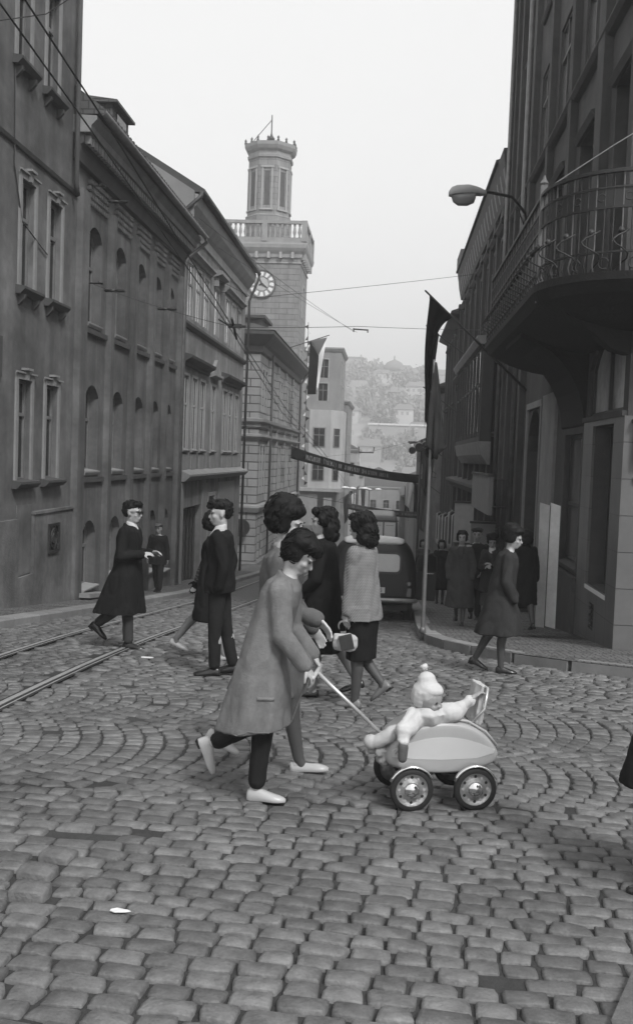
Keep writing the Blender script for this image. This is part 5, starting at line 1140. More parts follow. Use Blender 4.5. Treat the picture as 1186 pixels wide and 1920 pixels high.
# ================================================================ HILL: houses and trees
random.seed(5)
def hz(x, y): return float(hill(np.array([[x]]), np.array([[y]]))[0, 0])
M['hh_wall'] = mat('far_house_plaster', .34, .9, .1, .1); M['hh_light'] = mat('far_house_white', .55, .9, .1, .1); M['hh_roof'] = mat('far_roof', .18, .9)  # far houses and trees coloured paler, painting in some of the haze
M['leaf'] = mat('bare_spring_foliage', .26, .9, .3, .4); M['trunk'] = mat('bark', .06, .9)
spots = []
for k in range(400):
    y = random.uniform(330, 535); x = random.uniform(-.075, .06)*y
    if all(math.hypot(x-a, (y-b)*.6) > 11 for a, b in spots): spots.append((x, y))
    if len(spots) > 34: break
hue = ['pale', 'grey', 'whitewashed', 'light', 'long', 'small', 'square', 'plain']
for i, (x, y) in enumerate(sorted(spots, key=lambda p: -p[1])):
    z = hz(x, y); w = random.uniform(5, 11); d = random.uniform(6, 9); h_ = random.uniform(4, 8); lt = random.random() < .4
    r = empty('hillside_house', 'faint %s house on the hazy hillside' % ('white' if lt else 'grey'), 'house', (x, y, z), 'faint houses on the hazy hillside', random.uniform(-.3, .3))
    MB().box(None, (-w/2, w/2), (0, d), (-5, h_)).build('wall', 'hh_light' if lt else 'hh_wall', r)
    m = MB(); e = .5; rh = random.uniform(2, 3.5); m.add([(-w/2-e, -e, h_), (w/2+e, -e, h_), (w/2+e, d+e, h_), (-w/2-e, d+e, h_), (-w/2+1.5, d/2, h_+rh), (w/2-1.5, d/2, h_+rh)], [(0, 1, 5, 4), (1, 2, 5), (2, 3, 4, 5), (3, 0, 4), (3, 2, 1, 0)]); m.build('roof', 'hh_roof', r)
    m = MB()
    for a in np.arange(-w/2+1, w/2-1, 2.2): m.box(None, (a, a+1), (-.05, .02), (h_-2.4, h_-1))
    m.split('window', 'trim', r)
# landmark silhouettes on the crest
r = empty('hilltop_tower', 'domed square building rising above the hill crest', 'building', (.9, 528, hz(.9, 528))); m = MB(); m.box(None, (-5, 5), (-4, 6), (-6, 7)); m.build('wall', 'hh_wall', r)
m = MB(); m.lathe((0, 1, 7), [(6, 0), (5.6, 2), (4, 4.4), (1.5, 5.6), (.5, 6), (.3, 8)], 12); m.build('dome', 'hh_roof', r, True)
r = empty('hilltop_block', 'square block of flats on the left end of the hill crest', 'building', (-21, 520, hz(-21, 520))); MB().box(None, (-6, 5.5), (0, 10), (-8, 10)).build('wall', 'hh_wall', r); MB().box(None, (-6.3, 5.8), (-.3, 10.3), (10, 10.8)).build('roof', 'hh_roof', r)
r = empty('long_shed', 'long white-roofed shed halfway up the hillside', 'building', (.5, 400, hz(.5, 400)+8)); MB().box(None, (-9, 14), (0, 8), (-12, 2)).build('wall', 'hh_wall', r); MB().box(None, (-9.5, 14.5), (-.5, 8.5), (2, 2.7)).build('roof', 'white', r)
r = empty('long_shed', 'pale long building at the foot of the hill, left of centre', 'building', (-12, 300, hz(-12, 300)+8)); MB().box(None, (-2, 9), (0, 8), (-14, 3)).build('wall', 'hh_wall', r); MB().box(None, (-2.3, 9.3), (-.5, 8.5), (3, 3.6)).build('roof', 'hh_light', r)
def crown_mesh(n, rx, rz, leaf=.9):
    m = MB()
    cl = [(random.gauss(0, .45)*rx, random.gauss(0, .45)*rx, rz*(.9+random.uniform(-.6, .8))) for _ in range(9)]
    for k in range(n):
        c = random.choice(cl); p = Vector(c)+Vector((random.gauss(0, .22)*rx, random.gauss(0, .22)*rx, random.gauss(0, .25)*rz))
        q = Euler((random.random()*6, random.random()*6, random.random()*6)).to_matrix(); s = leaf*random.uniform(.5, 1.2)
        m.quad(*[tuple(p+q@Vector(v)*s) for v in ((-.5, -.3, 0), (.5, -.4, 0), (.6, .3, 0), (-.4, .4, 0))])
    return m
protos = []
for k in range(4):
    t = empty('tree', 'hazy tree on the hill', 'tree', group='hazy trees on the hillside and its crest'); MB().tube([(0, 0, -2), (.1, 0, 3), (0, .2, 6)], [.4, .25, .1], 6).build('trunk', 'trunk', t); crown_mesh(260, 4.2, 5.2, 1.3).build('crown', 'leaf', t); protos.append(t)
tsp = [(x, 529+random.uniform(-3, 3)) for x in list(np.linspace(-16, -6, 7))+list(np.linspace(7, 22, 9))]+[(random.uniform(-.08, .065)*y, y) for y in [random.uniform(320, 530) for _ in range(130)]]
for i, (x, y) in enumerate(tsp):
    p = protos[i % 4]
    if i < 4: o = p
    else:
        o = p.copy(); COL.objects.link(o)
        for ch in p.children: c = ch.copy(); COL.objects.link(c); c.parent = o
    s = random.uniform(.6, 1.15); o.location = (x, y, hz(x, y)-.5); o.scale = (s, s, s*random.uniform(.8, 1.2)); o.rotation_euler = (0, 0, random.random()*6)
    o['label'] = 'hazy tree standing on the crest of the hill' if i < 16 else 'hazy tree on the slope of the hill'
    o['group'] = 'hazy trees on the crest' if i < 16 else 'hazy trees on the hill slope'
# ---------- haze
hzmat = bpy.data.materials.new('haze_air'); hzmat.use_nodes = True; n = hzmat.node_tree.nodes; n.remove(n['Principled BSDF']); pv = n.new('ShaderNodeVolumePrincipled'); pv.inputs['Color'].default_value = (1, 1, 1, 1); pv.inputs['Density'].default_value = .0019; pv.inputs['Anisotropy'].default_value = .1
hzmat.node_tree.links.new(pv.outputs[0], n['Material Output'].inputs['Volume']); M['haze'] = hzmat
tag(MB().box(None, (-260, 260), (-45, 790), (-40, 82)).build('haze', 'haze'), kind='stuff')
# ================================================================ PEOPLE
random.seed(21)
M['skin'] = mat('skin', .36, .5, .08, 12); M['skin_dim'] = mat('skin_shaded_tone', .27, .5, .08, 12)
M['hair'] = mat('dark_hair', .008, .65, .4, 24, .003, 90, spec=.2); M['hair_mid'] = mat('brown_hair', .03, .45, .35, 30, .004, 90)
M['lip'] = mat('lips', .12, .4); M['eye'] = mat('eye', .03, .2)
M['coat_black'] = mat('black_wool', .013, .92, .2, 6, .003, 120, spec=.12); M['coat_dark'] = mat('dark_wool', .032, .9, .2, 6, .003, 120, spec=.12); M['coat_char'] = mat('charcoal_wool', .05, .9, .2, 6, .003, 120, spec=.12)
M['coat_light'] = mat('herringbone_coat', .15, .9, .22, 7, .003, 90, spec=.12, streak=.12); M['coat_mid'] = mat('grey_wool', .1, .9, .15, 6, .003, 120, spec=.12)
M['check'] = mat('checked_tweed', .18, .9, .1, 5, .002, 150, spec=.12, extra=weave('check', 24, .8)); M['check_dark'] = mat('dark_checked_tweed', .12, .9, .1, 5, spec=.12, extra=weave('check', 12, .3))
M['trench'] = mat('pale_raincoat', .3, .8, .12, 5, .003, 60, spec=.12); M['trouser'] = mat('dark_trousers', .02, .9, .2, 6, .002, 120, spec=.12); M['trouser_grey'] = mat('grey_trousers', .05, .9, .2, 6, .002, 120, spec=.12)
M['stocking'] = mat('dark_stockings', .06, .6, .1, 8); M['stocking_light'] = mat('sheer_stockings', .17, .6, .1, 8); M['shoe_black'] = mat('black_leather', .02, .25, .1, 10); M['shoe_white'] = mat('white_leather', .4, .35, .06, 10); M['shoe_grey'] = mat('grey_leather', .16, .35, .1, 10)
M['shirt'] = mat('white_shirt', .5, .8); M['knit_white'] = mat('white_knit', .5, .95, .05, 10, .0012, 160); M['knit_shade'] = mat('cream_knit', .42, .95, .05, 10, .0012, 160)
class Sol(MB):
    """closed primitives that a voxel remesh fuses into one skin"""
    def cap(s, p0, p1, r0, r1, n=14, flat=None):
        p0, p1 = Vector(p0), Vector(p1); d = p1-p0; L = d.length; t = d.normalized() if L > 1e-6 else Vector((0, 0, 1)); ref = Vector((0, 1, 0)) if abs(t.y) < .9 else Vector((1, 0, 0)); a = t.cross(ref).normalized(); b = a.cross(t)
        rings = [(-r0*math.cos(q), r0*math.sin(q)) for q in np.linspace(.15, math.pi/2, 4)]+[(L+r1*math.sin(q), r1*math.cos(q)) for q in np.linspace(0, math.pi/2-.15, 4)]
        vs = [p0+t*h+(a*math.cos(k*2*math.pi/n)+b*math.sin(k*2*math.pi/n))*r for (h, r) in rings for k in range(n)]; m = len(rings)
        return s.add(vs, [(i*n+k, i*n+(k+1) % n, (i+1)*n+(k+1) % n, (i+1)*n+k) for i in range(m-1) for k in range(n)]+[tuple(range(n)), tuple((m-1)*n+k for k in range(n))])
    def ell(s, c, r, R=None, n=14):
        c = Vector(c); R = R or Matrix.Identity(3); m = 9
        vs = [c+R@Vector((r[0]*math.sin(q)*math.cos(k*2*math.pi/n), r[1]*math.sin(q)*math.sin(k*2*math.pi/n), r[2]*math.cos(q))) for q in np.linspace(.12, math.pi-.12, m) for k in range(n)]
        return s.add(vs, [(i*n+k, i*n+(k+1) % n, (i+1)*n+(k+1) % n, (i+1)*n+k) for i in range(m-1) for k in range(n)]+[tuple(range(n)), tuple((m-1)*n+k for k in range(n))])
    def loft(s, rings, n=40, ex=2.3):
        """rings: (centre, rx, ry, fold amplitude, tilt[, number of folds])"""
        vs = []
        for (c, rx, ry, fa, tl, *nf) in rings:
            R = Matrix.Rotation(tl, 3, 'Y'); q = nf[0] if nf else 9
            for k in range(n):
                a = 2*math.pi*k/n; co, si = math.cos(a), math.sin(a); f = 1+fa*(math.sin(a*q+1.3)+.5*math.sin(a*(q*1.7//1)+.4))
                vs.append(Vector(c)+R@Vector((rx*f*math.copysign(abs(co)**(2/ex), co), ry*f*math.copysign(abs(si)**(2/ex), si), 0)))
        m = len(rings)
        return s.add(vs, [(i*n+k, i*n+(k+1) % n, (i+1)*n+(k+1) % n, (i+1)*n+k) for i in range(m-1) for k in range(n)]+[tuple(range(n)), tuple((m-1)*n+k for k in range(n))])
    def fuse(s, name, m, parent, vox=.01, smooth=3, disp=0, dsc=9, dtl=2, crease=0):
        o = s.build(name, m, None); md = o.modifiers.new('r', 'REMESH'); md.mode = 'VOXEL'; md.voxel_size = vox; md.use_smooth_shade = True
        if smooth: sm = o.modifiers.new('s', 'SMOOTH'); sm.iterations = smooth; sm.factor = .5
        dg = bpy.context.evaluated_depsgraph_get(); dg.update(); me = bpy.data.meshes.new_from_object(o.evaluated_get(dg)); me.name = name; old = o.data; o.modifiers.clear(); o.data = me; bpy.data.meshes.remove(old)
        if disp:
            nv = len(me.vertices); co = np.empty(nv*3, np.float32); me.vertices.foreach_get('co', co); no = np.empty(nv*3, np.float32); me.vertices.foreach_get('normal', no); co = co.reshape(-1, 3); no = no.reshape(-1, 3)
            ph = random.uniform(0, 50); d = np.array([noise.fractal((p[0]*dsc+ph, p[1]*dsc, p[2]*dsc*.8), .8, 2., dtl) if not crease else .45*noise.noise((p[0]*dsc+ph, p[1]*dsc, p[2]*dsc*.5))+crease*(min(.32, abs(noise.noise((p[0]*7+ph, p[1]*7+p[2]*2.5, p[2]*3.2))))*3-.75)+.12*(min(.25, abs(noise.noise((p[0]*15, p[1]*15+ph, p[2]*9))))*4-.8) for p in co.tolist()], np.float32); co += no*d[:, None]*disp; me.vertices.foreach_set('co', co.ravel()); me.update()
        me.polygons.foreach_set('use_smooth', [True]*len(me.polygons)); me.materials.clear(); me.materials.append(M[m] if isinstance(m, str) else m); o.parent = parent; return o
def V(*a): return Vector(a)
def hand(sol, W, d, palm, side, curl=.5, spread=.1, k=1.):
    """W wrist, d forearm direction, palm: direction the palm faces; five separate bent fingers"""
    d = d.normalized(); palm = (palm-d*palm.dot(d)).normalized(); ac = d.cross(palm)*side
    R = Matrix((d, ac, palm)).transposed(); sol.ell(W+d*.048*k, (.052*k, .041*k, .017*k), R); sol.cap(W-d*.03*k, W+d*.03*k, .027*k, .026*k)
    for i, (off, ln) in enumerate(((.030, .068), (.010, .077), (-.010, .072), (-.029, .056))):
        p = W+d*(.088-.004*abs(i-1.3))*k+ac*off*k; dr = (d+ac*(.6-i*.4)*spread).normalized(); a = curl*.6
        for j, fr in enumerate((.45, .32, .23)):
            dr = (dr*math.cos(a)+palm*math.sin(a)).normalized(); q = p+dr*ln*fr*k; sol.cap(p, q, (.0092-.0009*j)*k, (.0084-.0009*j)*k, 8); p = q; a = curl*(.75 if j == 0 else .5)
    p = W+d*.025*k+ac*.03*k; dr = (d*.65+ac*.75+palm*.3).normalized(); q = p+dr*.036*k; sol.cap(p, q, .0125*k, .0105*k, 8); dr = (dr+d*.5+palm*.35*curl).normalized(); sol.cap(q, q+dr*.03*k, .0105*k, .0085*k, 8)
def shoe(parent, A, pitch, side, m, heel=0, k=1., turn=0):
    """A ankle; pitch: toe up +/down -"""
    Rm = Matrix.Rotation(turn, 3, 'Z')@Matrix.Rotation(-pitch, 3, 'Y'); n = 14; mb = MB(); vs = []
    low = heel > 0
    S_ = [(-.062, .012, .045), (-.055, .027, .062), (-.035, .033, .085 if not low else .062), (0, .034, .088 if not low else .058), (.04, .035, .072 if not low else .048), (.085, .041, .056 if not low else .045), (.12, .045, .045), (.155, .041, .036), (.185, .028, .026), (.2, .010, .016)]
    for (x, w, h) in S_:
        for q in range(n):
            a = 2*math.pi*q/n; co, si = math.cos(a), math.sin(a); z = max(si, -.0)*h if si > 0 else 0; sx = w*math.copysign(abs(co)**.8, co)*(1 if si > 0 else .97)
            vs.append(A+Rm@(V(x*k, sx*k, (z-.085+(-.004 if si <= 0 else 0))*k)))
    fs = [(i*n+q, i*n+(q+1) % n, (i+1)*n+(q+1) % n, (i+1)*n+q) for i in range(len(S_)-1) for q in range(n)]+[tuple(range(n)), tuple((len(S_)-1)*n+q for q in range(n))]
    mb.add(vs, fs); o = mb.build('shoe', m, parent, True)
    if heel: MB().tube([A+Rm@V(-.04*k, 0, -.08*k), A+Rm@V(-.045*k, 0, -.08*k)+V(0, 0, -heel)], [.022, .009], 8).build('heel', m, o, True)
    else: MB().box(lambda u, v, w: tuple(A+Rm@V(u, v, w)), (-.06*k, .0), (-.03*k, .03*k), (-.105*k, -.085*k)).build('heel', 'shoe_black', o)
    return o
def person(label, x, y, head_deg, H, legs, arms, lean=0, head=(0, 0), clothes=(), hair=None, shoes=('shoe_black', 0), skin='skin', q=1, zoff=0., hands=True, extra=None, group=None, name='person', sh=None, male=True, stock=None, collar=None, glasses=False, tilt_extra=0, gloves=None):
    k = H/1.70; root = empty(name, label, 'person', (x, y, gz(y)+zoff), group, R_(head_deg)); root.scale = (k, k, k)
    vox = {0: .018, 1: .0115, 2: .0085}[q]; shw = .185 if male else .162; hipw = .088; heel = shoes[1]
    # legs
    J = []
    for s, (a, b, f) in zip((1, -1), legs):
        a, b, f = R_(a), R_(b), R_(f); kn = V(math.sin(a), 0, -math.cos(a))*.435; an = kn+V(math.sin(a-b), 0, -math.cos(a-b))*.415; J.append((s, kn, an, f, a, b))
    def low(an, f): return min((an+Matrix.Rotation(-f, 3, 'Y')@V(px, 0, -.09)).z for px in (-.05, .17))-(heel if abs(f) < .5 and heel else 0)*.0
    hz_ = -min(low(an, f) for (s, kn, an, f, a, b) in J); hip = V(0, 0, hz_)
    Lr = R_(lean); sp = lambda h, x=0, y=0: hip+V(math.sin(Lr*(.55+.9*h))*h+x*math.cos(Lr), y, math.cos(Lr*(.55+.9*h))*h-x*math.sin(Lr))
    B = Sol()
    # torso
    tr = [(-.08, .085, .13), (0, .105, .165), (.08, .105, .16), (.17, .092, .138), (.27, .1, .15), (.37, .11, .165), (.45, .095, shw-.005), (.50, .068, shw-.07), (.535, .05, .062)]
    tb = .86 if any(c[0] in ('trousers', 'coat', 'jacket') for c in clothes) else 1; B.loft([(sp(h), a*(tb if h < .5 else 1), b*(tb if h < .5 else 1), 0, Lr*(.55+.9*max(h, 0))) for h, a, b in tr], 24)
    nk = sp(.52); hy, hp = R_(head[0]), R_(head[1]); RH = (Matrix.Rotation(hy, 3, 'Z')@Matrix.Rotation(hp+Lr*.5, 3, 'Y'))*(1.07 if male else 1.02); hc = nk+V(math.sin(Lr+hp*.35)*.14+.012, 0, math.cos(Lr+hp*.35)*.165); hd_ = lambda *p: hc+RH@V(*p)
    B.cap(nk-V(0, 0, .03), hd_(-.015, 0, -.06), .058, .052 if male else .046)
    B.ell(hd_(-.012, 0, .03), (.098, .077, .088), RH); B.ell(hd_(.02, 0, -.03), (.072, .061, .082), RH); B.ell(hd_(.058, 0, -.088), (.026, .03, .022), RH); B.cap(hd_(-.0, .045, -.07), hd_(.055, .018, -.092), .018, .018); B.cap(hd_(-.0, -.045, -.07), hd_(.055, -.018, -.092), .018, .018)
    B.cap(hd_(.084, 0, .008), hd_(.107, 0, -.028), .0085, .0125, 10); B.ell(hd_(.076, .03, .024), (.018, .03, .009), RH); B.ell(hd_(.076, -.03, .024), (.018, .03, .009), RH); B.ell(hd_(.086, 0, -.056), (.014, .024, .007), RH); B.ell(hd_(.084, 0, -.068), (.014, .021, .007), RH)
    for s in (-1, 1): B.ell(hd_(-.005, s*.078, -.012), (.019, .009, .032), RH); B.ell(hd_(.06, s*.04, -.025), (.022, .02, .02), RH)
    # legs
    ank = []
    for (s, kn, an, f, a, b) in J:
        h0 = hip+V(0, s*hipw, 0); K_ = hip+V(0, s*(hipw-.008), 0)+kn; A_ = hip+V(0, s*(hipw-.015), 0)+an; tq = .74 if any(c[0] == 'trousers' for c in clothes) else 1; B.cap(h0, K_, .088*tq, .055*(tq+.06 if tq < 1 else 1)); md = K_+(A_-K_)*.35-(V(.018, 0, 0)); B.cap(K_, md, .052, .052); B.cap(md, A_, .052, .033)
        Rf = Matrix.Rotation(-f, 3, 'Y'); B.cap(A_+Rf@V(-.025, 0, -.045), A_+Rf@V(.11, 0, -.065), .028, .02); ank.append((s, h0, K_, A_, f, md))
    # arms
    AR = []
    for s, (u, fo, pm, cu) in zip((1, -1), arms):
        S0 = sp(.455, 0, s*shw*.92); u = V(u[0], u[1]*s, u[2]).normalized(); fo = V(fo[0], fo[1]*s, fo[2]).normalized(); E_ = S0+u*.285; W_ = E_+fo*.245; B.cap(S0, E_, .05, .039); B.cap(E_, E_+fo*.09, .04, .037); B.cap(E_+fo*.09, W_, .037, .025)
        if hands and pm is not None and q > 0: hand(B, W_, fo, V(pm[0], pm[1]*s, pm[2]), s, cu)
        elif pm is not None: B.cap(W_, W_+fo*.1, .03, .03)
        AR.append((s, S0, E_, W_, u, fo))
    body = B.fuse('body', skin, root, vox if q < 2 else .0078, 2 if q else 1)
    if q > 0:
        for s in (-1, 1): Sol().ell(hd_(.083, s*.031, .005), (.006, .014, .007), RH, 8).build('eye', 'eye', body, True); Sol().ell(hd_(.094, s*.034, .028), (.005, .019, .004), RH, 8).build('eyebrow', 'hair', body, True)
        Sol().ell(hd_(.099, 0, -.061), (.004, .019, .006), RH, 8).build('lips', 'lip', body, True)
    if stock:
        st = Sol()
        for (s, h0, K_, A_, f, md) in ank: st.cap(h0+(K_-h0)*.5, K_, .078, .059); st.cap(K_, md, .056, .056); st.cap(md, A_, .056, .037); st.cap(A_, A_+Matrix.Rotation(-f, 3, 'Y')@V(.02, 0, -.05), .036, .03)
        st.fuse('stockings', stock, root, vox, 2)
    for (s, h0, K_, A_, f, md) in ank: shoe(root, A_, f, s, shoes[0], heel, 1.05 if male else .97)
    # clothes
    for c in clothes:
        kind, mt = c[0], c[1]; o = c[2] if len(c) > 2 else {}
        g = Sol()
        if kind == 'trousers':
            g.loft([(sp(h), a*1.06, b*1.05, 0, 0) for h, a, b in tr[:4]], 24)
            for (s, h0, K_, A_, f, md) in ank:
                w = o.get('w', 1); g.cap(h0, K_, .1*w, .077*w); e = A_+(K_-A_)*o.get('short', .06); g.cap(K_, e, .074*w, .062*w)
            g.fuse('trousers', mt, root, vox, 2, .009, 8, 2, .6)
        elif kind == 'skirt':
            hem = o.get('hem', .45); n_ = 6; z0_ = sp(.16).z; fl = o.get('flare', .0); mx_ = sum((a[3].x+a[2].x)/2 for a in ank)/2*o.get('follow', .5)
            rg = [(sp(.16), .098, .145, 0, 0), (sp(.05), .125, .178, 0, 0)]+[(V(hip.x+mx_*t, 0, hz_-.02+(hem-hz_+.02)*t), .135+fl*t+o.get('dx', 0)*t, .18+fl*t*.8, .02*t, 0) for t in np.linspace(.1, 1, n_)]
            g.loft(rg, 40); g.fuse('skirt', mt, root, vox, 2, .01, 6)
        elif kind in ('coat', 'jacket'):
            hem = o.get('hem', .42); w = o.get('w', 1.); fl = o.get('flare', .06); bk = o.get('back', 0.); fa = o.get('fold', .035); wd = .022*w
            rg = [(sp(.532), .056, .066, 0, Lr), (sp(.508, -.005), .082*w, shw-.055, 0, Lr), (sp(.47, -.003), .112*w, shw+.012, 0, Lr), (sp(.38), .132*w, shw+.012, .0, Lr), (sp(.25), .128*w, max(.172, shw*.98), .01, Lr*.8), (sp(.12), .138*w, max(.19, shw*1.02), .012, Lr*.5), (sp(0), .152*w, max(o.get('side', .205), shw*1.04+.01), .015, 0)]
            n_ = 8
            for t in np.linspace(.12, 1, n_): rg.append((V(hip.x-bk*t, 0, hz_+(hem-hz_)*t), .155*w+fl*t, max(o.get('side', .215), shw*1.06+.01)+fl*.7*t, .012+fa*t, o.get('hemtilt', 0)*t, o.get('nf', 8)))
            if hem > hz_-.02: rg = rg[:7]; rg[6] = (V(sp(0).x, 0, hem), .15*w+fl, shw*1.04+.01+fl*.7, fa, 0)
            if o.get('skip_top'): rg = rg[1:]
            g.loft(rg, 56)
            if q and o.get('collar', True): g.loft([(sp(.49, .0), .085, .1, 0, Lr+.12), (sp(.515, .0), .083, .092, 0, Lr+.18), (sp(.54, -.01), .074, .078, 0, Lr+.25)], 24) if not o.get('open') else None
            for (s, S0, E_, W_, u, fo) in AR:
                sw = o.get('sleeve', 1.); g.cap(S0-u*.0, S0+u*.15, .07*sw, .064*sw); g.cap(S0+u*.15, E_, .064*sw, .057*sw); e = W_-fo*o.get('cuff', .01); g.cap(E_, e, .057*sw, .05*sw)
            ob = g.fuse(kind, mt, root, min(vox*1.15, .012) if q else .018, 2, .014, 5.5, 3, o.get('crease', .8))
            if q and o.get('pocket'):
                seam(ob, [(.0+x, -.24, o['pocket']-.1+.02*x) for x in np.linspace(0, .13, 8)], .022, .005, 'pocket_flap', mt); seam(ob, [(.6, -.06+.0*z, z) for z in np.linspace(hem+.03, 1.2, 16)], .02, .005, 'front_edge', mt)
                seam(ob, [(x, -.5, hem+.035) for x in np.linspace(-.3, .22, 20)], .006, .003, 'hem_stitching', mt)
            if q and o.get('buttons'):
                for t in o['buttons']: Sol().ell(sp(t, .142*w), (.008, .014, .014), None, 8).build('button', 'shoe_black', ob, True)
        elif kind == 'scarf':
            g.loft([(sp(.49, .02), .085, .09, .03, Lr), (sp(.53, .01), .08, .084, .04, Lr), (sp(.57, .005), .066, .068, .03, Lr)], 30); g.fuse('scarf', mt, root, vox, 2, .01, 14)
        elif kind == 'shirt':
            g.loft([(sp(.46, .03), .09, .08, 0, Lr), (sp(.545, .008), .064, .064, 0, Lr+.2), (sp(.572, .004), .06, .06, 0, Lr+.25)], 24); g.fuse('shirt_collar', mt, root, vox, 1)
        elif kind == 'lapels':
            for s in (-1, 1): MB().prism([sp(.53, .075, s*.03), sp(.49, .118, s*.075), sp(.30, .150, s*.03), sp(.31, .152, .0)], (.012, 0, 0)).build('lapel', mt, root)
    # hair: blobs (centre, radii) in the head's frame
    if hair:
        g = Sol(); mt, blobs, dp = hair
        for c, r in blobs: g.ell(hd_(*c), r, RH)
        hr = g.fuse('hair', mt, body, .0075 if q else .014, 3, dp*.5, 13, 3)
        if q: lk = MB(); locks(lk, blobs, hd_, RH, 300 if q == 2 else 170, .05 if not male else .032, .0042); lk.build('hair_locks', mt, hr, True)
    if glasses:
        m = MB()
        for s in (-1, 1): m.prism([hd_(.102, s*.012, .018), hd_(.1, s*.055, .02), hd_(.1, s*.05, -.012), hd_(.104, s*.018, -.014)], (.006, 0, 0)); m.tube([hd_(.1, s*.056, .014), hd_(-.0, s*.08, .01)], .004, 5)
        m.tube([hd_(.107, -.012, .014), hd_(.107, .012, .014)], .004, 5); m.build('sunglasses', 'black', body)
    if extra: extra(root, hd_, sp, AR, ank, body, vox)
    return root, AR, ank
def locks(g, blobs, hd_, RH, n, ln=.07, r0=.0055):
    """loose locks lying over the hair mass and breaking up its outline"""
    BL = [(Vector(c), Vector(r)) for c, r in blobs]
    def out(p): return min(sum(((p[i]-c[i])/r[i])**2 for i in range(3)) for c, r in BL)
    for _ in range(n):
        c, r = random.choice(BL); d = Vector((random.gauss(-.25, 1), random.gauss(0, 1), random.gauss(.45, .8))).normalized(); p = c+Vector((d.x*r.x, d.y*r.y, d.z*r.z))
        if out(p) < .93: continue
        fl = Vector((-.5+.4*d.x, d.y*.5, -1.0)).normalized(); fl = (fl-d*fl.dot(d)).normalized(); fl += Vector((random.gauss(0, .3), random.gauss(0, .3), random.gauss(0, .2))); P = []
        for k in range(6):
            q = p+fl*ln*k/5*random.uniform(.85, 1.1)
            for _i in range(12):
                if out(q) < .97: q += d*.004
                elif out(q) > 1.06: q -= d*.004
                else: break
            q += d*(.001+.003*math.sin(k*.9)); P.append(hd_(*q))
        g.tube(P, [r0*.5, r0, r0, r0*.9, r0*.6, .001], 4)
def seam(ob, pts, w, off, name, mt):
    """narrow raised strip laid on the surface of a garment"""
    m = MB(); A_ = []
    for i, p in enumerate(pts):
        ok_, co, nn, _i = ob.closest_point_on_mesh(Vector(p)); t = Vector(pts[min(i+1, len(pts)-1)])-Vector(pts[max(i-1, 0)]); b = nn.cross(t).normalized()*w/2; A_ += [co-b-nn*.002, co-b+nn*off, co+b+nn*off, co+b-nn*.002]
    m.add(A_, [((i-1)*4+k, (i-1)*4+(k+1) % 4, i*4+(k+1) % 4, i*4+k) for i in range(1, len(pts)) for k in range(4)]+[(0, 1, 2, 3), tuple(len(A_)-4+k for k in range(4))]); return m.build(name, mt, ob, True)
CAPH = [((-.022, 0, .066), (.1, .083, .068)), ((-.055, 0, .015), (.066, .08, .08))]
def do(*extra_): return CAPH+list(extra_)
shortback = do(((.03, 0, .095), (.075, .066, .038)), ((.07, .01, .088), (.035, .05, .03)))
bob = do(((-.04, 0, .03), (.105, .112, .1)), ((-.05, .06, -.05), (.075, .055, .085)), ((-.05, -.06, -.05), (.075, .055, .085)), ((-.09, 0, -.05), (.06, .09, .09)), ((.05, 0, .09), (.05, .075, .035)))
bouffant = do(((-.035, 0, .085), (.115, .115, .095)), ((-.075, 0, .03), (.085, .105, .1)), ((.045, 0, .1), (.06, .085, .045)), ((-.02, .075, .01), (.06, .03, .07)), ((-.02, -.075, .01), (.06, .03, .07)))
curly = do(((-.035, 0, .05), (.11, .105, .095)), ((-.08, 0, -.04), (.08, .1, .11)), ((-.05, .065, -.08), (.055, .045, .09)), ((-.05, -.065, -.08), (.055, .045, .09)), ((-.09, 0, -.13), (.062, .09, .06)), ((.05, .02, .095), (.05, .07, .035)), ((-.0, .095, .02), (.05, .03, .06)), ((-.0, -.095, .02), (.05, .03, .06)))
HD = (.05, 0, -1)   # arm hanging
# 1 man in sunglasses
person('man in sunglasses and long dark overcoat striding across the tram rails', -3.14, 11.87, -6, 1.75, ((-7, 46, -38), (6, 4, 0)), (((.0, .12, -1), (.9, -.25, .12), (0, -.6, -1), .7), ((-.08, .2, -1), (.95, -.3, .12), (0, -.6, -1), .75)), 3, (-6, 2),
       (('trousers', 'trouser_grey'), ('coat', 'coat_black', dict(hem=.42, w=1.12, flare=.13, back=.09, fold=.03, nf=5, sleeve=1.1, buttons=(.1, .22))), ('shirt', 'shirt')), ('hair', shortback+[((.06, 0, .105), (.04, .055, .025))], .012), ('shoe_black', 0), q=1, glasses=True)
# 2 young man in dark suit
person('young man in dark suit and white collar standing in profile, hands in pockets', -1.66, 9.9, 180, 1.73, ((3, 4, 0), (-7, 6, 0)), (((-.35, .35, -1), (.25, -.15, -1), None, 0), ((-.35, .3, -1), (.3, -.2, -1), None, 0)), 0, (18, 6),
       (('trousers', 'trouser', dict(w=.96)), ('jacket', 'coat_black', dict(hem=.84, w=.98, flare=.0, fold=.01, sleeve=1.0, open=1)), ('shirt', 'shirt')), ('hair', shortback+[((.055, 0, .1), (.055, .065, .035)), ((.09, .01, .075), (.03, .05, .022))], .012), ('shoe_black', 0), q=1)
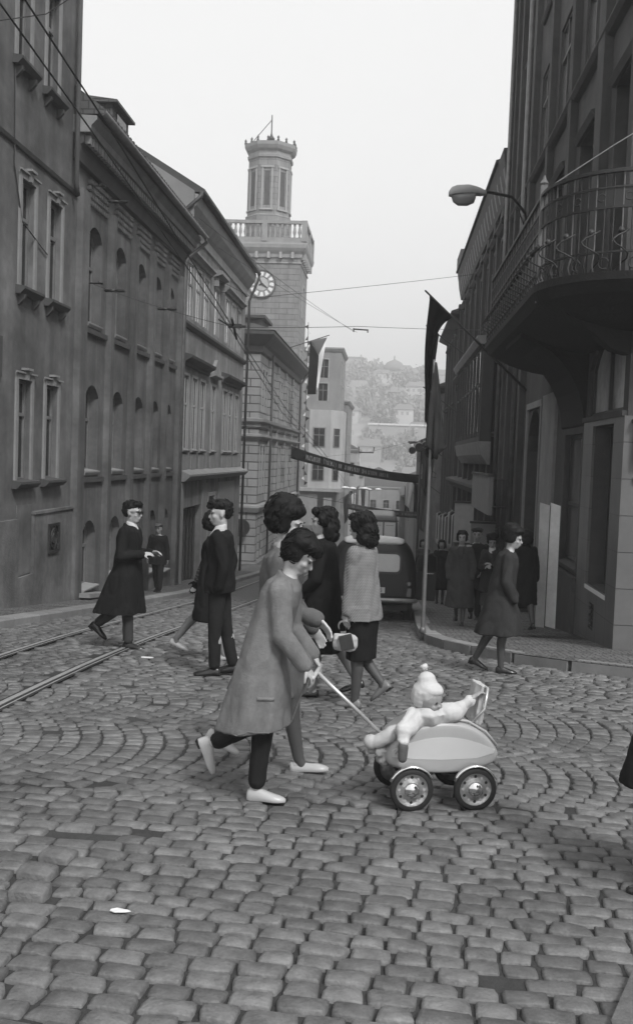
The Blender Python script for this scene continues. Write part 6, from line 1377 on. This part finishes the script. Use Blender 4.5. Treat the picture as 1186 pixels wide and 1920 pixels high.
# 3 woman in checked coat behind him
def mk3(root, hd_, sp, AR, ank, body, vox):
    s, S0, E_, W_, u, fo = AR[0]; g = Sol(); g.cap(S0, S0+u*.15, .073, .068); g.cap(S0+u*.15, E_, .068, .06); g.cap(E_, W_-fo*.02, .06, .052); g.fuse('checked_sleeve', 'check_dark', root, .011, 2, .01, 8)
    g = Sol(); hand(g, W_, fo, V(0, -1, 0), s, .5, .1, 1.12); g.fuse('glove', 'coat_black', root, .0085, 1)
person('woman in white heels and checked-sleeved coat half hidden behind the young man', -1.98, 11.2, -4, 1.63, ((-22, 18, -20), (16, 6, 6)), (((-.55, .1, -1), (-.42, .05, -1), (0, -1, 0), .5), ((.3, .1, -1), (.5, 0, -1), (0, -1, 0), .5)), 2, (0, 0),
       (('coat', 'coat_black', dict(hem=.47, w=1.0, flare=.06, fold=.02)),), ('hair', bouffant+[((-.1, 0, .0), (.05, .06, .06))], .012), ('shoe_white', .05), male=False, stock='stocking_light', q=1, extra=mk3)
# 4 man in flat cap by the wall
def cap4(root, hd_, sp, AR, ank, body, vox): g = Sol(); g.ell(hd_(-.0, 0, .1), (.125, .105, .035)); g.ell(hd_(.1, 0, .082), (.06, .07, .012)); g.fuse('flat_cap', 'coat_mid', body, .01, 1)
person('man in dark jacket and flat cap on the left pavement by the arched windows', -5.72, 24.6, -95, 1.70, ((8, 6, 0), (-8, 10, -8)), (((.0, .25, -1), (.1, .1, -1), (0, -1, 0), .5), ((.0, .25, -1), (.1, .1, -1), (0, -1, 0), .5)), 2, (0, 5),
       (('trousers', 'trouser', dict(w=1.1)), ('jacket', 'coat_black', dict(hem=.72, w=1.12, flare=.02, sleeve=1.15))), ('hair', CAPH, .008), ('shoe_black', 0), q=1, zoff=.12, skin='skin_dim', extra=cap4)
# 5 pram-pushing woman
r5, AR5, _ = person('woman in pale swing coat and dark slacks leaning forward as she pushes the pram', -.66, 5.56, -3, 1.51, ((4, 66, -66), (3, 8, 0)), (((.12, .12, -1), (.62, -.25, -.75), (0, -.3, -1), .9), ((.10, .15, -1), (.60, -.1, -.8), (0, -.3, -1), 1.1)), 15, (-6, 30),
       (('trousers', 'trouser', dict(w=.96, short=.1)), ('coat', 'coat_light', dict(hem=.47, w=1.03, flare=.075, back=.055, side=.22, fold=.05, nf=7, crease=.4, pocket=.8, sleeve=1.15, hemtilt=-.08, cuff=.02))), ('hair', [((-.03, 0, .07), (.105, .1, .085)), ((-.07, 0, .02), (.075, .092, .09)), ((.045, 0, .09), (.055, .078, .038)), ((-.02, .068, .0), (.05, .028, .06)), ((-.02, -.068, .0), (.05, .028, .06)), ((.07, 0, .07), (.035, .065, .026)), ((-.06, 0, -.045), (.055, .07, .045))], .02), ('shoe_white', 0), male=False, q=2)
# 6 woman with a beehive, behind her
def mk6(root, hd_, sp, AR, ank, body, vox):
    s, S0, E_, W_, u, fo = AR[1]; g = Sol(); hand(g, W_, fo+V(0, 0, -.6), V(0, -.5, -1), s, .6, .05, 1.08); g.fuse('glove', 'shirt', root, .0085, 1)
person('woman with a tall dark beehive and white heels walking behind the pram pusher', -.66, 6.25, -5, 1.66, ((-16, 26, -26), (16, 8, 6)), (((.1, .15, -1), (.6, .1, -.8), (0, -1, 0), .4), ((.12, .2, -1), (1, -.1, -.3), None, .5)), 2, (-8, 6),
       (('skirt', 'coat_black', dict(hem=.44, flare=.03)), ('coat', 'coat_mid', dict(hem=.50, w=1.06, flare=.09, back=.07, fold=.03, nf=6, sleeve=1.1)), ('scarf', 'trench')), ('hair', bouffant+[((-.045, 0, .12), (.105, .108, .08)), ((-.085, 0, .075), (.08, .1, .09)), ((.0, .0, .145), (.07, .08, .045))], .022), ('shoe_white', .05), male=False, stock='stocking', q=2, extra=mk6)
# 7 curly-haired woman facing left
person('woman with loose dark curls and a dark coat looking left inside the group', -.54, 8.95, 174, 1.68, ((8, 8, 0), (-12, 22, -18)), (((.1, .2, -1), (.55, -.3, -.6), (0, -1, 0), .6), ((.1, .2, -1), (.5, -.3, -.6), (0, -1, 0), .6)), 2, (14, 2),
       (('skirt', 'coat_black', dict(hem=.42, flare=.01)), ('coat', 'coat_black', dict(hem=.62, w=1.06, flare=.05, fold=.02)), ('shirt', 'shirt')), ('hair', curly, .022), ('shoe_black', 0.02), male=False, stock='stocking_light', q=1)
# 8 woman in checked jacket with bag
def mk8(root, hd_, sp, AR, ank, body, vox):
    s, S0, E_, W_, u, fo = AR[0]; c = W_+fo*.1
    b = empty('handbag', 'white handbag with a dark box tied to it, carried by the checked-jacket woman', 'handbag', tuple(root.matrix_world@c) if 0 else (0, 0, 0)); rt = root.matrix_basis
    Mx = Matrix.LocRotScale(root.location, root.rotation_euler, root.scale); b.location = Mx@c; b.rotation_euler = (0, .0, R_(8))
    g = Sol(); g.loft([(V(0, 0, -.22), .085, .045, .02, 0, 5), (V(0, 0, -.19), .115, .06, .04, 0, 5), (V(0, 0, -.12), .12, .06, .05, 0, 5), (V(0, 0, -.08), .10, .03, .03, 0, 5)], 30); g.fuse('bag_body', 'knit_shade', b, .007, 2, .012, 14)
    bx = MB().box(lambda u, v, w: tuple(Matrix.Rotation(R_(-14), 3, 'Y')@V(u, v, w)+V(0, -.08, -.14)), (-.055, .055), (-.03, .03), (-.06, .06)).build('dark_box', 'coat_char', b)
    m = MB()
    for dy in (-.015, .015): m.tube([V(.045*math.cos(a)-.02, dy, -.035+.045*math.sin(a)+.02) for a in np.linspace(-.6, math.pi+.6, 14)], .006, 6)
    m.build('bag_handle', 'shoe_grey', b, True); tag(b, group=None)
person('woman in light checked jacket and black skirt seen from behind, carrying a white bag', -.17, 8.5, 156, 1.64, ((2, 3, 0), (16, 62, -40)), (((.08, .12, -1), (.05, .05, -1), (0, -1, 0), .9), ((.1, .2, -1), (.5, .0, -1), (0, -1, 0), .6)), 3, (-4, 4),
       (('skirt', 'coat_black', dict(hem=.44, flare=-.01, follow=.3)), ('jacket', 'check', dict(hem=.80, w=.98, flare=.015, fold=.015, sleeve=1.1))), ('hair', curly+[((-.07, 0, -.1), (.085, .12, .08))], .018), ('shoe_grey', 0), male=False, stock='stocking', q=2, extra=mk8)
# 9 woman in dark coat on the right
person('woman in dark coat with hands in pockets stepping off the right-hand kerb', 1.34, 11.30, -6, 1.62, ((-9, 20, -22), (6, 8, 0)), (((.0, .25, -1), (.4, -.1, -.9), None, 0), ((-.05, .25, -1), (.45, -.1, -.9), None, 0)), 8, (-10, 10),
       (('coat', 'coat_dark', dict(hem=.47, w=1.12, flare=.12, back=.02, fold=.035, nf=5, sleeve=1.15)),), ('hair', bouffant, .014), ('shoe_black', 0), male=False, stock='stocking', q=1)
# 10 person walking away behind her
person('person in black coat seen from behind, walking up beside the white board', 2.36, 16.8, 100, 1.66, ((6, 6, 0), (-14, 22, -18)), (((.0, .2, -1), (.1, .1, -1), (0, -1, 0), .5), ((.0, .2, -1), (.1, .1, -1), (0, -1, 0), .5)), 2, (0, 0),
       (('skirt', 'coat_black', dict(hem=.4)), ('coat', 'coat_black', dict(hem=.46, w=1.15, flare=.04, sleeve=1.1))), ('hair', bob, .01), ('shoe_black', 0), male=False, stock='stocking', q=1, zoff=.12)
# 11-13 group coming up the pavement
person('woman in long grey coat walking towards the camera on the right pavement', 1.34, 17.4, -98, 1.62, ((12, 8, 4), (-12, 24, -18)), (((.0, .3, -1), (.3, -.1, -1), None, 0), ((.0, .3, -1), (.3, -.1, -1), None, 0)), 1, (0, 0),
       (('coat', 'coat_char', dict(hem=.34, w=1.15, flare=.07, fold=.03, sleeve=1.12)), ('lapels', 'coat_dark')), ('hair', CAPH+[((-.03, 0, .06), (.1, .1, .08)), ((-.02, .07, .0), (.06, .03, .07)), ((-.02, -.07, .0), (.06, .03, .07))], .008), ('shoe_black', 0), male=False, stock='stocking', q=1, zoff=.12, skin='skin_dim')
person('man in dark beret with a pale jacket slung over dark clothes behind the group', 1.78, 19.4, -100, 1.74, ((8, 6, 0), (-8, 14, -10)), (((.1, .2, -1), (.5, -.3, -.6), (0, -1, 0), .6), ((.0, .2, -1), (.2, -.1, -1), (0, -1, 0), .5)), 0, (0, 0),
       (('trousers', 'trouser'), ('coat', 'coat_black', dict(hem=.6, w=1.05, flare=.03))), ('hair', CAPH+[((0, 0, .09), (.11, .1, .035))], .006), ('shoe_black', 0), q=1, zoff=.12, skin='skin_dim',
       extra=lambda root, hd_, sp, AR, ank, body, vox: Sol().loft([(sp(.2, .0, -.12), .145, .09, .02, 0), (sp(.38, .0, -.13), .145, .09, .02, 0), (sp(.49, 0, -.12), .11, .08, .0, 0)], 24).fuse('pale_jacket', 'trench', root, .012, 2, .015, 7))
person('woman in dark open coat over pale skirt, hand at her wrist, beside the beret man', 1.95, 18.1, -104, 1.60, ((10, 6, 0), (-10, 20, -14)), (((.25, .25, -.9), (.55, -.75, .25), (0, -.5, -1), .5), ((.2, .2, -1), (.7, -.5, .1), (0, -.5, -1), .7)), 3, (10, 20),
       (('skirt', 'coat_mid', dict(hem=.36, flare=.03)), ('coat', 'coat_dark', dict(hem=.62, w=1.05, flare=.03)), ('shirt', 'shirt')), ('hair', bouffant, .01), ('shoe_black', 0), male=False, stock='stocking', q=1, zoff=.12, skin='skin_dim')
# passers-by beyond the van door
person('passer-by in black coat beyond the open van door', 1.45, 25.5, -92, 1.62, ((6, 4, 0), (-6, 10, -6)), ((HD, HD, None, 0), (HD, HD, None, 0)), 0, (0, 0), (('coat', 'coat_black', dict(hem=.4, w=1.1)),), ('hair', bob, .01), ('shoe_black', 0), male=False, stock='stocking', q=0, zoff=.12, skin='skin_dim')
person('passer-by in grey coat between the van and the kerb pole', .72+.35, 28.0, -94, 1.64, ((6, 4, 0), (-6, 10, -6)), ((HD, HD, None, 0), (HD, HD, None, 0)), 0, (0, 0), (('coat', 'coat_char', dict(hem=.4, w=1.1)),), ('hair', bob, .01), ('shoe_black', 0), male=False, stock='stocking', q=0, zoff=.12, skin='skin_dim')
# 15 person cut by the right edge
person('person in black flared coat only partly in view at the right edge', 1.38, 4.5, 178, 1.66, ((6, 6, 0), (-10, 14, -8)), (((.0, .12, -1), (.1, .05, -1), (0, -1, 0), .5), ((.0, .12, -1), (.1, .05, -1), (0, -1, 0), .5)), 2, (0, 0),
       (('coat', 'coat_black', dict(hem=.50, w=1.0, flare=.125, back=-.0, fold=.02, nf=5)),), ('hair', bob, .014), ('shoe_black', 0), male=False, stock='stocking', q=1)
# ================================================================ PRAM AND CHILD
M['pram_body'] = mat('pram_body_grey', .36, .35, .04, 4); M['pram_panel'] = mat('pram_pale_panel', .52, .35, .04, 4); M['pram_tyre'] = mat('pram_tyre', .014, .7); M['hub'] = mat('hub_metal', .4, .3, .3, 40, .004, 30, metal=.7); M['handle'] = mat('handle_metal', .5, .25, metal=.6)
PX, PY_, PR = .335, 5.73, R_(13); pz = gz(5.7); pr_ = empty('pram', 'low grey pram with chrome mudguards and four black-tyred wheels pushed over the cobbles', 'pram', (PX, PY_, pz+.004), None, PR)
W2L = lambda p: Matrix.Rotation(-PR, 3, 'Z')@(Vector(p)-V(PX, PY_, pz))
out = [(-.325, .27), (-.31, .36), (-.24, .435), (-.12, .49), (.02, .505), (.15, .49), (.26, .43), (.335, .345), (.355, .29), (.33, .245), (.2, .205), (.08, .19), (-.08, .19), (-.22, .205), (-.3, .235)]
def pbody(scale_w=.17):
    st = [(-1, .80), (-.97, .9), (-.85, .97), (-.6, 1.0), (.6, 1.0), (.85, .97), (.97, .9), (1, .80)]; n = len(out); vs = []; cx_, cz_ = .01, .33
    for t, s in st: vs += [(cx_+(x-cx_)*s, t*scale_w, cz_+(z-cz_)*s) for x, z in out]
    m = len(st); return MB().add(vs, [(i*n+k, i*n+(k+1) % n, (i+1)*n+(k+1) % n, (i+1)*n+k) for i in range(m-1) for k in range(n)]+[tuple(range(n)), tuple((m-1)*n+k for k in range(n))])
pb = pbody().build('pram_body', 'pram_body', pr_, True)
def sub(o, lv=2):
    md = o.modifiers.new('s', 'SUBSURF'); md.levels = lv; md.render_levels = lv; dg = bpy.context.evaluated_depsgraph_get(); dg.update(); me = bpy.data.meshes.new_from_object(o.evaluated_get(dg)); o.modifiers.clear(); o.data = me; me.polygons.foreach_set('use_smooth', [True]*len(me.polygons)); return o
sub(pb)
for s in (-1, 1):
    P = [(-.29+.6*t, .335+.075*math.sin(math.pi*min(1, t*1.02))**.8) for t in np.linspace(0, 1, 14)]; P = P+[(.30, .315), (.2, .287), (0, .28), (-.15, .285), (-.29, .30)]
    MB().prism([(x, s*.171, z) for x, z in P], (0, -s*.016, 0)).build('side_panel', 'pram_panel', pr_)
    MB().tube([(x, s*.135, z+.006) for x, z in [(-.2, .455), (-.12, .488), (.02, .503), (.15, .487), (.26, .425), (.33, .345)]], .008, 8).build('piping', 'frame_light', pr_, True)
wh = []
for sx in (-.185, .185):
    for sy in (-.215, .215):
        x, y_, R = sx, sy, .125; o_ = -1 if sy < 0 else 1
        w = MB().lathe((x, y_, R), [(.093, -.018), (.112, -.02), (.123, -.012), (.125, 0), (.123, .012), (.112, .02), (.093, .018), (.093, -.018)], 40, 'Y', False).build('wheel', 'pram_tyre', pr_, True)
        h_ = MB().lathe((x, y_, R), [(.0, o_*.012), (.05, o_*.012), (.062, o_*.004), (.08, o_*.002), (.09, o_*.014), (.096, o_*.012), (.096, -o_*.01), (0, -o_*.01)], 40, 'Y', False).build('wheel_disc', 'hub', w, True)
        MB().lathe((x, y_, R), [(.046, o_*.01), (.044, o_*.02), (.03, o_*.03), (.012, o_*.036), (0, o_*.037)], 24, 'Y', False).build('hubcap', 'chrome', w, True)
        for k in range(12): a = k*math.pi/6; MB().lathe((x+.072*math.cos(a), y_+o_*.004, R+.072*math.sin(a)), [(.009, 0), (.008, o_*.002), (0, o_*.0021)], 8, 'Y', False).build('disc_hole', 'black' if k % 2 else 'pram_body', h_)
        A_ = np.linspace(R_(22), R_(158), 14); vs = []; n = 4
        for a in A_: vs += [(x+r*math.cos(a), y_+w_, R+r*math.sin(a)) for r, w_ in ((.131, -.026), (.139, 0), (.131, .026), (.133, 0))]
        MB().add(vs, [((i-1)*n+k, (i-1)*n+(k+1) % n, i*n+(k+1) % n, i*n+k) for i in range(1, 14) for k in range(n)]+[tuple(range(n)), tuple(13*n+k for k in range(n))]).build('mudguard', 'chrome', pr_, True)
for sx in (-.185, .185): MB().tube([(sx, -.2, .125), (sx, .2, .125)], .009, 8).build('axle', 'metal_dark', pr_, True)
for sy in (-.14, .14): MB().tube([(-.185, sy, .125), (-.16, sy, .18), (-.05, sy, .2), (.05, sy, .2), (.16, sy, .18), (.185, sy, .125)], .008, 6).build('spring_frame', 'metal_dark', pr_, True)
# push handle up to the woman's hands
hb = W2L((.1, 5.62, .0)); Mw = Matrix.LocRotScale(r5.location, r5.rotation_euler, r5.scale)
hl = [W2L(Mw@(a[3]+a[5].normalized()*.085)) for a in AR5]; top = (hl[0]+hl[1])/2
m = MB(); m.tube([V(-.2, 0, .25), hb, hb+(top-hb)*.5, top], [.009, .0095, .012, .0125], 10); hn = m.build('push_handle', 'handle', pr_, True)
MB().tube([hl[0]+(hl[0]-hl[1])*.12, hl[1]-(hl[0]-hl[1])*.12], .013, 8).build('handle_grip', 'frame_light', hn, True)
# front bar with a cloth over it
m = MB(); m.tube([V(.15, -.13, .46), V(.25, -.13, .56), V(.27, -.11, .675), V(.275, .11, .675), V(.25, .13, .56), V(.15, .13, .46)], .009, 8); m.build('front_bar', 'handle', pr_, True)
cl = Sol(); cl.loft([(V(.25-.02*(.69-z)/.2, 0, z), .024+.01*t, .095+.01*t, .05+.05*t, .15) for t, z in ((0, .69), (.2, .66), (.5, .6), (.8, .53), (1, .46))], 40); o = cl.fuse('cloth', 'knit_shade', None, .006, 2, .008, 14); o.location = pr_.location; o.rotation_euler = pr_.rotation_euler; o.name = 'baby_cloth'; tag(o, 'pale cloth folded over the front bar of the pram', 'cloth')
# the child
ch = empty('person', 'baby in white knitted suit and pointed bonnet leaning out of the pram', 'person', (.3, 5.62, 0)); L = lambda x, y, z: V(x-.3, y-5.62, z)
hcz = L(.285, 5.60, .30); RH = Matrix.Rotation(R_(-38), 3, 'Z')@Matrix.Rotation(R_(14), 3, 'Y'); hd2 = lambda *p: hcz+RH@V(*p)
B = Sol(); B.ell(hd2(0, 0, 0), (.078, .07, .08), RH); B.ell(hd2(.045, 0, -.03), (.035, .045, .04), RH); B.ell(hd2(.08, 0, -.018), (.011, .01, .01), RH); B.ell(hd2(.06, .028, -.03), (.02, .018, .02), RH); B.ell(hd2(.06, -.028, -.03), (.02, .018, .02), RH); B.ell(hd2(.06, 0, -.062), (.016, .018, .013), RH)
B.loft([(L(.25, 5.69, .04), .08, .08, 0, 0), (L(.26, 5.68, .1), .085, .085, 0, 0), (L(.28, 5.63, .2), .06, .09, 0, 0), (L(.285, 5.61, .25), .035, .04, 0, 0)], 20)
sR, eR, wR = L(.35, 5.63, .2), L(.44, 5.62, .22), L(.54, 5.66, .30); sL, eL, wL = L(.21, 5.58, .19), L(.15, 5.48, .14), L(.145, 5.44, .05)
for a, b, c_ in ((sR, eR, wR), (sL, eL, wL)): B.cap(a, b, .028, .025); B.cap(b, c_, .025, .018)
hand(B, wR, (wR-eR).normalized(), V(.2, 0, -1), 1, 1.0, .1, .58); hand(B, wL, V(0, 0, -1), V(0, 1, 0), -1, .6, .1, .58)
bb = B.fuse('body', 'skin_dim', ch, .0055, 1)
for s in (-1, 1): Sol().ell(hd2(.074, s*.026, .004), (.005, .01, .007), RH, 8).build('eye', 'eye', bb, True)
G = Sol(); G.loft([(L(.24, 5.70, .03), .11, .09, .02, 0), (L(.25, 5.69, .1), .11, .10, .02, 0), (L(.27, 5.66, .16), .118, .12, .02, 0), (L(.285, 5.63, .215), .105, .118, .02, 0), (L(.285, 5.615, .25), .07, .08, 0, 0)], 30)
G.cap(sR, eR, .066, .052); G.cap(eR, eR+(wR-eR)*.8, .046, .036); G.ell(eR+(wR-eR)*.75, (.04, .04, .04)); G.cap(sL, eL, .066, .052); G.cap(eL, eL+(wL-eL)*.6, .046, .038); G.ell(eL+(wL-eL)*.62, (.042, .042, .032)); G.fuse('knitted_jacket', 'knit_white', ch, .006, 2, .017, 22, 2, .8)
G = Sol(); G.cap(eL+(wL-eL)*.95, eL+(wL-eL)*1.1+V(0, 0, -.05), .03, .026); G.fuse('mitten', 'coat_mid', ch, .006, 1)
G = Sol(); G.ell(hd2(-.032, 0, .008), (.08, .084, .094), RH); G.ell(hd2(-.008, 0, .056), (.08, .074, .042), RH); G.cap(hd2(-.02, 0, .03), hd2(-.045, 0, .085), .085, .056); bn_ = G.fuse('bonnet', 'knit_white', ch, .005, 4, .002, 20)
Sol().ell(hd2(-.082, 0, .152), (.024, .024, .024)).fuse('pompom', 'knit_white', bn_, .005, 0, .008, 40)
G = Sol(); G.cap(L(.16, 5.61, .09), L(.08, 5.56, .09), .045, .048); G.cap(L(.08, 5.55, .09), L(.0, 5.56, .04), .045, .038); G.ell(L(-.035, 5.57, .035), (.042, .04, .045)); G.fuse('knitted_leggings', 'knit_shade', ch, .006, 3, .005, 16)
# net bag of small things at the back of the pram
nb = empty('net_bag', 'light net bag of toys hanging at the back of the pram below the handle', 'bag', (.04, 5.60, -.02))
G = Sol(); [G.ell((dx, dy, dz), (r, r*.9, r*.9)) for dx, dy, dz, r in ((-.06, 0, .01, .035), (-.01, -.02, .0, .04), (.04, .0, -.02, .045), (.0, .0, -.05, .045), (.05, .02, -.07, .035))]; G.fuse('bag_body', 'trench', nb, .006, 1, .014, 24)
Sol().ell((.055, -.04, .0), (.026, .02, .03)).fuse('dark_toy', 'coat_char', nb, .005, 1, .005, 20)
